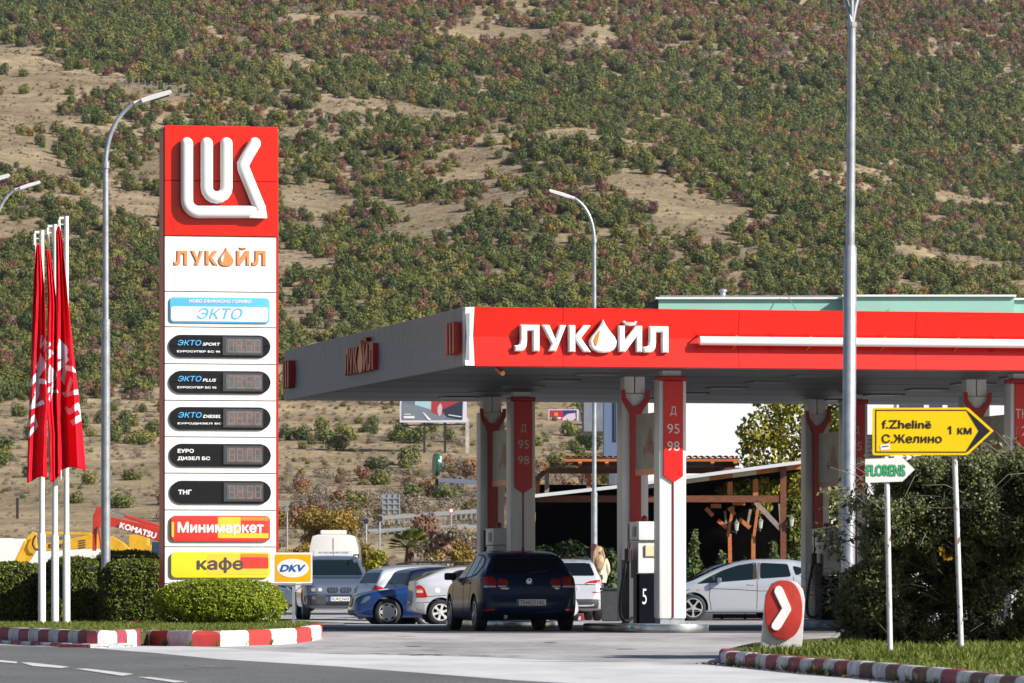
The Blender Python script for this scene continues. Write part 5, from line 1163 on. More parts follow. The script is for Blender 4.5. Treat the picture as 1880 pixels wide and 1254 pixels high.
# ------------------------------------------------------------------ road signs on the right verge
Y = 57.4; x = P(1760, 0, Y).x; t = thing('direction_sign', 'yellow arrow sign reading f.Zhelinë, С.Желино, 1 км', 'sign', (x, Y, .12)); A = Fr((x, Y, .12), 0)
o = [A.uz(px, py) for px, py in ((1604, 749), (1774, 748.5), (1778, 749.5), (1824, 791), (1778, 834), (1774, 835.5), (1604, 836), (1601.5, 833), (1601.5, 752))]
MB().prism(o, 0, -.03, 'xz').obj('sign_board', YEL, t)
def poly(pp, m, nm, y, par): mb = MB(); q = [A.uz(a, b, y) for a, b in pp]; mb.add([(a, y, b) for a, b in q], [tuple(range(len(q)))]); return mb.obj(nm, m, par)
oo = [(1607, 752.5), (1775, 752), (1778, 755), (1797, 790.5), (1777, 829.5), (1774, 831), (1607, 831)]; ii = [(1609, 754.5), (1774, 754), (1796, 790.5), (1774, 829), (1609, 829)]
for a, b, c, d in ((1607, 1775, 752.2, 754.2), (1607, 1774, 829, 831), (1607, 1609, 752.2, 831)): poly([(a, c), (b, c), (b, d), (a, d)], INK, 'border', -.033, t)
poly([(1774, 753), (1777.5, 755), (1818, 791.5), (1777, 829), (1772, 831), (1797, 791)], mat('arrow_navy', (.012, .014, .022), .4), 'arrow_head', -.034, t)
def tx(body, a, b, c, d, y, m, **k): u0, z1 = A.uz(a, c, y); u1, z0 = A.uz(b, d, y); return text(body, u0, u1, z0, z1, y, m, t, **k)
tx('f.Zhelinë', 1619, 1710, 771, 787, -.034, INK, bold=.022); tx('С.Желино', 1619, 1729.5, 797, 813.5, -.034, INK, bold=.022); poly([(1743.6, 782), (1746.6, 782), (1746.6, 797.5), (1743.4, 797.5), (1743.4, 787), (1739.8, 788.6), (1739.8, 786)], INK, 'lettering', -.034, t); tx('км', 1758, 1784, 785, 797.5, -.034, INK, bold=.022)
poly([(1616, 817), (1634, 815), (1635, 825), (1617, 827)], PRWH, 'sticker', -.034, t); poly([(1619, 819.5), (1631, 818), (1631, 820), (1619, 821.5)], GREYP, 'sticker_print', -.035, t)
a = A.uz(1753, 836); b = A.uz(1766, 1193); mb = MB(); mb.tube([(A.uz(1751.5, 750)[0], .03, A.uz(0, 750)[1]), (a[0], .03, a[1]), (b[0], .03, -.1)], .027, 12); mb.obj('pole', RUSTP, t, smooth=40)
ang = P(1628, 0, 54.8); Y = 54.8; x = P(1634, 0, Y).x; t = thing('direction_sign', 'small white arrow sign reading FLORENS on a thin pole', 'sign', (x, Y, .12)); A = Fr((x, Y, .12), 0)
MB().prism([A.uz(px, py) for px, py in ((1588, 843), (1657, 840.5), (1679, 862), (1656.5, 884), (1589, 886.5))], 0, -.02, 'xz').obj('sign_board', WPLAS, t)
tx('FLORENS', 1592, 1662.5, 853.5, 875, -.022, GREEND, bold=.035); tx('FLORENS', 1590.5, 1661, 852.5, 873.5, -.024, GREENP, bold=.03)
mb = MB(); mb.tube([(A.uz(1626, 838)[0], .02, A.uz(0, 838)[1]), (A.uz(1628.5, 886)[0], .02, A.uz(0, 886)[1]), (A.uz(1635, 1198)[0], .02, -.1)], .026, 12); mb.obj('pole', RUSTP, t, smooth=40)
# low red bollard sign with a white chevron
Y = 56.5; x = P(1434, 0, Y).x; t = thing('chevron_marker', 'low white marker with red oval and white chevron at the verge tip', 'sign', (x, Y, .11)); A = Fr((x, Y, .11), 0)
MB().prism([A.uz(px, py) for px, py in ((1396, 1200), (1403, 1120), (1406, 1092), (1418, 1070), (1440, 1064), (1462, 1068), (1474, 1082), (1478, 1100), (1472, 1200))], .0, .16, 'xz').obj('plastic_body', mat('scuffed_white_plastic', (.62, .61, .60), .5, var=.2, vs=6), t, bevel=.02, smooth=40)
c = A.uz(1438, 1119.5); rx, rz = 35 * Y / F, 54.5 * Y / F
ov_ = [(c[0] + math.copysign(abs(math.cos(q)) ** .85, math.cos(q)) * rx, c[1] + math.copysign(abs(math.sin(q)) ** .9, math.sin(q)) * rz) for q in [2 * math.pi * k / 44 for k in range(44)]]
MB().prism(ov_, -.001, -.055, 'xz').obj('red_oval', mat('faded_red_plastic', (.45, .03, .02), .5, var=.25, vs=6), t, bevel=.018, smooth=40)
ch = [(1421.5, 1084), (1424, 1078), (1429, 1075.5), (1434, 1077), (1437.5, 1082), (1452, 1116), (1452, 1121), (1433, 1153), (1428, 1157.5), (1421, 1157), (1416, 1152), (1416.5, 1146), (1435.5, 1117), (1421.5, 1088)]
MB().prism([A.uz(a, b, -.06) for a, b in ch], -.056, -.075, 'xz').obj('white_chevron', WPLAS, t, bevel=.005)
# ------------------------------------------------------------------ woman beside the crossover
def tube_person(x, y, z):
    me = bpy.data.meshes.new('person'); J = [((0, 0, .93), .155), ((0, .0, 1.12), .135), ((0, 0, 1.32), .155), ((0, 0, 1.44), .06), ((0, -.0, 1.52), .085), ((0, 0, 1.62), .09),
         ((.17, 0, 1.38), .06), ((.24, -.03, 1.12), .048), ((.20, -.20, .95), .036), ((.17, -.26, .93), .03), ((-.17, 0, 1.38), .06), ((-.22, -.03, 1.12), .048), ((-.16, -.20, .96), .036), ((-.12, -.26, .95), .03),
         ((.09, 0, .86), .09), ((.09, .0, .48), .06), ((.09, .02, .09), .045), ((.09, -.12, .04), .035), ((-.09, 0, .86), .09), ((-.09, 0, .48), .06), ((-.09, .02, .09), .045), ((-.09, -.12, .04), .035)]
    E_ = [(0, 1), (1, 2), (2, 3), (3, 4), (4, 5), (2, 6), (6, 7), (7, 8), (8, 9), (2, 10), (10, 11), (11, 12), (12, 13), (0, 14), (14, 15), (15, 16), (16, 17), (0, 18), (18, 19), (19, 20), (20, 21)]
    me.from_pydata([j[0] for j in J], E_, []); o = link(me, 'person'); m = o.modifiers.new('s', 'SKIN'); 
    for i, d in enumerate(me.skin_vertices[0].data): d.radius = (J[i][1], J[i][1] * .85); d.use_root = i == 0
    m2 = o.modifiers.new('d', 'SUBSURF'); m2.levels = m2.render_levels = 2
    nm = bpy.data.meshes.new_from_object(o.evaluated_get(bpy.context.evaluated_depsgraph_get())); o.modifiers.clear(); o.data = nm; nm.materials.clear(); nm.materials.append(JEANS); nm.materials.append(SKIN)
    for p in nm.polygons: p.use_smooth = True; p.material_index = 1 if p.center.z > 1.43 or (abs(p.center.y) > .2 and p.center.z > .8) else 0
    o.location = (x, y, z); o.rotation_euler = (0, 0, R(188)); tag(o, 'woman with long blonde hair and cream cardigan seen from behind', 'person')
    return o
kp = thing('kerb', 'striped kerb of the pavement under the parked crossover', 'kerb')
for i in range(16):
    a = -1.6 + i * .42; MB().box(a, a + .41, 144.9, 145.05, 0, .15).obj('kerb_stone', [KRED2, KWHT2][i % 2], kp)
sheet('pavement', [(-1.6, 145.05), (8, 145.05), (8, 152), (-1.6, 152)], .148, PAVE)
w = tube_person(P(1098, 0, 145.9).x, 145.9, .15)
# cardigan
pr = [(.20, .80), (.235, .95), (.20, 1.12), (.205, 1.25), (.215, 1.34), (.15, 1.43), (.07, 1.46)]
mb = MB(); mb.lathe([(r, h) for r, h in pr], 24, 0, Matrix.Diagonal((1.05, .72, 1, 1)))
for s in (1, -1): mb.tube([(s * .17, 0, 1.40), (s * .235, -.0, 1.26), (s * .262, -.03, 1.10), (s * .22, -.16, .98)], [.07, .068, .062, .052], 12)
mb.obj('cardigan', COAT, w, smooth=70)
mb = MB(); hr = [(0, .02, 1.745, .02), (0, .02, 1.725, .09), (0, .02, 1.67, .128), (0, .03, 1.60, .14), (-.01, .05, 1.50, .15), (-.015, .10, 1.40, .16), (-.01, .13, 1.28, .14), (.0, .15, 1.16, .10), (.0, .15, 1.08, .03)]
mb.tube([(a, b, c) for a, b, c, d in hr], [d for a, b, c, d in hr], 18, flat=.62); mb.obj('hair', HAIRM, w, smooth=70)
rq = random.Random(2)
for k in range(22):
    a = rq.uniform(-.12, .12); L_ = rq.uniform(.25, .62); mb = MB(); mb.tube([(a * .6, .03 + rq.uniform(0, .05), 1.70), (a, .11, 1.58), (a * 1.25, .15, 1.45), (a * 1.2 + rq.uniform(-.03, .03), .165, 1.60 - L_)], [.02, .028, .026, .008], 6, flat=.6); mb.obj('hair_strand', HAIRM if k % 3 else mat('brown_hair', (.12, .06, .03), .5), w)
# dark bins beside her
mb = thing('litter_bin', 'dark litter bin standing behind the pump hoses', 'bin', (P(1122, 0, 139).x, 139, 0))
MB().prism([(-.23, 0), (-.26, .75), (.26, .75), (.23, 0)], -.22, .22, 'xz').obj('bin_body', GREYP, mb, bevel=.02); MB().box(-.28, .28, -.25, .25, .76, .82).obj('lid', DARK, mb, bevel=.02)
# ------------------------------------------------------------------ building behind
bY = 172; b = thing('commercial_building', 'long building with mint green parapet and white walls behind the canopy', 'building', (P(1133, 0, bY).x, bY, 0)); B = Fr(b.location, 0)
def wall(a, b_, c, d, y0, y1, m, nm, z0=None):
    u0, z1 = B.uz(a, c, y0); u1, zz = B.uz(b_, d, y0); return MB().box(u0, u1, y0, y1, zz if z0 is None else z0, z1).obj(nm, m, b)
zw = B.uz(0, 650)[1]
wall(1133, 1640, 650, 837, 0, 14, WRENDER, 'white_wall', 0)
wall(1640, 2100, 650, 800, .0, 14, WRENDER, 'white_wall', 0)
wall(1209, 1548, 549, 650, .3, 13.7, MINT, 'mint_parapet', zw); wall(1548, 1862, 545, 650, -.3, 13.4, MINT, 'mint_parapet', zw); wall(1862, 2100, 551, 650, .1, 13.5, MINT, 'mint_parapet', zw)
for a, c, py, y in ((1204, 1548, 545.5, .2), (1546, 1866, 541, -.4), (1862, 2100, 547, 0.)): wall(a, c, py, py + 3.5, y, y + 14, WPLAS, 'roof_coping')
q = [B.uz(1178, 566, .35), B.uz(1209, 547, .35), B.uz(1209, 600, .35), B.uz(1178, 600, .35)]; MB().prism(q, .4, 13, 'xz').obj('shaded_gable', DARK, b)  # dark material here stands for shade on the upper block's left face
mb = MB(); z = B.uz(0, 540.5)[1]; mb.tube([(B.uz(1212, 0)[0], 1, z), (B.uz(1850, 0)[0], 1, z)], .018, 6); mb.obj('roof_wire', GALV, b)
for px in (1327,): x, z = B.uz(px, 545, 3); MB().lathe([(.09, -.3), (.09, .12), (.13, .14), (.13, .2), (.09, .22), (0, .24)], 14).obj('roof_vent', GALV, b, loc=(x, 3, z + .02))
for px in (1444, 1657): 
    mb = MB(); a = B.uz(px, 540, .2); c = B.uz(px - 26 if px > 1500 else px + 18, 570, -.35); mb.tube([(a[0], .1, a[1]), (c[0], -.35, c[1])], .012, 5); mb.obj('stay_wire', GALV, b)
BG = mat('building_glass', (.03, .06, .13), .06, spec=.8)
for a, c in ((1651, 1696), (1706, 1730), (1740, 1762)):
    u0, z1 = B.uz(a, 700, -.01); u1, z0 = B.uz(c, 758, -.01); f = MB().box(u0 - .08, u1 + .08, -.05, .0, z0 - .08, z1 + .08).obj('window_frame', WPLAS, b); MB().box(u0, u1, -.06, -.052, z0, z1).obj('window_pane', BG, f)
u0, z1 = B.uz(1124, 700, -.02); u1, z0 = B.uz(1133, 848, -.02); MB().box(u0 - .25, u1, -.3, 2, z0, z1).obj('blue_corner', mat('blue_cladding', (.12, .17, .28), .5), b); 
f = MB().box(u0 + .02, u1 - .03, -.32, -.301, z0 + .6, z1).obj('window_frame', DARK, b); MB().box(u0 + .05, u1 - .06, -.33, -.321, z0 + .65, z1 - .1).obj('window_pane', BG, f)
# ledges on the white wall at the far right
for k in range(6): u0, z1 = B.uz(1592, 798 + k * 8, -.2); u1, _ = B.uz(1640, 0, -.2); MB().box(u0, u1, -.25, 0, z1 - .04, z1).obj('stair_rail', DARK, b)
# blue-grey blockwork wall far behind
mb = MB(); Y2 = 300; a = P(1072, 690, Y2); c = P(1121, 792, Y2); o = mb.box(a.x, c.x, Y2, Y2 + 8, c.z, a.z).obj('concrete_block', CONCB); tag(o, 'blue grey concrete wall block on the slope beside the small billboard', 'wall')
# ------------------------------------------------------------------ timber terrace
pY = 153; t = thing('timber_terrace', 'dark timber restaurant terrace with tiled roof behind the parked cars', 'terrace', (P(1133, 0, pY).x, pY, 0)); T = Fr(t.location, 0)
def T3(px, py, y=0.): a, z = T.uz(px, py, y); return Vector((a, y, z))
def bm_(a, c, w, h, m, nm, y=0., y2=None): mb = MB(); mb.beam(T3(*a, y), T3(*c, y if y2 is None else y2), w, h); return mb.obj(nm, m, t)
# white metal roof edge and sloping roof sheet
edge_ = [(975, 911.5), (1060, 902), (1133, 894), (1257, 877), (1370, 862), (1476, 848)]
for i in range(5): bm_(edge_[i], edge_[i + 1], .5, .09, mat('white_sheet_roof', (.62, .64, .66), .35), 'roof_edge', -.3)
for i, (a, c) in enumerate(((980, 1133), (1133, 1215), (1215, 1259), (1259, 1302), (1302, 1345), (1345, 1388), (1388, 1474))):
    pa = 918 - (a - 980) * .128; pc_ = 918 - (c - 980) * .128; bm_((a, pa + .5), (c, pc_ + .5), .05, .15, [SHADEWOOD, CREAMW, WOODO, CREAMW, WOODO, CREAMW, WOODO][i] if i else SHADEWOOD, 'fascia_board', -.1)
q = [T.uz(px, py) for px, py in edge_]; mb = MB(); vs = []; fs = []
for (a, z) in q: vs += [(a, -.25, z - .03), (a, 6.5, z - .35)]
for i in range(len(q) - 1): fs.append((2 * i, 2 * i + 2, 2 * i + 3, 2 * i + 1))
mb.add(vs, fs); mb.obj('roof_sheet', SHADEWOOD, t)
MB().box(T.uz(985, 0)[0], T.uz(1490, 0)[0], 5.5, 5.7, 0, 3.7).obj('rear_wall', SHADEWOOD, t)  # near-black backing, its colour standing for the shaded terrace interior
MB().box(T.uz(980, 0)[0], T.uz(985, 0)[0], 0.5, 5.6, 0, 2.6).obj('end_wall', SHADEWOOD, t)
MB().box(T.uz(985, 0)[0], T.uz(1490, 0)[0], .2, 5.5, -.1, .15).obj('deck', SHADEWOOD, t)
bm_((985, 916), (1443, 916), .16, .18, WOOD, 'cross_beam', -.12)
bm_((1438, 858), (1438, 1085), .16, .17, WOOD, 'post', -.14); bm_((1387, 880), (1387, 912), .14, .13, WOODO, 'post', .1); bm_((1340, 885), (1340, 912), .14, .13, WOODO, 'post', .1)
bm_((1339.5, 980), (1341, 1060), .10, .10, WOODO, 'post', 1.4); bm_((1383, 980), (1383, 1060), .11, .12, WOODO, 'post', 1.4); bm_((1346, 930), (1336, 985), .08, .09, WOODO, 'post_upper', 1.3); bm_((1392, 930), (1384, 985), .08, .09, WOODO, 'post_upper', 1.3)
bm_((1387, 922), (1434, 972), .10, .13, WOODG, 'diagonal_brace', -.15)
for a, c in (((1296, 933), (1309, 947)), ((1318, 955), (1334, 969)), ((1338, 932), (1349, 945)), ((1357, 953), (1377, 969)), ((1345, 924), (1368, 924)), ((1305, 929), (1324, 929))): bm_(a, c, .08, .11, WOODO, 'brace', .6)
bm_((1378, 935), (1372, 965), .07, .07, WOODG, 'brace', 1.0); bm_((1331, 938), (1333, 962), .06, .06, WOODG, 'brace', 1.0); bm_((1431, 925), (1434, 965), .07, .07, WOODG, 'brace', 1.0)
# upper terracotta roof and its supports
bm_((1000, 864), (1360, 864), .16, .16, WOOD, 'upper_beam', 1.5); bm_((983, 880), (1001, 866), .14, .14, WOOD, 'upper_beam', 1.6); bm_((1004, 868), (1004, 912), .12, .13, WOODG, 'upper_post', 1.5); bm_((1081, 868), (1081, 905), .12, .14, WOODO, 'upper_post', 1.5); bm_((987, 875), (987, 912), .12, .10, WOODO, 'upper_post', 1.7)
mb = MB(); a = T.uz(1036, 841, 1.); c = T.uz(1358, 841, 1.); mb.add([(a[0], 1, a[1]), (c[0], 1, c[1]), (c[0], 5.5, c[1] - .25), (a[0] + .6, 5.5, a[1] - .25)], [(0, 1, 2, 3)]); mb.obj('roof_boarding', WOODO, t)
bm_((1036, 845), (1358, 845), .08, .07, WOODO, 'eaves_board', .95)
for px in (1065, 1114, 1215, 1308, 1350): bm_((px, 848), (px, 853), .1, .1, WOODO, 'rafter_end', .98, .9)
n = 22; tl = MB(); 
for k in range(7): ang = math.pi * k / 6
prof = [(.075 * math.cos(math.pi * k / 8), .055 * math.sin(math.pi * k / 8)) for k in range(9)]; prof += [(.062 * math.cos(math.pi * k / 8), .042 * math.sin(math.pi * k / 8)) for k in range(8, -1, -1)]
for k in range(5): vs = None
tm = MB()
for j in range(9):
    y = j * .5; M = Matrix.Translation((0, y, -y * .05 + .012 * (j % 2))); tm.prism([(p[0] * (1 - .0), p[1]) for p in prof], 0, .54, 'xz', 0, M)
tmesh = tm.mesh('roof_tile', [TILE])
for i in range(int((c[0] - a[0]) / .165)):
    o = link(tmesh, 'roof_tile', t, (a[0] + .08 + i * .165, .93, a[1] + .02 + random.uniform(-.006, .006)))
for px, py in ((1352, 966), (1396, 962), (1453, 958)):
    p = T3(px, py, -.3) + t.location; l = thing('wall_lantern', {1352: 'leftmost carriage lantern on the terrace posts', 1396: 'middle carriage lantern on the terrace posts', 1453: 'rightmost carriage lantern beyond the outer terrace post'}[px], 'lantern', p, 0, 'lanterns of the timber terrace')
    MB().lathe([(.0, .22), (.012, .16), (.085, .09), (.08, .08), (.0, .09)], 6).obj('lantern_roof', mat('pewter', (.25, .26, .26), .45, .4), l)
    MB().lathe([(.045, -.12), (.07, .08), (.0, .08)], 6).obj('lantern_glass', mat('lantern_glass', (.42, .44, .40), .1), l); mb = MB(); mb.beam((0, 0, -.13), (0, 0, -.2), .02, .02); mb.beam((0, 0, -.17), (-.14, .1, -.13), .018, .018); mb.obj('bracket', MATS['pewter'], l)
# thin grey awning with round green sign at its end
aY = 133; x = P(800, 0, aY).x; t = thing('projecting_sign', 'narrow green edged sign seen edge-on at the tip of a grey awning arm', 'sign', (x, aY, 0)); A = Fr(t.location, 0)
def A3(px, py, y=0.): a, z = A.uz(px, py, y); return (a, y, z)
mb = MB(); c = A3(801, 853); mb.lathe([(0, -.05), (.26, -.05), (.27, 0), (.26, .05), (0, .05)], 28, 0, Matrix.Translation(c) @ Matrix.Rotation(R(12), 4, 'Z') @ Matrix.Rotation(R(90), 4, 'Y')); mb.obj('round_sign', mat('dark_green', (.01, .10, .06), .3), t)
c = A3(802, 892); MB().box(c[0] - .035, c[0] + .035, -.2, .2, c[2] - .15, c[2] + .16).obj('lower_panel', DARK, t); MB().box(A3(805, 0)[0], A3(811, 0)[0], -.03, .03, A3(0, 849)[2], A3(0, 837)[2]).obj('white_plate', WPLAS, t)
mb = MB(); mb.beam(A3(806, 881), A3(900, 888), .5, .10); mb.obj('awning_arm', mat('bluegrey_metal', (.16, .18, .24), .4), t); mb = MB(); mb.beam(A3(806, 853), A3(836, 878), .03, .03); mb.obj('stay', DARK, t)
MB().box(A3(896, 0)[0], A3(900, 0)[0], -.1, .1, 0, A3(0, 880)[2]).obj('support', DARK, t)
# ------------------------------------------------------------------ billboards on the slope
def billboard(px0, px1, py0, py1, Y, label, art, legs, pyl):
    x = P((px0 + px1) / 2, 0, Y).x; z = tz(x, Y); t = thing('billboard', label, 'billboard', (x, Y, z)); A = Fr(t.location, 0)
    def q(a, b, c, d, y): u0, z1 = A.uz(a, c, y); u1, z0 = A.uz(b, d, y); return u0, u1, z0, z1
    u0, u1, z0, z1 = q(px0, px1, py0, py1, 0); MB().box(u0, u1, 0, .5, z0, z1).obj('board', mat('billboard_rim', (.62, .64, .75), .5), t)
    for i, (pp, m) in enumerate(art):
        y = -.02 - .01 * i; w = [A.uz(a, b, y) for a, b in pp]; MB().add([(a, y, b) for a, b in w], [tuple(range(len(w)))]).obj('printed_field', m, t)
    for px, pb, m, w in legs: u = A.uz(px, 0, .3)[0]; zb = min(A.uz(px, pb, .3)[1], 0); MB().box(u - w, u + w, .2, .5, -1, z0 + .5).obj('leg', m, t)
    for k in range(len(pyl)): mb = MB(); mb.beam((A.uz(pyl[k][0], 0, .4)[0], .4, A.uz(0, pyl[k][1], .4)[1]), (A.uz(pyl[k][2], 0, .4)[0], .4, A.uz(0, pyl[k][3], .4)[1]), .14, .14); mb.obj('strut', DARK, t)
    return t
C = lambda n, c: mat('print_' + n, c, .6)
billboard(734, 857, 690, 775.5, 640, 'wide road billboard with red car half hidden by the canopy',
 [([(738, 694), (852, 694), (849, 771), (738, 771)], C('slate', (.12, .16, .22))), ([(760, 700), (800, 700), (795, 752), (762, 748)], C('pale_blue', (.35, .55, .62))), ([(738, 740), (765, 744), (795, 753), (820, 765), (815, 771), (738, 771)], C('road', (.17, .20, .25))),
  ([(795, 710), (840, 705), (850, 740), (822, 752), (810, 764), (792, 757), (792, 742)], C('car_red', (.38, .03, .04))), ([(804, 746), (809, 740), (812, 748), (810, 762), (806, 764), (803, 756)], C('wheel', (.45, .47, .52))), ([(812, 752), (849, 735), (849, 770), (822, 765)], C('navy', (.02, .025, .06))), ([(775, 756), (779, 758), (792, 771), (786, 771)], PRWH), ([(741, 764), (761, 764), (761, 768), (741, 768)], PRWH), ([(742, 760), (754, 760), (754, 761.5), (742, 761.5)], PRWH), ([(823, 761), (847, 764.5), (847, 766), (823, 762.5)], PRWH)],
 [(779, 795, DARK, .12), (817, 806, DARK, .14), (858, 817, mat('birch_white', (.52, .50, .45), .9, var=.3, vs=2), .2)], [(740, 781, 860, 779), (742, 782, 772, 792), (858, 790, 868, 780), (858, 792, 850, 783)])
billboard(1007, 1062, 751.5, 786, 690, 'small red and blue billboard beside the concrete wall',
 [([(1009, 753), (1034, 753), (1034, 784), (1009, 784)], C('crimson', (.42, .01, .05))), ([(1034, 753), (1059, 753), (1059, 784), (1034, 784)], C('royal', (.02, .025, .16))), ([(1032, 768), (1042, 760), (1056, 758), (1057, 768), (1048, 775), (1036, 778)], C('icecream', (.62, .50, .62))), ([(1011, 766), (1030, 766), (1030, 769), (1011, 769)], PRWH), ([(1012, 771), (1028, 771), (1028, 773), (1012, 773)], C('pinkish', (.7, .3, .35))), ([(1017, 758), (1024, 757), (1025, 763), (1018, 764)], ORANGE), ([(1050, 780), (1055, 780), (1055, 784), (1050, 784)], C('crimson', (.42, .01, .05)))],
 [(1007, 800, GALV, .12), (1061, 806, GALV, .14)], [(1071, 760, 1063, 795)])
# ------------------------------------------------------------------ distant road with guard rail, signs
hy = 482; mb = MB(); zr = P(0, 966, hy).z; pts = []
hw_l, hw_r = P(560, 0, hy + 15).x, P(905, 0, hy).x
mb = MB(); mb.add([(hw_l, hy + 4, zr - .7), (hw_r, hy - 2, zr - .1), (hw_r, hy + 6, zr + .25), (hw_l, hy + 12, zr - .35)], [(0, 1, 2, 3)]); o = mb.obj('distant_road', mat('distant_asphalt', (.30, .30, .32), .8), kind='structure')
mb = MB(); mb.add([(hw_l, hy + 3.9, zr - .7), (hw_r, hy - 2.1, zr - .1), (hw_r, hy - 6, zr - 2), (hw_l, hy - 2, zr - 2.4)], [(0, 1, 2, 3)]); mb.obj('embankment', HILL, kind='structure')
t = thing('guard_rail', 'long steel guard rail along the distant road', 'guard rail', (0, 0, 0)); ln = []
p0, p1 = P(700, 951, hy), P(880, 938, hy - 1)
mb = MB(); mb.beam(p0, p1, .1, .34); mb.obj('rail', mat('rail_steel', (.42, .44, .46), .45, .2), t)
for k in range(19): a = p0.lerp(p1, (k + .5) / 19); MB().box(a.x - .07, a.x + .07, a.y, a.y + .2, a.z - .62, a.z - .05).obj('post', GALV, t)
t = thing('guard_rail', 'lower kerb rail in front of the distant road', 'guard rail'); p0, p1 = P(705, 973, hy - 6), P(860, 964, hy - 7); mb = MB(); mb.beam(p0, p1, .1, .22); mb.obj('rail', mat('rail_steel', (.6, .6, .6), .5), t)
for k in range(12): a = p0.lerp(p1, (k + .5) / 12); MB().box(a.x - .06, a.x + .06, a.y, a.y + .2, a.z - .6, a.z).obj('post', GALV, t)
def rsign(px, py, rpx, Y, label, m, rim=None, shape='round', pole=True, gy=None):
    c = P(px, py, Y); t = thing('road_sign', label, 'road sign', (c.x, Y, c.z)); r = rpx * Y / F
    if shape == 'round':
        mb = MB(); mb.lathe([(r, 0), (r, .04), (0, .04)], 24, 0, Matrix.Rotation(R(90), 4, 'X')); mb.obj('sign_disc', rim or m, t)
        if rim: mb = MB(); mb.lathe([(r * .72, .045), (0, .046)], 24, 0, Matrix.Rotation(R(90), 4, 'X')); mb.obj('sign_face', m, t)
    if pole: g = tz(c.x, Y + .1) - c.z; MB().tube([(0, .06, min(g, -r) - .3), (0, .06, r * .5)], .05, 8).obj('pole', GALV, t)
    return t, r
rsign(828.5, 937.5, 5, 470, 'white round road sign with red rim above the far guard rail', PRWH, RED2); t, r = rsign(697, 939, 5.5, 300, 'upper dark round sign back beside the far sign panel', DARK); 
c = MB(); c.lathe([(r, 0), (r, .04), (0, .04)], 24, 0, Matrix.Translation((0, 0, -13 * 300 / F)) @ Matrix.Rotation(R(90), 4, 'X')); c.obj('sign_disc', DARK, t)
rsign(672, 957, 5, 300, 'dark round mirror back left of the far sign panel', mat('navy_back', (.02, .03, .08), .3)); t, r = rsign(527, 925, 4.5, 330, 'pale round sign back beside the pylon', GALV)
c = MB(); c.lathe([(r, 0), (r, .04), (0, .04)], 24, 0, Matrix.Translation((0, 0, -10 * 330 / F)) @ Matrix.Rotation(R(90), 4, 'X')); c.obj('sign_disc', GALV, t)
c = P(718, 925, 500); t = thing('road_sign', 'large rectangular road sign seen from its back', 'road sign', c); s = 500 / F
MB().box(-15.5 * s, 15.5 * s, 0, .1, -18 * s, 18 * s).obj('sign_back', mat('sign_back_grey', (.26, .27, .32), .5, .2), t)
for k in range(4): MB().box((-15.5 + 10.3 * k) * s - .06, (-15.5 + 10.3 * k) * s + .06, -.08, -.01, -18 * s, 18 * s).obj('stiffener', GALV, t)
for k in range(3): MB().box(-15.5 * s, 15.5 * s, -.12, -.085, (-10 + 10 * k) * s - .05, (-10 + 10 * k) * s + .05).obj('stiffener', GALV, t)
for k in (-1, 1): MB().box(k * 14 * s - .1, k * 14 * s + .1, .1, .3, -60 * s, 10 * s).obj('leg', GALV, t)
# ------------------------------------------------------------------ excavators and white wall, far left
eY = 225; es = eY / F
def epx(X, Yz): return (X / 3.353, 880 + Yz / 3.353)
def excav(name, label, Y, body, parts, x0, textspec=None):
    o = P(x0, 0, Y); t = thing(name, label, 'excavator', (o.x, Y, .3)); A = Fr(t.location, 0)
    for nm, pts, y0, y1, m in parts: MB().prism([A.uz(*epx(*p), y0) for p in pts], y0, y1, 'xz').obj(nm, m, t, bevel=.03)
    return t, A
parts = [('boom', [(215, 425), (280, 395), (560, 340), (610, 345), (690, 350), (760, 390), (800, 430), (790, 470), (690, 445), (600, 425), (440, 432), (290, 442), (215, 440)], 0, .5, YMACH), ('stick', [(165, 350), (200, 322), (222, 330), (225, 420), (200, 470), (165, 520), (95, 515), (150, 400)], -.1, .45, YMACH), ('bucket_link', [(150, 375), (165, 385), (110, 510), (85, 510)], -.3, -.1, YMACH), ('boom_cylinder', [(265, 322), (560, 328), (562, 345), (265, 341)], .1, .3, YMACH), ('cylinder_rod', [(170, 322), (266, 324), (266, 334), (170, 334)], .15, .25, CHROME)]
t, A = excav('excavator', 'yellow excavator with its arm stretched left behind the hedges', eY, 0, parts, 200)
a, z1 = A.uz(*epx(300, 395), -.02); b_, z0 = A.uz(*epx(430, 425), -.02); text('KOMATSU', a, b_, z0, z1, -.02, INK, t, bold=.04)
for k in range(4): MB().prism([A.uz(*epx(485 + 0 * k, 378 + 14 * k), -.02), A.uz(*epx(530, 370 + 14 * k), -.02), A.uz(*epx(524, 378 + 14 * k), -.02), A.uz(*epx(479, 386 + 14 * k), -.02)], -.015, -.005, 'xz').obj('vent_louvre', DARK, t)
mb = MB(); hp = [A.uz(*epx(*p), -.25) for p in ((222, 345), (205, 370), (200, 400), (215, 430), (240, 435))]; mb.tube([(p[0], -.25, p[1]) for p in hp], .035, 6); mb.obj('hydraulic_hose', BLK, t)
MB().box(2.2, 5.4, .2, 2.6, .0, 1.5).obj('engine_house', YMACH, t, bevel=.05); MB().box(.8, 5.2, 0, .6, -.35, .45).obj('track', DARK, t, bevel=.15); MB().box(.8, 5.2, 2.2, 2.8, -.35, .45).obj('track', DARK, t, bevel=.15)
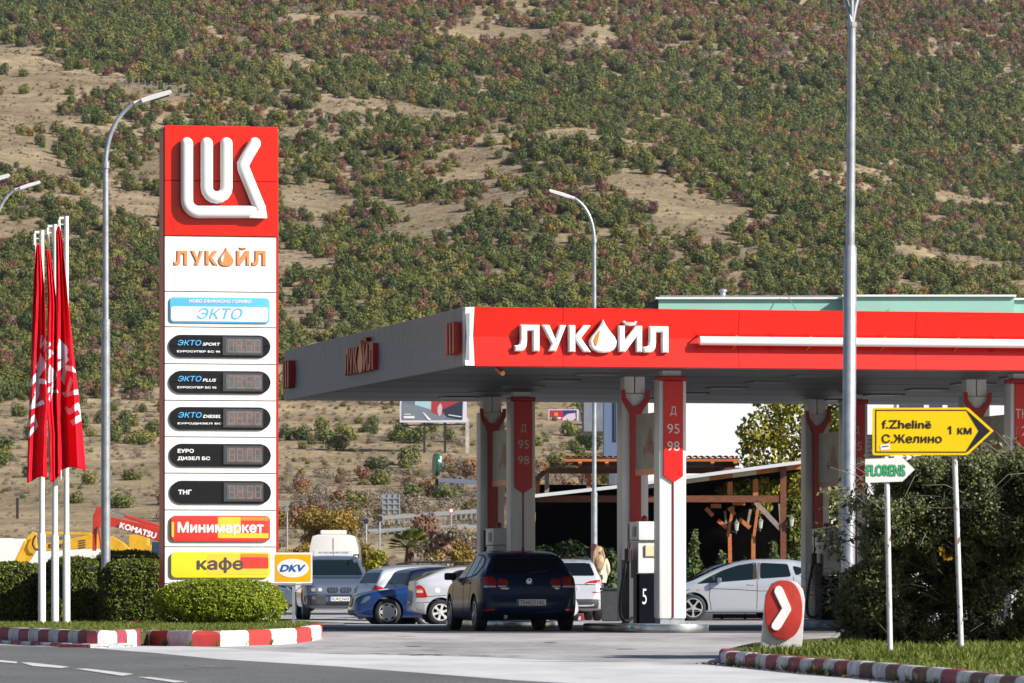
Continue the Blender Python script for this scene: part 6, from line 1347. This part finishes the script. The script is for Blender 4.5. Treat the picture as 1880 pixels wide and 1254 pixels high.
rY = 215; parts = [('stick', [(572, 225), (600, 165), (626, 172), (640, 260), (640, 300), (596, 300), (590, 440), (568, 440)], 0, .4, RMACH), ('boom', [(640, 238), (700, 235), (860, 268), (985, 300), (1060, 340), (1060, 420), (985, 385), (880, 350), (700, 292), (640, 290)], .05, .5, RMACH), ('arm_cylinder', [(770, 215), (985, 282), (985, 305), (765, 236)], .1, .3, RMACH), ('cylinder_rod', [(685, 190), (772, 222), (768, 234), (684, 202)], .15, .25, CHROME), ('bucket_link', [(600, 290), (612, 285), (632, 440), (618, 440)], -.1, 0, RMACH), ('cab', [(935, 385), (985, 385), (1040, 400), (1040, 470), (930, 470)], -.6, .6, mat('cab_dark_blue', (.02, .05, .09), .2))]
t, A = excav('excavator', 'red excavator whose folded boom rises beside the price pylon', rY, 0, parts, 280)
M = Matrix.Translation(Vector((A.uz(*epx(850, 315), -.02)[0], -.03, A.uz(*epx(850, 315), -.02)[1]))) @ Matrix.Rotation(R(17), 4, 'Y'); text('KOMATSU', -.72, .72, -.12, .12, 0, PRWH, t, bold=.05, M=M)
MB().box(1.2, 4.6, .0, 2.4, .0, 1.3).obj('engine_house', RMACH, t, bevel=.05); MB().box(-.5, 4, 0, .6, -.35, .45).obj('track', DARK, t, bevel=.15)
A = Fr((P(255, 0, 240).x, 240, .2), 0); a, z1 = A.uz(*epx(795, 340)); b_, z0 = A.uz(*epx(905, 440)); o = MB(); o.box(a, b_, 0, 2, 0, z1); o.box(b_, A.uz(*epx(928, 0))[0], 0, 2, 0, A.uz(*epx(0, 405))[1]); o = o.obj('machine_cabin', YMACH, loc=A.O); tag(o, 'yellow site cabin body left of the price pylon', 'cabin')
A = Fr((P(60, 0, 262).x, 262, 0), 0); t = thing('site_tent', 'long white shed wall behind the yellow excavator', 'shed', A.O)
for a, c, py in ((-60, 18, 988), (18, 45, 989), (45, 190, 1002)):
    u0, z1 = A.uz(a, py); u1, _ = A.uz(c, 0); MB().box(u0, u1, 0, 5, 0, z1).obj('wall_panel', WRENDER, t)
# ------------------------------------------------------------------ clipped bush and hedges on the left island
def bush(name, label, cat, c, dims, n, leaf, m, blobs=None, core=True, jit=.7, group=None, shell=.86, k=.9, asp=1.7):
    """foliage of many leaves over a dark twiggy core; dims = half sizes"""
    t = thing(name, label, cat, c, 0, group)
    bl = blobs or [(0, 0, 0, *dims)]
    p, nr = blobpts(bl, n, shell); keep = p[:, 2] > -c[2] + .02; p, nr = p[keep], nr[keep]
    link(leafmesh('foliage', p, nr, leaf, m, asp, jit), 'foliage', t)
    if core: dark_core('twig_core', bl, DCORE, t, k)
    return t
cY = 95.5; c = P(403, 1108, cY)
def superell(n, a, b, cc, e=2.6):
    d = np.random.normal(0, 1, (n, 3)); d /= np.linalg.norm(d, axis=1)[:, None]; r = (np.abs(d[:, 0]) ** e + np.abs(d[:, 1]) ** e + np.abs(d[:, 2]) ** e) ** (-1 / e)
    q = d * r[:, None]; nn = np.sign(q) * np.abs(q) ** (e - 1) / np.array([a, b, cc]); nn /= np.linalg.norm(nn, axis=1)[:, None]
    lump = np.array([1 + .06 * noise.noise(Vector(v) * 3.2) + .05 * noise.noise(Vector(v) * 8) + (.07 * random.random() if random.random() < .05 else 0) for v in q])
    return q * lump[:, None] * np.array([a, b, cc]) * np.random.uniform(.93, 1.0, n)[:, None], nn
t = thing('clipped_bush', 'bright green oval clipped bush at the foot of the pylon', 'bush', c)
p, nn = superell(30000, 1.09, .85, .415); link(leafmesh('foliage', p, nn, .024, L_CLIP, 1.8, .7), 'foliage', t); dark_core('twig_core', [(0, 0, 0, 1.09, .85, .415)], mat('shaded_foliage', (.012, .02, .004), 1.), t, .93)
def hedge(label, px0, px1, ytop, Y, dep, n, rad=.35, m=L_HEDGE, yb=1146):
    z1 = P(0, ytop, Y).z; x0, x1 = P(px0, 0, Y).x, P(px1, 0, Y).x; w, h = (x1 - x0) / 2, z1 / 2
    t = thing('hedge', label, 'hedge', ((x0 + x1) / 2, Y, h), 0, 'clipped hedges behind the low kerb')
    p, nn = superell(n, w, dep, h, 4.2); link(leafmesh('foliage', p, nn, .032, m, 1.8, .8), 'foliage', t)
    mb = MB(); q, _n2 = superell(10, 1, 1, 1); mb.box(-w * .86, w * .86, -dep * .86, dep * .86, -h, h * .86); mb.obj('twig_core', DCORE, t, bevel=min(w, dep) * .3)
    return t
hedge('clipped hedge at the left edge of the picture', -60, 86, 1032, 104.2, .8, 16000)
hedge('clipped hedge behind the flagpoles', 78, 188, 1023, 103, .75, 15000)
hedge('taller dark clipped hedge beside the street lamp', 168, 300, 1011, 104.6, .8, 14000)
hedge('clipped hedge touching the left side of the pylon', 186, 318, 1027, 101.4, .75, 16000)
bush('small_shrub', 'small bright shrub in the gap between two hedges', 'shrub', (P(92, 0, 100.8).x, 100.8, .42), (.22, .2, .3), 1200, .04, L_CLIP)
mb = MB(); c = G(248, 1147, .175); mb.lathe([(0, .05), (.12, .04), (.17, .01), (.18, 0)], 14, 0, Matrix.Diagonal((1, .6, 1, 1))); o = mb.obj('cloth_bundle', mat('magenta_cloth', (.35, .01, .09), .8), loc=(c.x, c.y, .18), smooth=60); tag(o, 'crumpled magenta cloth lying on the grass before the hedge', 'cloth')
c = G(168, 1186, .0); o = MB().lathe([(0, .07), (.05, .06), (.06, .0)], 8).obj('drinks_can', RED2, loc=(c.x, c.y - .4, .012)); o.rotation_euler = (R(80), 0, R(40)); o.location.z = .04; o.scale = (.5, .5, .8); tag(o, 'small red can lying in the road by the kerb', 'can')
# ------------------------------------------------------------------ bramble hedge on the right
hY = 63.0
outline = [(1512, 1165), (1522, 1120), (1530, 1060), (1540, 1000), (1548, 950), (1570, 905), (1595, 885), (1625, 873), (1660, 860), (1700, 850), (1745, 838), (1790, 838), (1830, 850), (1870, 842), (1920, 850), (1990, 850)]
def top_at(px): return float(np.interp(px, [p[0] for p in outline], [p[1] for p in outline]))
bl = []; rr = random.Random(3)
cx0 = P(1700, 0, hY).x
for i in range(860):
    px = rr.uniform(1522, 2010) if i < 760 else rr.uniform(1525, 1600); tp = top_at(px); py = rr.uniform(tp + 18, 1190) if i % 4 else tp + 16; Yb = hY + rr.uniform(-1.5, 1.6) - .5 + max(0, (py - 930) / 200) * 1.3
    r = rr.uniform(.08, .25) * (1 if px > 1575 else .75); p_ = P(px + ((30 + 30 * (px < 1580)) * (1 if py < 1020 else .45) if px < 1620 else 0), py + (28 if px < 1620 else 0) * (py < 1100), Yb); bl.append((p_.x - cx0, p_.y - hY, max(.2, p_.z), r, r, r * .8))
t = thing('bramble_hedge', 'large unkempt bramble hedge behind the two direction signs', 'hedge', (cx0, hY, 0))
p, nn = blobpts(bl, 270000, .55); k = p[:, 2] > .12; p, nn = p[k], nn[k]; link(leafmesh('foliage', p, nn, .024, L_BRAM, 1.5, .9), 'foliage', t)
yb = [(P(px, py, hY - 1.6)) for px, py in ((1722, 1010), (1733, 1024), (1802, 925), (1683, 958), (1640, 870))]
bl2 = [(q.x - cx0 + rr.uniform(-.05, .05), q.y - hY, q.z, .05, .08, .045) for q in yb]; p, nn = blobpts(bl2, 110, .2); link(leafmesh('yellow_leaves', p, nn, .034, L_BRAMY, 1.4, .9), 'yellow_leaves', t)
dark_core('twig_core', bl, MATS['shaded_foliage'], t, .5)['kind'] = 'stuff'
mb = MB()
for i in range(520):
    b = bl[rr.randrange(len(bl))]; a = Vector((b[0], b[1], b[2])); th = rr.uniform(0, 6.28); L_ = rr.uniform(.4, .8); d = Vector((math.cos(th) * .8, -abs(math.sin(th)) * .8 - .1, rr.uniform(-.2, .8))).normalized()
    e = a + d * L_ * .6; f_ = e + (d + Vector((rr.uniform(-.4, .4), 0, rr.uniform(-.9, .1)))).normalized() * L_ * .5
    mb.tube([a, e, f_], [.006, .004, .002], 4, caps=False)
mb.obj('twigs', L_TWIG, t, kind='stuff')
# sprays reaching out to the left and up
sp = []; 
for px, py, d_ in [(1500, 905, -.25), (1510, 935, -.2), (1520, 1000, -.2), (1505, 1060, -.15), (1515, 1120, -.2), (1508, 1150, -.2), (1520, 1178, -.2), (1585, 900, .1), (1640, 850, .1), (1725, 825, .1), (1790, 812, .1), (1800, 800, .1), (1840, 835, .2), (1870, 815, .1), (1865, 790, .1), (1780, 826, 0), (1760, 832, 0)]:
    q = P(px, py, hY - .8); r0 = P(px + (60 if px < 1560 else 5), py + (-10 if px < 1560 else 60), hY - .5)
    for j in range(16): k = j / 15; m_ = r0.lerp(q, k); sp.append((m_.x - cx0 + rr.uniform(-.04, .04), m_.y - hY, m_.z + rr.uniform(-.03, .03)))
    MB().tube([r0 - Vector((cx0, hY, 0)), q - Vector((cx0, hY, 0))], [.006, .002], 4).obj('twig', L_TWIG, t)
for i in range(110):
    px = rr.uniform(1535, 2000); tp = top_at(px) if i % 4 else top_at(px) + rr.uniform(30, 160); r0 = P(px, tp + 34, hY + rr.uniform(-1.6, .8)); th = rr.uniform(-1., .9) - (.6 if px < 1620 else 0); L_ = rr.uniform(.22, .52)
    q = r0 + Vector((math.sin(th) * L_, rr.uniform(-.3, .1), math.cos(th) * L_)); mid = r0.lerp(q, .55) + Vector((0, 0, .05)); tmb = MB(); o_ = Vector((cx0, hY, 0)); tmb.tube([r0 - o_, mid - o_, q - o_], [.006, .004, .002], 4, caps=False); tmb.obj('twig', L_TWIG, t)
    for j in range(15): k = j / 14; m_ = r0.lerp(q, k); sp.append((m_.x - cx0 + rr.uniform(-.045, .045), m_.y - hY + rr.uniform(-.04, .04), m_.z + rr.uniform(-.04, .04)))
sp = np.array(sp); link(leafmesh('spray_leaves', sp, np.tile([0, -1., .4], (len(sp), 1)), .038, L_BRAM, 1.6, .8), 'spray_leaves', t)
# ------------------------------------------------------------------ trees and shrubs behind the station
def tree(name, label, cat, x, y, zb, trunk_h, blobs, n, leaf, m, group=None, core=False, r0=.12, asp=1.6, shell=.4, transl=None):
    t = thing(name, label, cat, (x, y, zb), 0, group); mb = MB(); rr = random.Random(int(x * 10 + y))
    top = max(b[2] for b in blobs); mb.tube([(0, 0, -.2), (.05, 0, trunk_h * .6), (0, .05, trunk_h), (0, 0, top)], [r0, r0 * .8, r0 * .65, r0 * .2], 8)
    for b in blobs: s = Vector((0, 0, rr.uniform(.5, 1) * trunk_h)); e = Vector(b[:3]); mb.tube([s, s.lerp(e, .5) + Vector((0, 0, .1)), e], [r0 * .4, r0 * .25, r0 * .1], 5, caps=False)
    mb.obj('trunk', BARK, t); p, nn = blobpts(blobs, n, shell); link(leafmesh('crown', p, nn, leaf, m, asp, .9), 'crown', t)
    if core: dark_core('inner_branches', blobs, DCORE, t, .55)
    return t
def blobset(n, w, d, z0, z1, r, seed): 
    q = random.Random(seed); o = []
    for i in range(n): a = q.uniform(0, 6.28); k = q.uniform(.2, 1) ** .5; zz = q.uniform(0, 1); tp = 1 - .5 * zz; o.append((math.cos(a) * w * k * tp, math.sin(a) * d * k * tp, z0 + (z1 - z0) * zz, r * q.uniform(.7, 1.2), r * q.uniform(.7, 1.2), r * q.uniform(.6, 1)))
    return o
tY = 161; x = P(1432, 0, tY).x
bl = [(-.4, 0, 4.6, .9, .8, .8), (.5, 0, 5.4, 1.0, .9, .9), (0, 0, 6.3, .9, .8, .8), (-1.0, 0, 3.6, .8, .7, .6), (-.2, .2, 3.7, 1.1, .8, .7), (.8, 0, 4.0, .8, .7, .8), (-.7, -.3, 5.2, .6, .6, .6), (1.3, .2, 5.2, .6, .6, .8), (1.5, 0, 4.3, .5, .6, .7), (-1.3, 0, 2.9, .5, .5, .5), (.2, 0, 2.6, 1.2, .6, .6), (-.4, 0, 2.0, 1.3, .6, .5)]
tree('leafy_tree', 'green and yellow leafy tree rising behind the timber terrace', 'tree', x, tY, 0, 3.2, bl, 9000, .10, L_TREE, r0=.1, shell=.35)
bl = [(0, 0, 5.5, .5, .5, .9), (0, 0, 4.3, .5, .5, .8), (0, 0, 3, .5, .5, .8)]; tree('leafy_tree', 'slim leafy tree glimpsed right of the rear pump column', 'tree', P(1537, 0, tY).x, tY, 0, 3, bl, 1800, .12, L_TREE, r0=.07)
for i, (px, h, w, lab) in enumerate([(1275, 1.75, .34, 'tallest feathery conifer left of the terrace posts'), (1250, 1.2, .3, 'low conifer shrub partly behind the front column'), (1325, 1.15, .34, 'spreading conifer shrub below the first lantern'), (1368, .95, .3, 'small drooping conifer shrub between lanterns'), (1420, 1.45, .3, 'pointed conifer in front of the diagonal brace'), (1448, .95, .28, 'low conifer at the foot of the outer post'), (1466, 1.5, .14, 'thin conifer tip beside the rear column'), (1176, 3.1, .12, 'slender conifer tip seen between the front columns'), (1125, 1.2, .3, 'leafy shrub in shade beside the lamp post')]):
    bl = [(random.uniform(-.3, .3) * w * (1 - k / 9), random.uniform(-.3, .3) * w, .5 + h * k / 9 + .0, w * (1.05 - k / 9.5), w * (1.05 - k / 9.5), .16) for k in range(9)]
    tree('conifer', lab, 'conifer', P(px, 0, 149.6).x, 149.6 + .3 * (i % 2), .15, h * .8, bl, int(900 * h * (w / .3 + .3)), .075, L_CONI, 'conifers in front of the terrace', r0=.035, asp=2.6, shell=.15)
# planting at the left part of the terrace, shade darkened into its leaf colours
bush('dark_hedge', 'evergreen hedge coloured dark for the shade under the terrace roof', 'hedge', (P(1062, 0, 150.5).x, 150.8, 1.0), (1.2, .4, .9), 5000, .09, L_SHADE, blobs=[(-.9, 0, 0, .7, .4, .95), (-.2, 0, .1, .7, .4, 1.0), (.5, 0, 0, .7, .4, .95), (1.1, 0, -.2, .5, .4, .8)], k=.85)
bl = [(0, 0, 0, .55, .3, .35), (.6, .1, -.1, .5, .3, .3), (-.6, 0, -.15, .45, .3, .3), (1.1, 0, .05, .35, .3, .35), (.2, 0, -.55, .3, .2, .3)]
bush('climbing_plant', 'yellow green climbing plant lit up behind the terrace cross beam', 'climber', (P(1385, 0, 156.4).x, 156.4, P(0, 893, 156.4).z), (1, 1, 1), 2600, .085, L_TREE, blobs=bl, core=False, shell=.2)
bush('climbing_plant', 'dim green creeper hanging inside the terrace by the outer post', 'climber', (P(1455, 0, 157.2).x, 157.2, P(0, 935, 157.2).z), (1, 1, 1), 1800, .085, L_HEDGE, blobs=[(0, 0, 0, .35, .3, .9), (.1, 0, -.9, .35, .3, .8)], core=False, shell=.2)
# palm
x = P(752, 0, 163).x; t = thing('fan_palm', 'small fan palm above the roofs of the parked cars', 'palm', (x, 163, 0)); zc = P(0, 1004, 163).z
MB().tube([(0, 0, -.1), (0, 0, zc - .4), (0, 0, zc)], [.16, .15, .10], 10).obj('trunk', mat('palm_fibre', (.14, .08, .045), 1., var=.5, vs=14, bump=.8), t)
rr = random.Random(4)
for i in range(22):
    a = rr.uniform(0, 6.28); el = rr.uniform(-.15, 1.1); d = Vector((math.cos(a) * math.cos(el), math.sin(a) * math.cos(el), math.sin(el))); b0 = Vector((0, 0, zc)); hub = b0 + d * .33; side = d.cross(Vector((0, 0, 1))).normalized(); up = side.cross(d).normalized()
    mb = MB(); mb.tube([b0, hub], .012, 5)
    for k in range(15):
        th = R(-75 + 150 * k / 14); v = (d * math.cos(th) + side * math.sin(th)).normalized(); L_ = .42 * (1 - .25 * abs(th)); w_ = v.cross(up).normalized() * .022; e = hub + v * L_ + Vector((0, 0, -.10 * L_)); m_ = hub + v * L_ * .6
        n0 = len(mb.v); mb.v += [tuple(hub - w_ * .3), tuple(m_ - w_), tuple(e), tuple(m_ + w_)]; mb.f.append((n0, n0 + 1, n0 + 2, n0 + 3)); mb.m.append(0)
    mb.obj('frond', L_PALM, t)
# autumn thicket behind the van
def gz(x, y): return tz(x, y)
for px, py, Y, w, h, m, lab, nm in [(560, 985, 240, 1.5, 3.0, L_GOLD, 'golden brown willow-like bush left of the camper van', 'golden_bush'), (605, 960, 262, 1.9, 4.2, L_GOLD, 'tallest golden bush behind the camper van', 'golden_bush'), (650, 985, 250, 1.3, 3.0, L_GOLD, 'golden bush right behind the camper van', 'golden_bush'), (520, 1000, 235, .9, 2.4, L_GOLD, 'rusty bush beside the red pylon edge', 'golden_bush'),
        (695, 995, 215, .7, 2.7, L_TREE, 'young yellow leafed tree beside the palm', 'young_tree'), (720, 1010, 205, .9, 1.7, L_HEDGE, 'dark shrub left of the palm', 'dark_shrub'), (690, 1025, 190, 1.0, 1.2, L_HEDGE, 'low dark shrub behind the white hatchback', 'dark_shrub'), (640, 1000, 240, 1.0, 2.4, L_TREE, 'greenish bush behind the camper van roof', 'golden_bush'),
        (800, 1000, 250, 1.2, 1.9, L_RUST, 'sparse rusty shrub right of the palm', 'rusty_shrub'), (835, 1010, 240, 1.0, 1.8, L_GOLD, 'sparse golden shrub above the silver hatchback', 'golden_bush'), (850, 955, 235, .7, 3.6, L_GOLD, 'orange leafed tree beside the rear pump column', 'young_tree'), (866, 1000, 170, .35, 2.1, L_HEDGE, 'dark slim shrub against the rear pump column', 'dark_shrub')]:
    x = P(px, 0, Y).x; z0 = gz(x, Y); bl = blobset(9, w * .7, w * .6, h * .3, h * .85, w * .45, int(px))
    tree(nm, lab, 'tree' if 'tree' in nm else 'bush', x, Y, z0, h * .5, bl, int(2600 * w * h / 2 + 600) if m is not L_RUST else 1100, .095 if Y > 200 else .065, m, r0=.05, shell=.25, core=m is L_HEDGE)
# ------------------------------------------------------------------ the hillside scrub
def proto(name, m, seed, n, r=1.5, h=1.0, leaf=.42, lump=7):
    rg = np.random.RandomState(seed); q = random.Random(seed)
    bl = [(0, 0, h * .45, r * .62, r * .62, h * .55)] + [(math.cos(a) * r * .45, math.sin(a) * r * .45, h * q.uniform(.3, .7), r * q.uniform(.35, .5), r * q.uniform(.35, .5), h * q.uniform(.35, .5)) for a in [6.28 * k / lump + q.uniform(-.3, .3) for k in range(lump)]]
    p, nn = blobpts(bl, n, .75, rg); p[:, 2] = np.maximum(p[:, 2], .03); return leafmesh(name, p, nn, leaf, m, 1.2, .3, rg)
KINDS = {'green': [proto('hillside_shrub', L_GREEN, s, 620, 1.5, 2.1, .25) for s in (1, 2)], 'dark': [proto('hillside_shrub', L_DGREEN, s, 620, 1.4, 2.5, .25) for s in (3, 4)],
         'rust': [proto('hillside_shrub', L_RUST, s, 480, 1.3, 2.0, .23) for s in (5,)], 'bare': [proto('hillside_shrub', L_BARE, s, 420, 1.2, 1.3, .15) for s in (6,)], 'gold': [proto('hillside_shrub', L_GOLD, s, 480, 1.1, 1.8, .22) for s in (8,)]}
KL = list(KINDS)
# bare patches of the slope, as strips in the world seen from the station: (px,py) anchors of tan ground
TAN = [((0, 95), (140, 150), 26), ((140, 150), (330, 190), 22), ((600, 185), (760, 205), 16), ((760, 205), (930, 228), 18), ((1020, 245), (1240, 275), 20), ((0, 210), (190, 240), 22), ((0, 250), (100, 330), 26), ((60, 290), (260, 390), 24), ((200, 330), (290, 430), 22), ((470, 150), (560, 190), 12), ((840, 330), (960, 370), 14), ((700, 370), (820, 410), 16), ((1080, 270), (1180, 330), 16), ((1130, 330), (1240, 400), 14), ((1300, 420), (1390, 480), 12), ((1650, 460), (1800, 490), 22), ((1750, 500), (1880, 520), 20), ((880, 290), (950, 320), 12), ((540, 360), (600, 420), 14), ((380, 60), (560, 120), 14), ((740, 60), (640, 30), 14), ((940, 0), (1100, 60), 26), ((1720, 360), (1850, 390), 26), ((960, 60), (1050, 100), 20)]
def seg(px, py, a, b):
    ax, ay = a; bx, by = b; t = max(0, min(1, ((px - ax) * (bx - ax) + (py - ay) * (by - ay)) / ((bx - ax) ** 2 + (by - ay) ** 2))); return math.hypot(px - ax - t * (bx - ax), (py - ay - t * (by - ay)) * 1.6)
def density(px, py, x, y):
    n1 = noise.noise((x * .045, y * .028, 5.)); n2 = noise.noise((x * .012, y * .008, 9.)); cp = float(pc(CREST, px)) if -600 < px < 2500 else 60
    if py > 935: d = .0
    elif py > 860: d = .02
    elif py > 735: d = .07 + .35 * n1
    else: d = .80 + 1.7 * n1 + .7 * n2
    if py < cp - 2: d = .95 + 1.1 * n1 + .6 * n2
    elif px < 330 and 95 < py < 450: d -= .35
    elif py < 770 and abs(px - 1100) < 400 and cp < py < 480: d -= .15
    for a, b, w in TAN:
        if abs((a[1] + b[1]) / 2 - py) < 160:
            k = seg(px, py, a, b) + 9 * n1
            if k < w * 1.4: d -= 1.1 * (1 - k / (w * 1.4)) + .12
    return d
rr = random.Random(11); pts = {k: [] for k in KL}; near = []
def scatter(n, y0, y1, base, far):
    for _ in range(n):
        y = math.sqrt(rr.uniform(y0 * y0, y1 * y1)); px = rr.uniform(-620, 2500); x = (px - CX) * y / F
        z = tz(x, y); py = HZ - (z - CH) * F / y
        if py < -60: continue
        if rr.random() > density(px, py, x, y) * base: continue
        sp_ = noise.noise((x * .03, y * .02, 21.)); u_ = rr.random()
        if far: 
            red = (py < 120 and px > 350) or (px > 1560 and 290 < py < 420)
            k = 'rust' if u_ < (.36 if red else .09) + .25 * max(0, sp_) else 'gold' if u_ > .95 else 'bare' if u_ > (.72 if red else .84) else 'green' if u_ > .45 else 'dark'
        elif py > 735: k = 'bare' if u_ < .45 else 'green' if u_ < .7 else 'dark'
        else: k = 'rust' if u_ < .10 + .45 * max(0, sp_) else 'bare' if u_ < .20 + .5 * max(0, sp_) else 'gold' if u_ > .975 else 'green' if u_ > .5 else 'dark'
        s = (.34 + .78 * rr.random() ** 1.8) * (1.0 if not far else 1.45) * (.75 if py > 760 and k == 'bare' else 1)
        near.append((y / s, x, y, z, k, s, rr.uniform(0, 6.28)))
scatter(49500, 480, 1010, .95, False); scatter(38000, 1010, 1400, .9, False); scatter(61000, 1350, 2150, .95, True)
near.sort(key=lambda q: q[0] + (1e5 if not 0 < CX + q[1] * F / q[2] < 1880 or (295 < CX + q[1] * F / q[2] < 510 and q[2] < 1100) else 0))
for i, (_, x, y, z, k, s, a) in enumerate(near[:290]):
    o = link(KINDS[k][i % len(KINDS[k])], 'hillside_shrub', None, (x, y, z - .1)); o.scale = (s * 1.15, s * 1.15, s * rr.uniform(.55, .85)); o.rotation_euler = (0, 0, a)
    px_ = CX + x * F / y; py_ = HZ - (z - CH) * F / y
    zone = 'at the far left edge' if px_ < 60 else 'between flagpoles and pylon' if px_ < 300 else 'just right of the price pylon' if px_ < 640 else 'above the shaded canopy side' if px_ < 850 else 'above the canopy lettering' if px_ < 1240 else 'above the mint parapet' if px_ < 1560 else 'right of the tall lamp post'
    if py_ > 735: zone = zone.replace('above the', 'seen below the')
    tag(o, ('large ' if s > .95 else 'small ' if s < .7 else 'middling ') + {'green': 'olive green hillside shrub', 'dark': 'dark green hillside shrub', 'rust': 'rust brown hillside shrub', 'bare': 'leafless hillside scrub bush', 'gold': 'golden leaved hillside shrub'}[k] + ' ' + zone, 'shrub', {'green': 'green hillside shrubs', 'dark': 'dark hillside shrubs', 'rust': 'rusty hillside shrubs', 'bare': 'bare hillside scrub', 'gold': 'golden hillside shrubs'}[k])
for r_ in near[290:]: pts[r_[4]].append(r_)
def gn(name, lst, meshes, m):
    """one stuff object: the far scrub of a kind, meshes set on points"""
    me = bpy.data.meshes.new(name); me.from_pydata([(q[1], q[2], q[3] - .12) for q in lst], [], [])
    a = me.attributes.new('size', 'FLOAT', 'POINT'); a.data.foreach_set('value', [q[5] for q in lst]); b = me.attributes.new('turn', 'FLOAT', 'POINT'); b.data.foreach_set('value', [q[6] for q in lst])
    o = tag(link(me, name), kind='stuff'); g = bpy.data.node_groups.new(name, 'GeometryNodeTree'); g.interface.new_socket('Geometry', in_out='INPUT', socket_type='NodeSocketGeometry'); g.interface.new_socket('Geometry', in_out='OUTPUT', socket_type='NodeSocketGeometry')
    N = g.nodes.new; i_ = N('NodeGroupInput'); o_ = N('NodeGroupOutput'); ip = N('GeometryNodeInstanceOnPoints'); oi = N('GeometryNodeObjectInfo'); oi.inputs['As Instance'].default_value = True; oi.transform_space = 'ORIGINAL'; oi.inputs['Object'].default_value = meshes
    sa = N('GeometryNodeInputNamedAttribute'); sa.data_type = 'FLOAT'; sa.inputs['Name'].default_value = 'size'; ta = N('GeometryNodeInputNamedAttribute'); ta.data_type = 'FLOAT'; ta.inputs['Name'].default_value = 'turn'; cx = N('ShaderNodeCombineXYZ'); e2 = N('FunctionNodeEulerToRotation')
    g.links.new(i_.outputs[0], ip.inputs['Points']); g.links.new(oi.outputs['Geometry'], ip.inputs['Instance']); g.links.new(sa.outputs[0], ip.inputs['Scale']); g.links.new(ta.outputs[0], cx.inputs[2]); g.links.new(cx.outputs[0], e2.inputs[0]); g.links.new(e2.outputs[0], ip.inputs['Rotation']); g.links.new(ip.outputs[0], o_.inputs[0])
    md = o.modifiers.new('scatter', 'NODES'); md.node_group = g; return o
for k in KL:
    src = [o for o in S.objects if o.name.startswith('hillside_shrub') and o.data in KINDS[k]]
    if not src: src = [tag(link(KINDS[k][0], 'hillside_shrub', None, (-9, 640, tz(-9, 640))), 'golden leaved shrub on the lower dry slope', 'shrub')]
    gn('far_scrub', pts[k], src[0], None)
# bare brown scrub on the banks nearer the station
rr = random.Random(9); P2 = []
for _ in range(950):
    y = rr.uniform(500, 620) if rr.random() < .85 else rr.uniform(250, 405); px = rr.uniform(300, 1250); x = (px - CX) * y / F
    if 405 < y < 500: continue
    z = tz(x, y)
    if rr.random() < .75 + noise.noise((x * .1, y * .05, 3.)): P2.append((0, x, y, z, 'bare', rr.uniform(.3, 1.1), rr.uniform(0, 6.28)))
sc_ = {k: [o for o in S.objects if o.name.startswith('hillside_shrub') and o.data in KINDS[k]][0] for k in ('bare', 'gold', 'rust')}; src = sc_['bare']
for k, lo, hi in (('bare', 0, .80), ('gold', .80, .88), ('rust', .88, 1.)): gn('dry_bank_scrub', P2[int(lo * len(P2)):int(hi * len(P2))], sc_[k], None)
# dry tufts over the left field
P3 = []
for _ in range(1300):
    y = rr.uniform(240, 600); px = rr.uniform(-60, 900); x = (px - CX) * y / F
    if abs(y - 484) < 9 and px > 560: continue
    P3.append((0, x, y, tz(x, y), 'bare', rr.uniform(.10, .25), rr.uniform(0, 6.28)))
gn('dry_tufts', P3, src, None)
P4 = []
for _ in range(38000):
    y = math.sqrt(rr.uniform(560 ** 2, 1500 ** 2)); px = rr.uniform(-600, 2500); x = (px - CX) * y / F
    if noise.noise((x * .08, y * .05, 13.)) > -.25: P4.append((0, x, y, tz(x, y), 'bare', rr.uniform(.12, .42), rr.uniform(0, 6.28)))
gn('hill_tufts', P4, src, None)
P5 = [(0, q[1] + rr.uniform(-4, 4), q[2], 0, '', rr.uniform(.10, .28), q[6]) for q in P4[::3]]
P5 = [(0, q[1], q[2], tz(q[1], q[2]), '', q[5], q[6]) for q in P5]; gn('hill_seedlings', P5, [o for o in S.objects if o.name.startswith('hillside_shrub') and o.data in KINDS['green']][0], None)
rf_ = thing('ridge_fence', 'broken row of small white posts on the bare ridge', 'fence')
for k in range(26):                              # little white posts on the ridge
    px = 232 + k * 11.5 + (150 if k > 14 else 0); y = yc(px) - 22; x = (px - CX) * y / F; o = MB().box(-.07, .07, -.1, .1, -.3, 1.4).obj('fence_post', GALV, rf_, loc=(x, y, tz(x, y)))
o = MB(); c = P(32, 926, 520); o.box(-.12, .12, -.1, .1, -1.6, .6); o = o.obj('fence_post', DARK, loc=c); tag(o, 'lone dark post in the dry field at the left', 'post')
# ------------------------------------------------------------------ haze
if HAZE:
    h = MB().box(-950, 950, -450, 2750, -3, 620).obj('haze', mat('air', (1, 1, 1))); h.data.materials.clear(); m = bpy.data.materials.new('thin_haze'); m.use_nodes = True; nt = m.node_tree; nt.nodes.remove(nt.nodes['Principled BSDF'])
    v = nt.nodes.new('ShaderNodeVolumePrincipled'); v.inputs['Color'].default_value = (.62, .74, 1.0, 1); v.inputs['Density'].default_value = HAZE; v.inputs['Anisotropy'].default_value = .3; nt.links.new(v.outputs[0], nt.nodes['Material Output'].inputs['Volume']); h.data.materials.append(m); tag(h, kind='stuff')
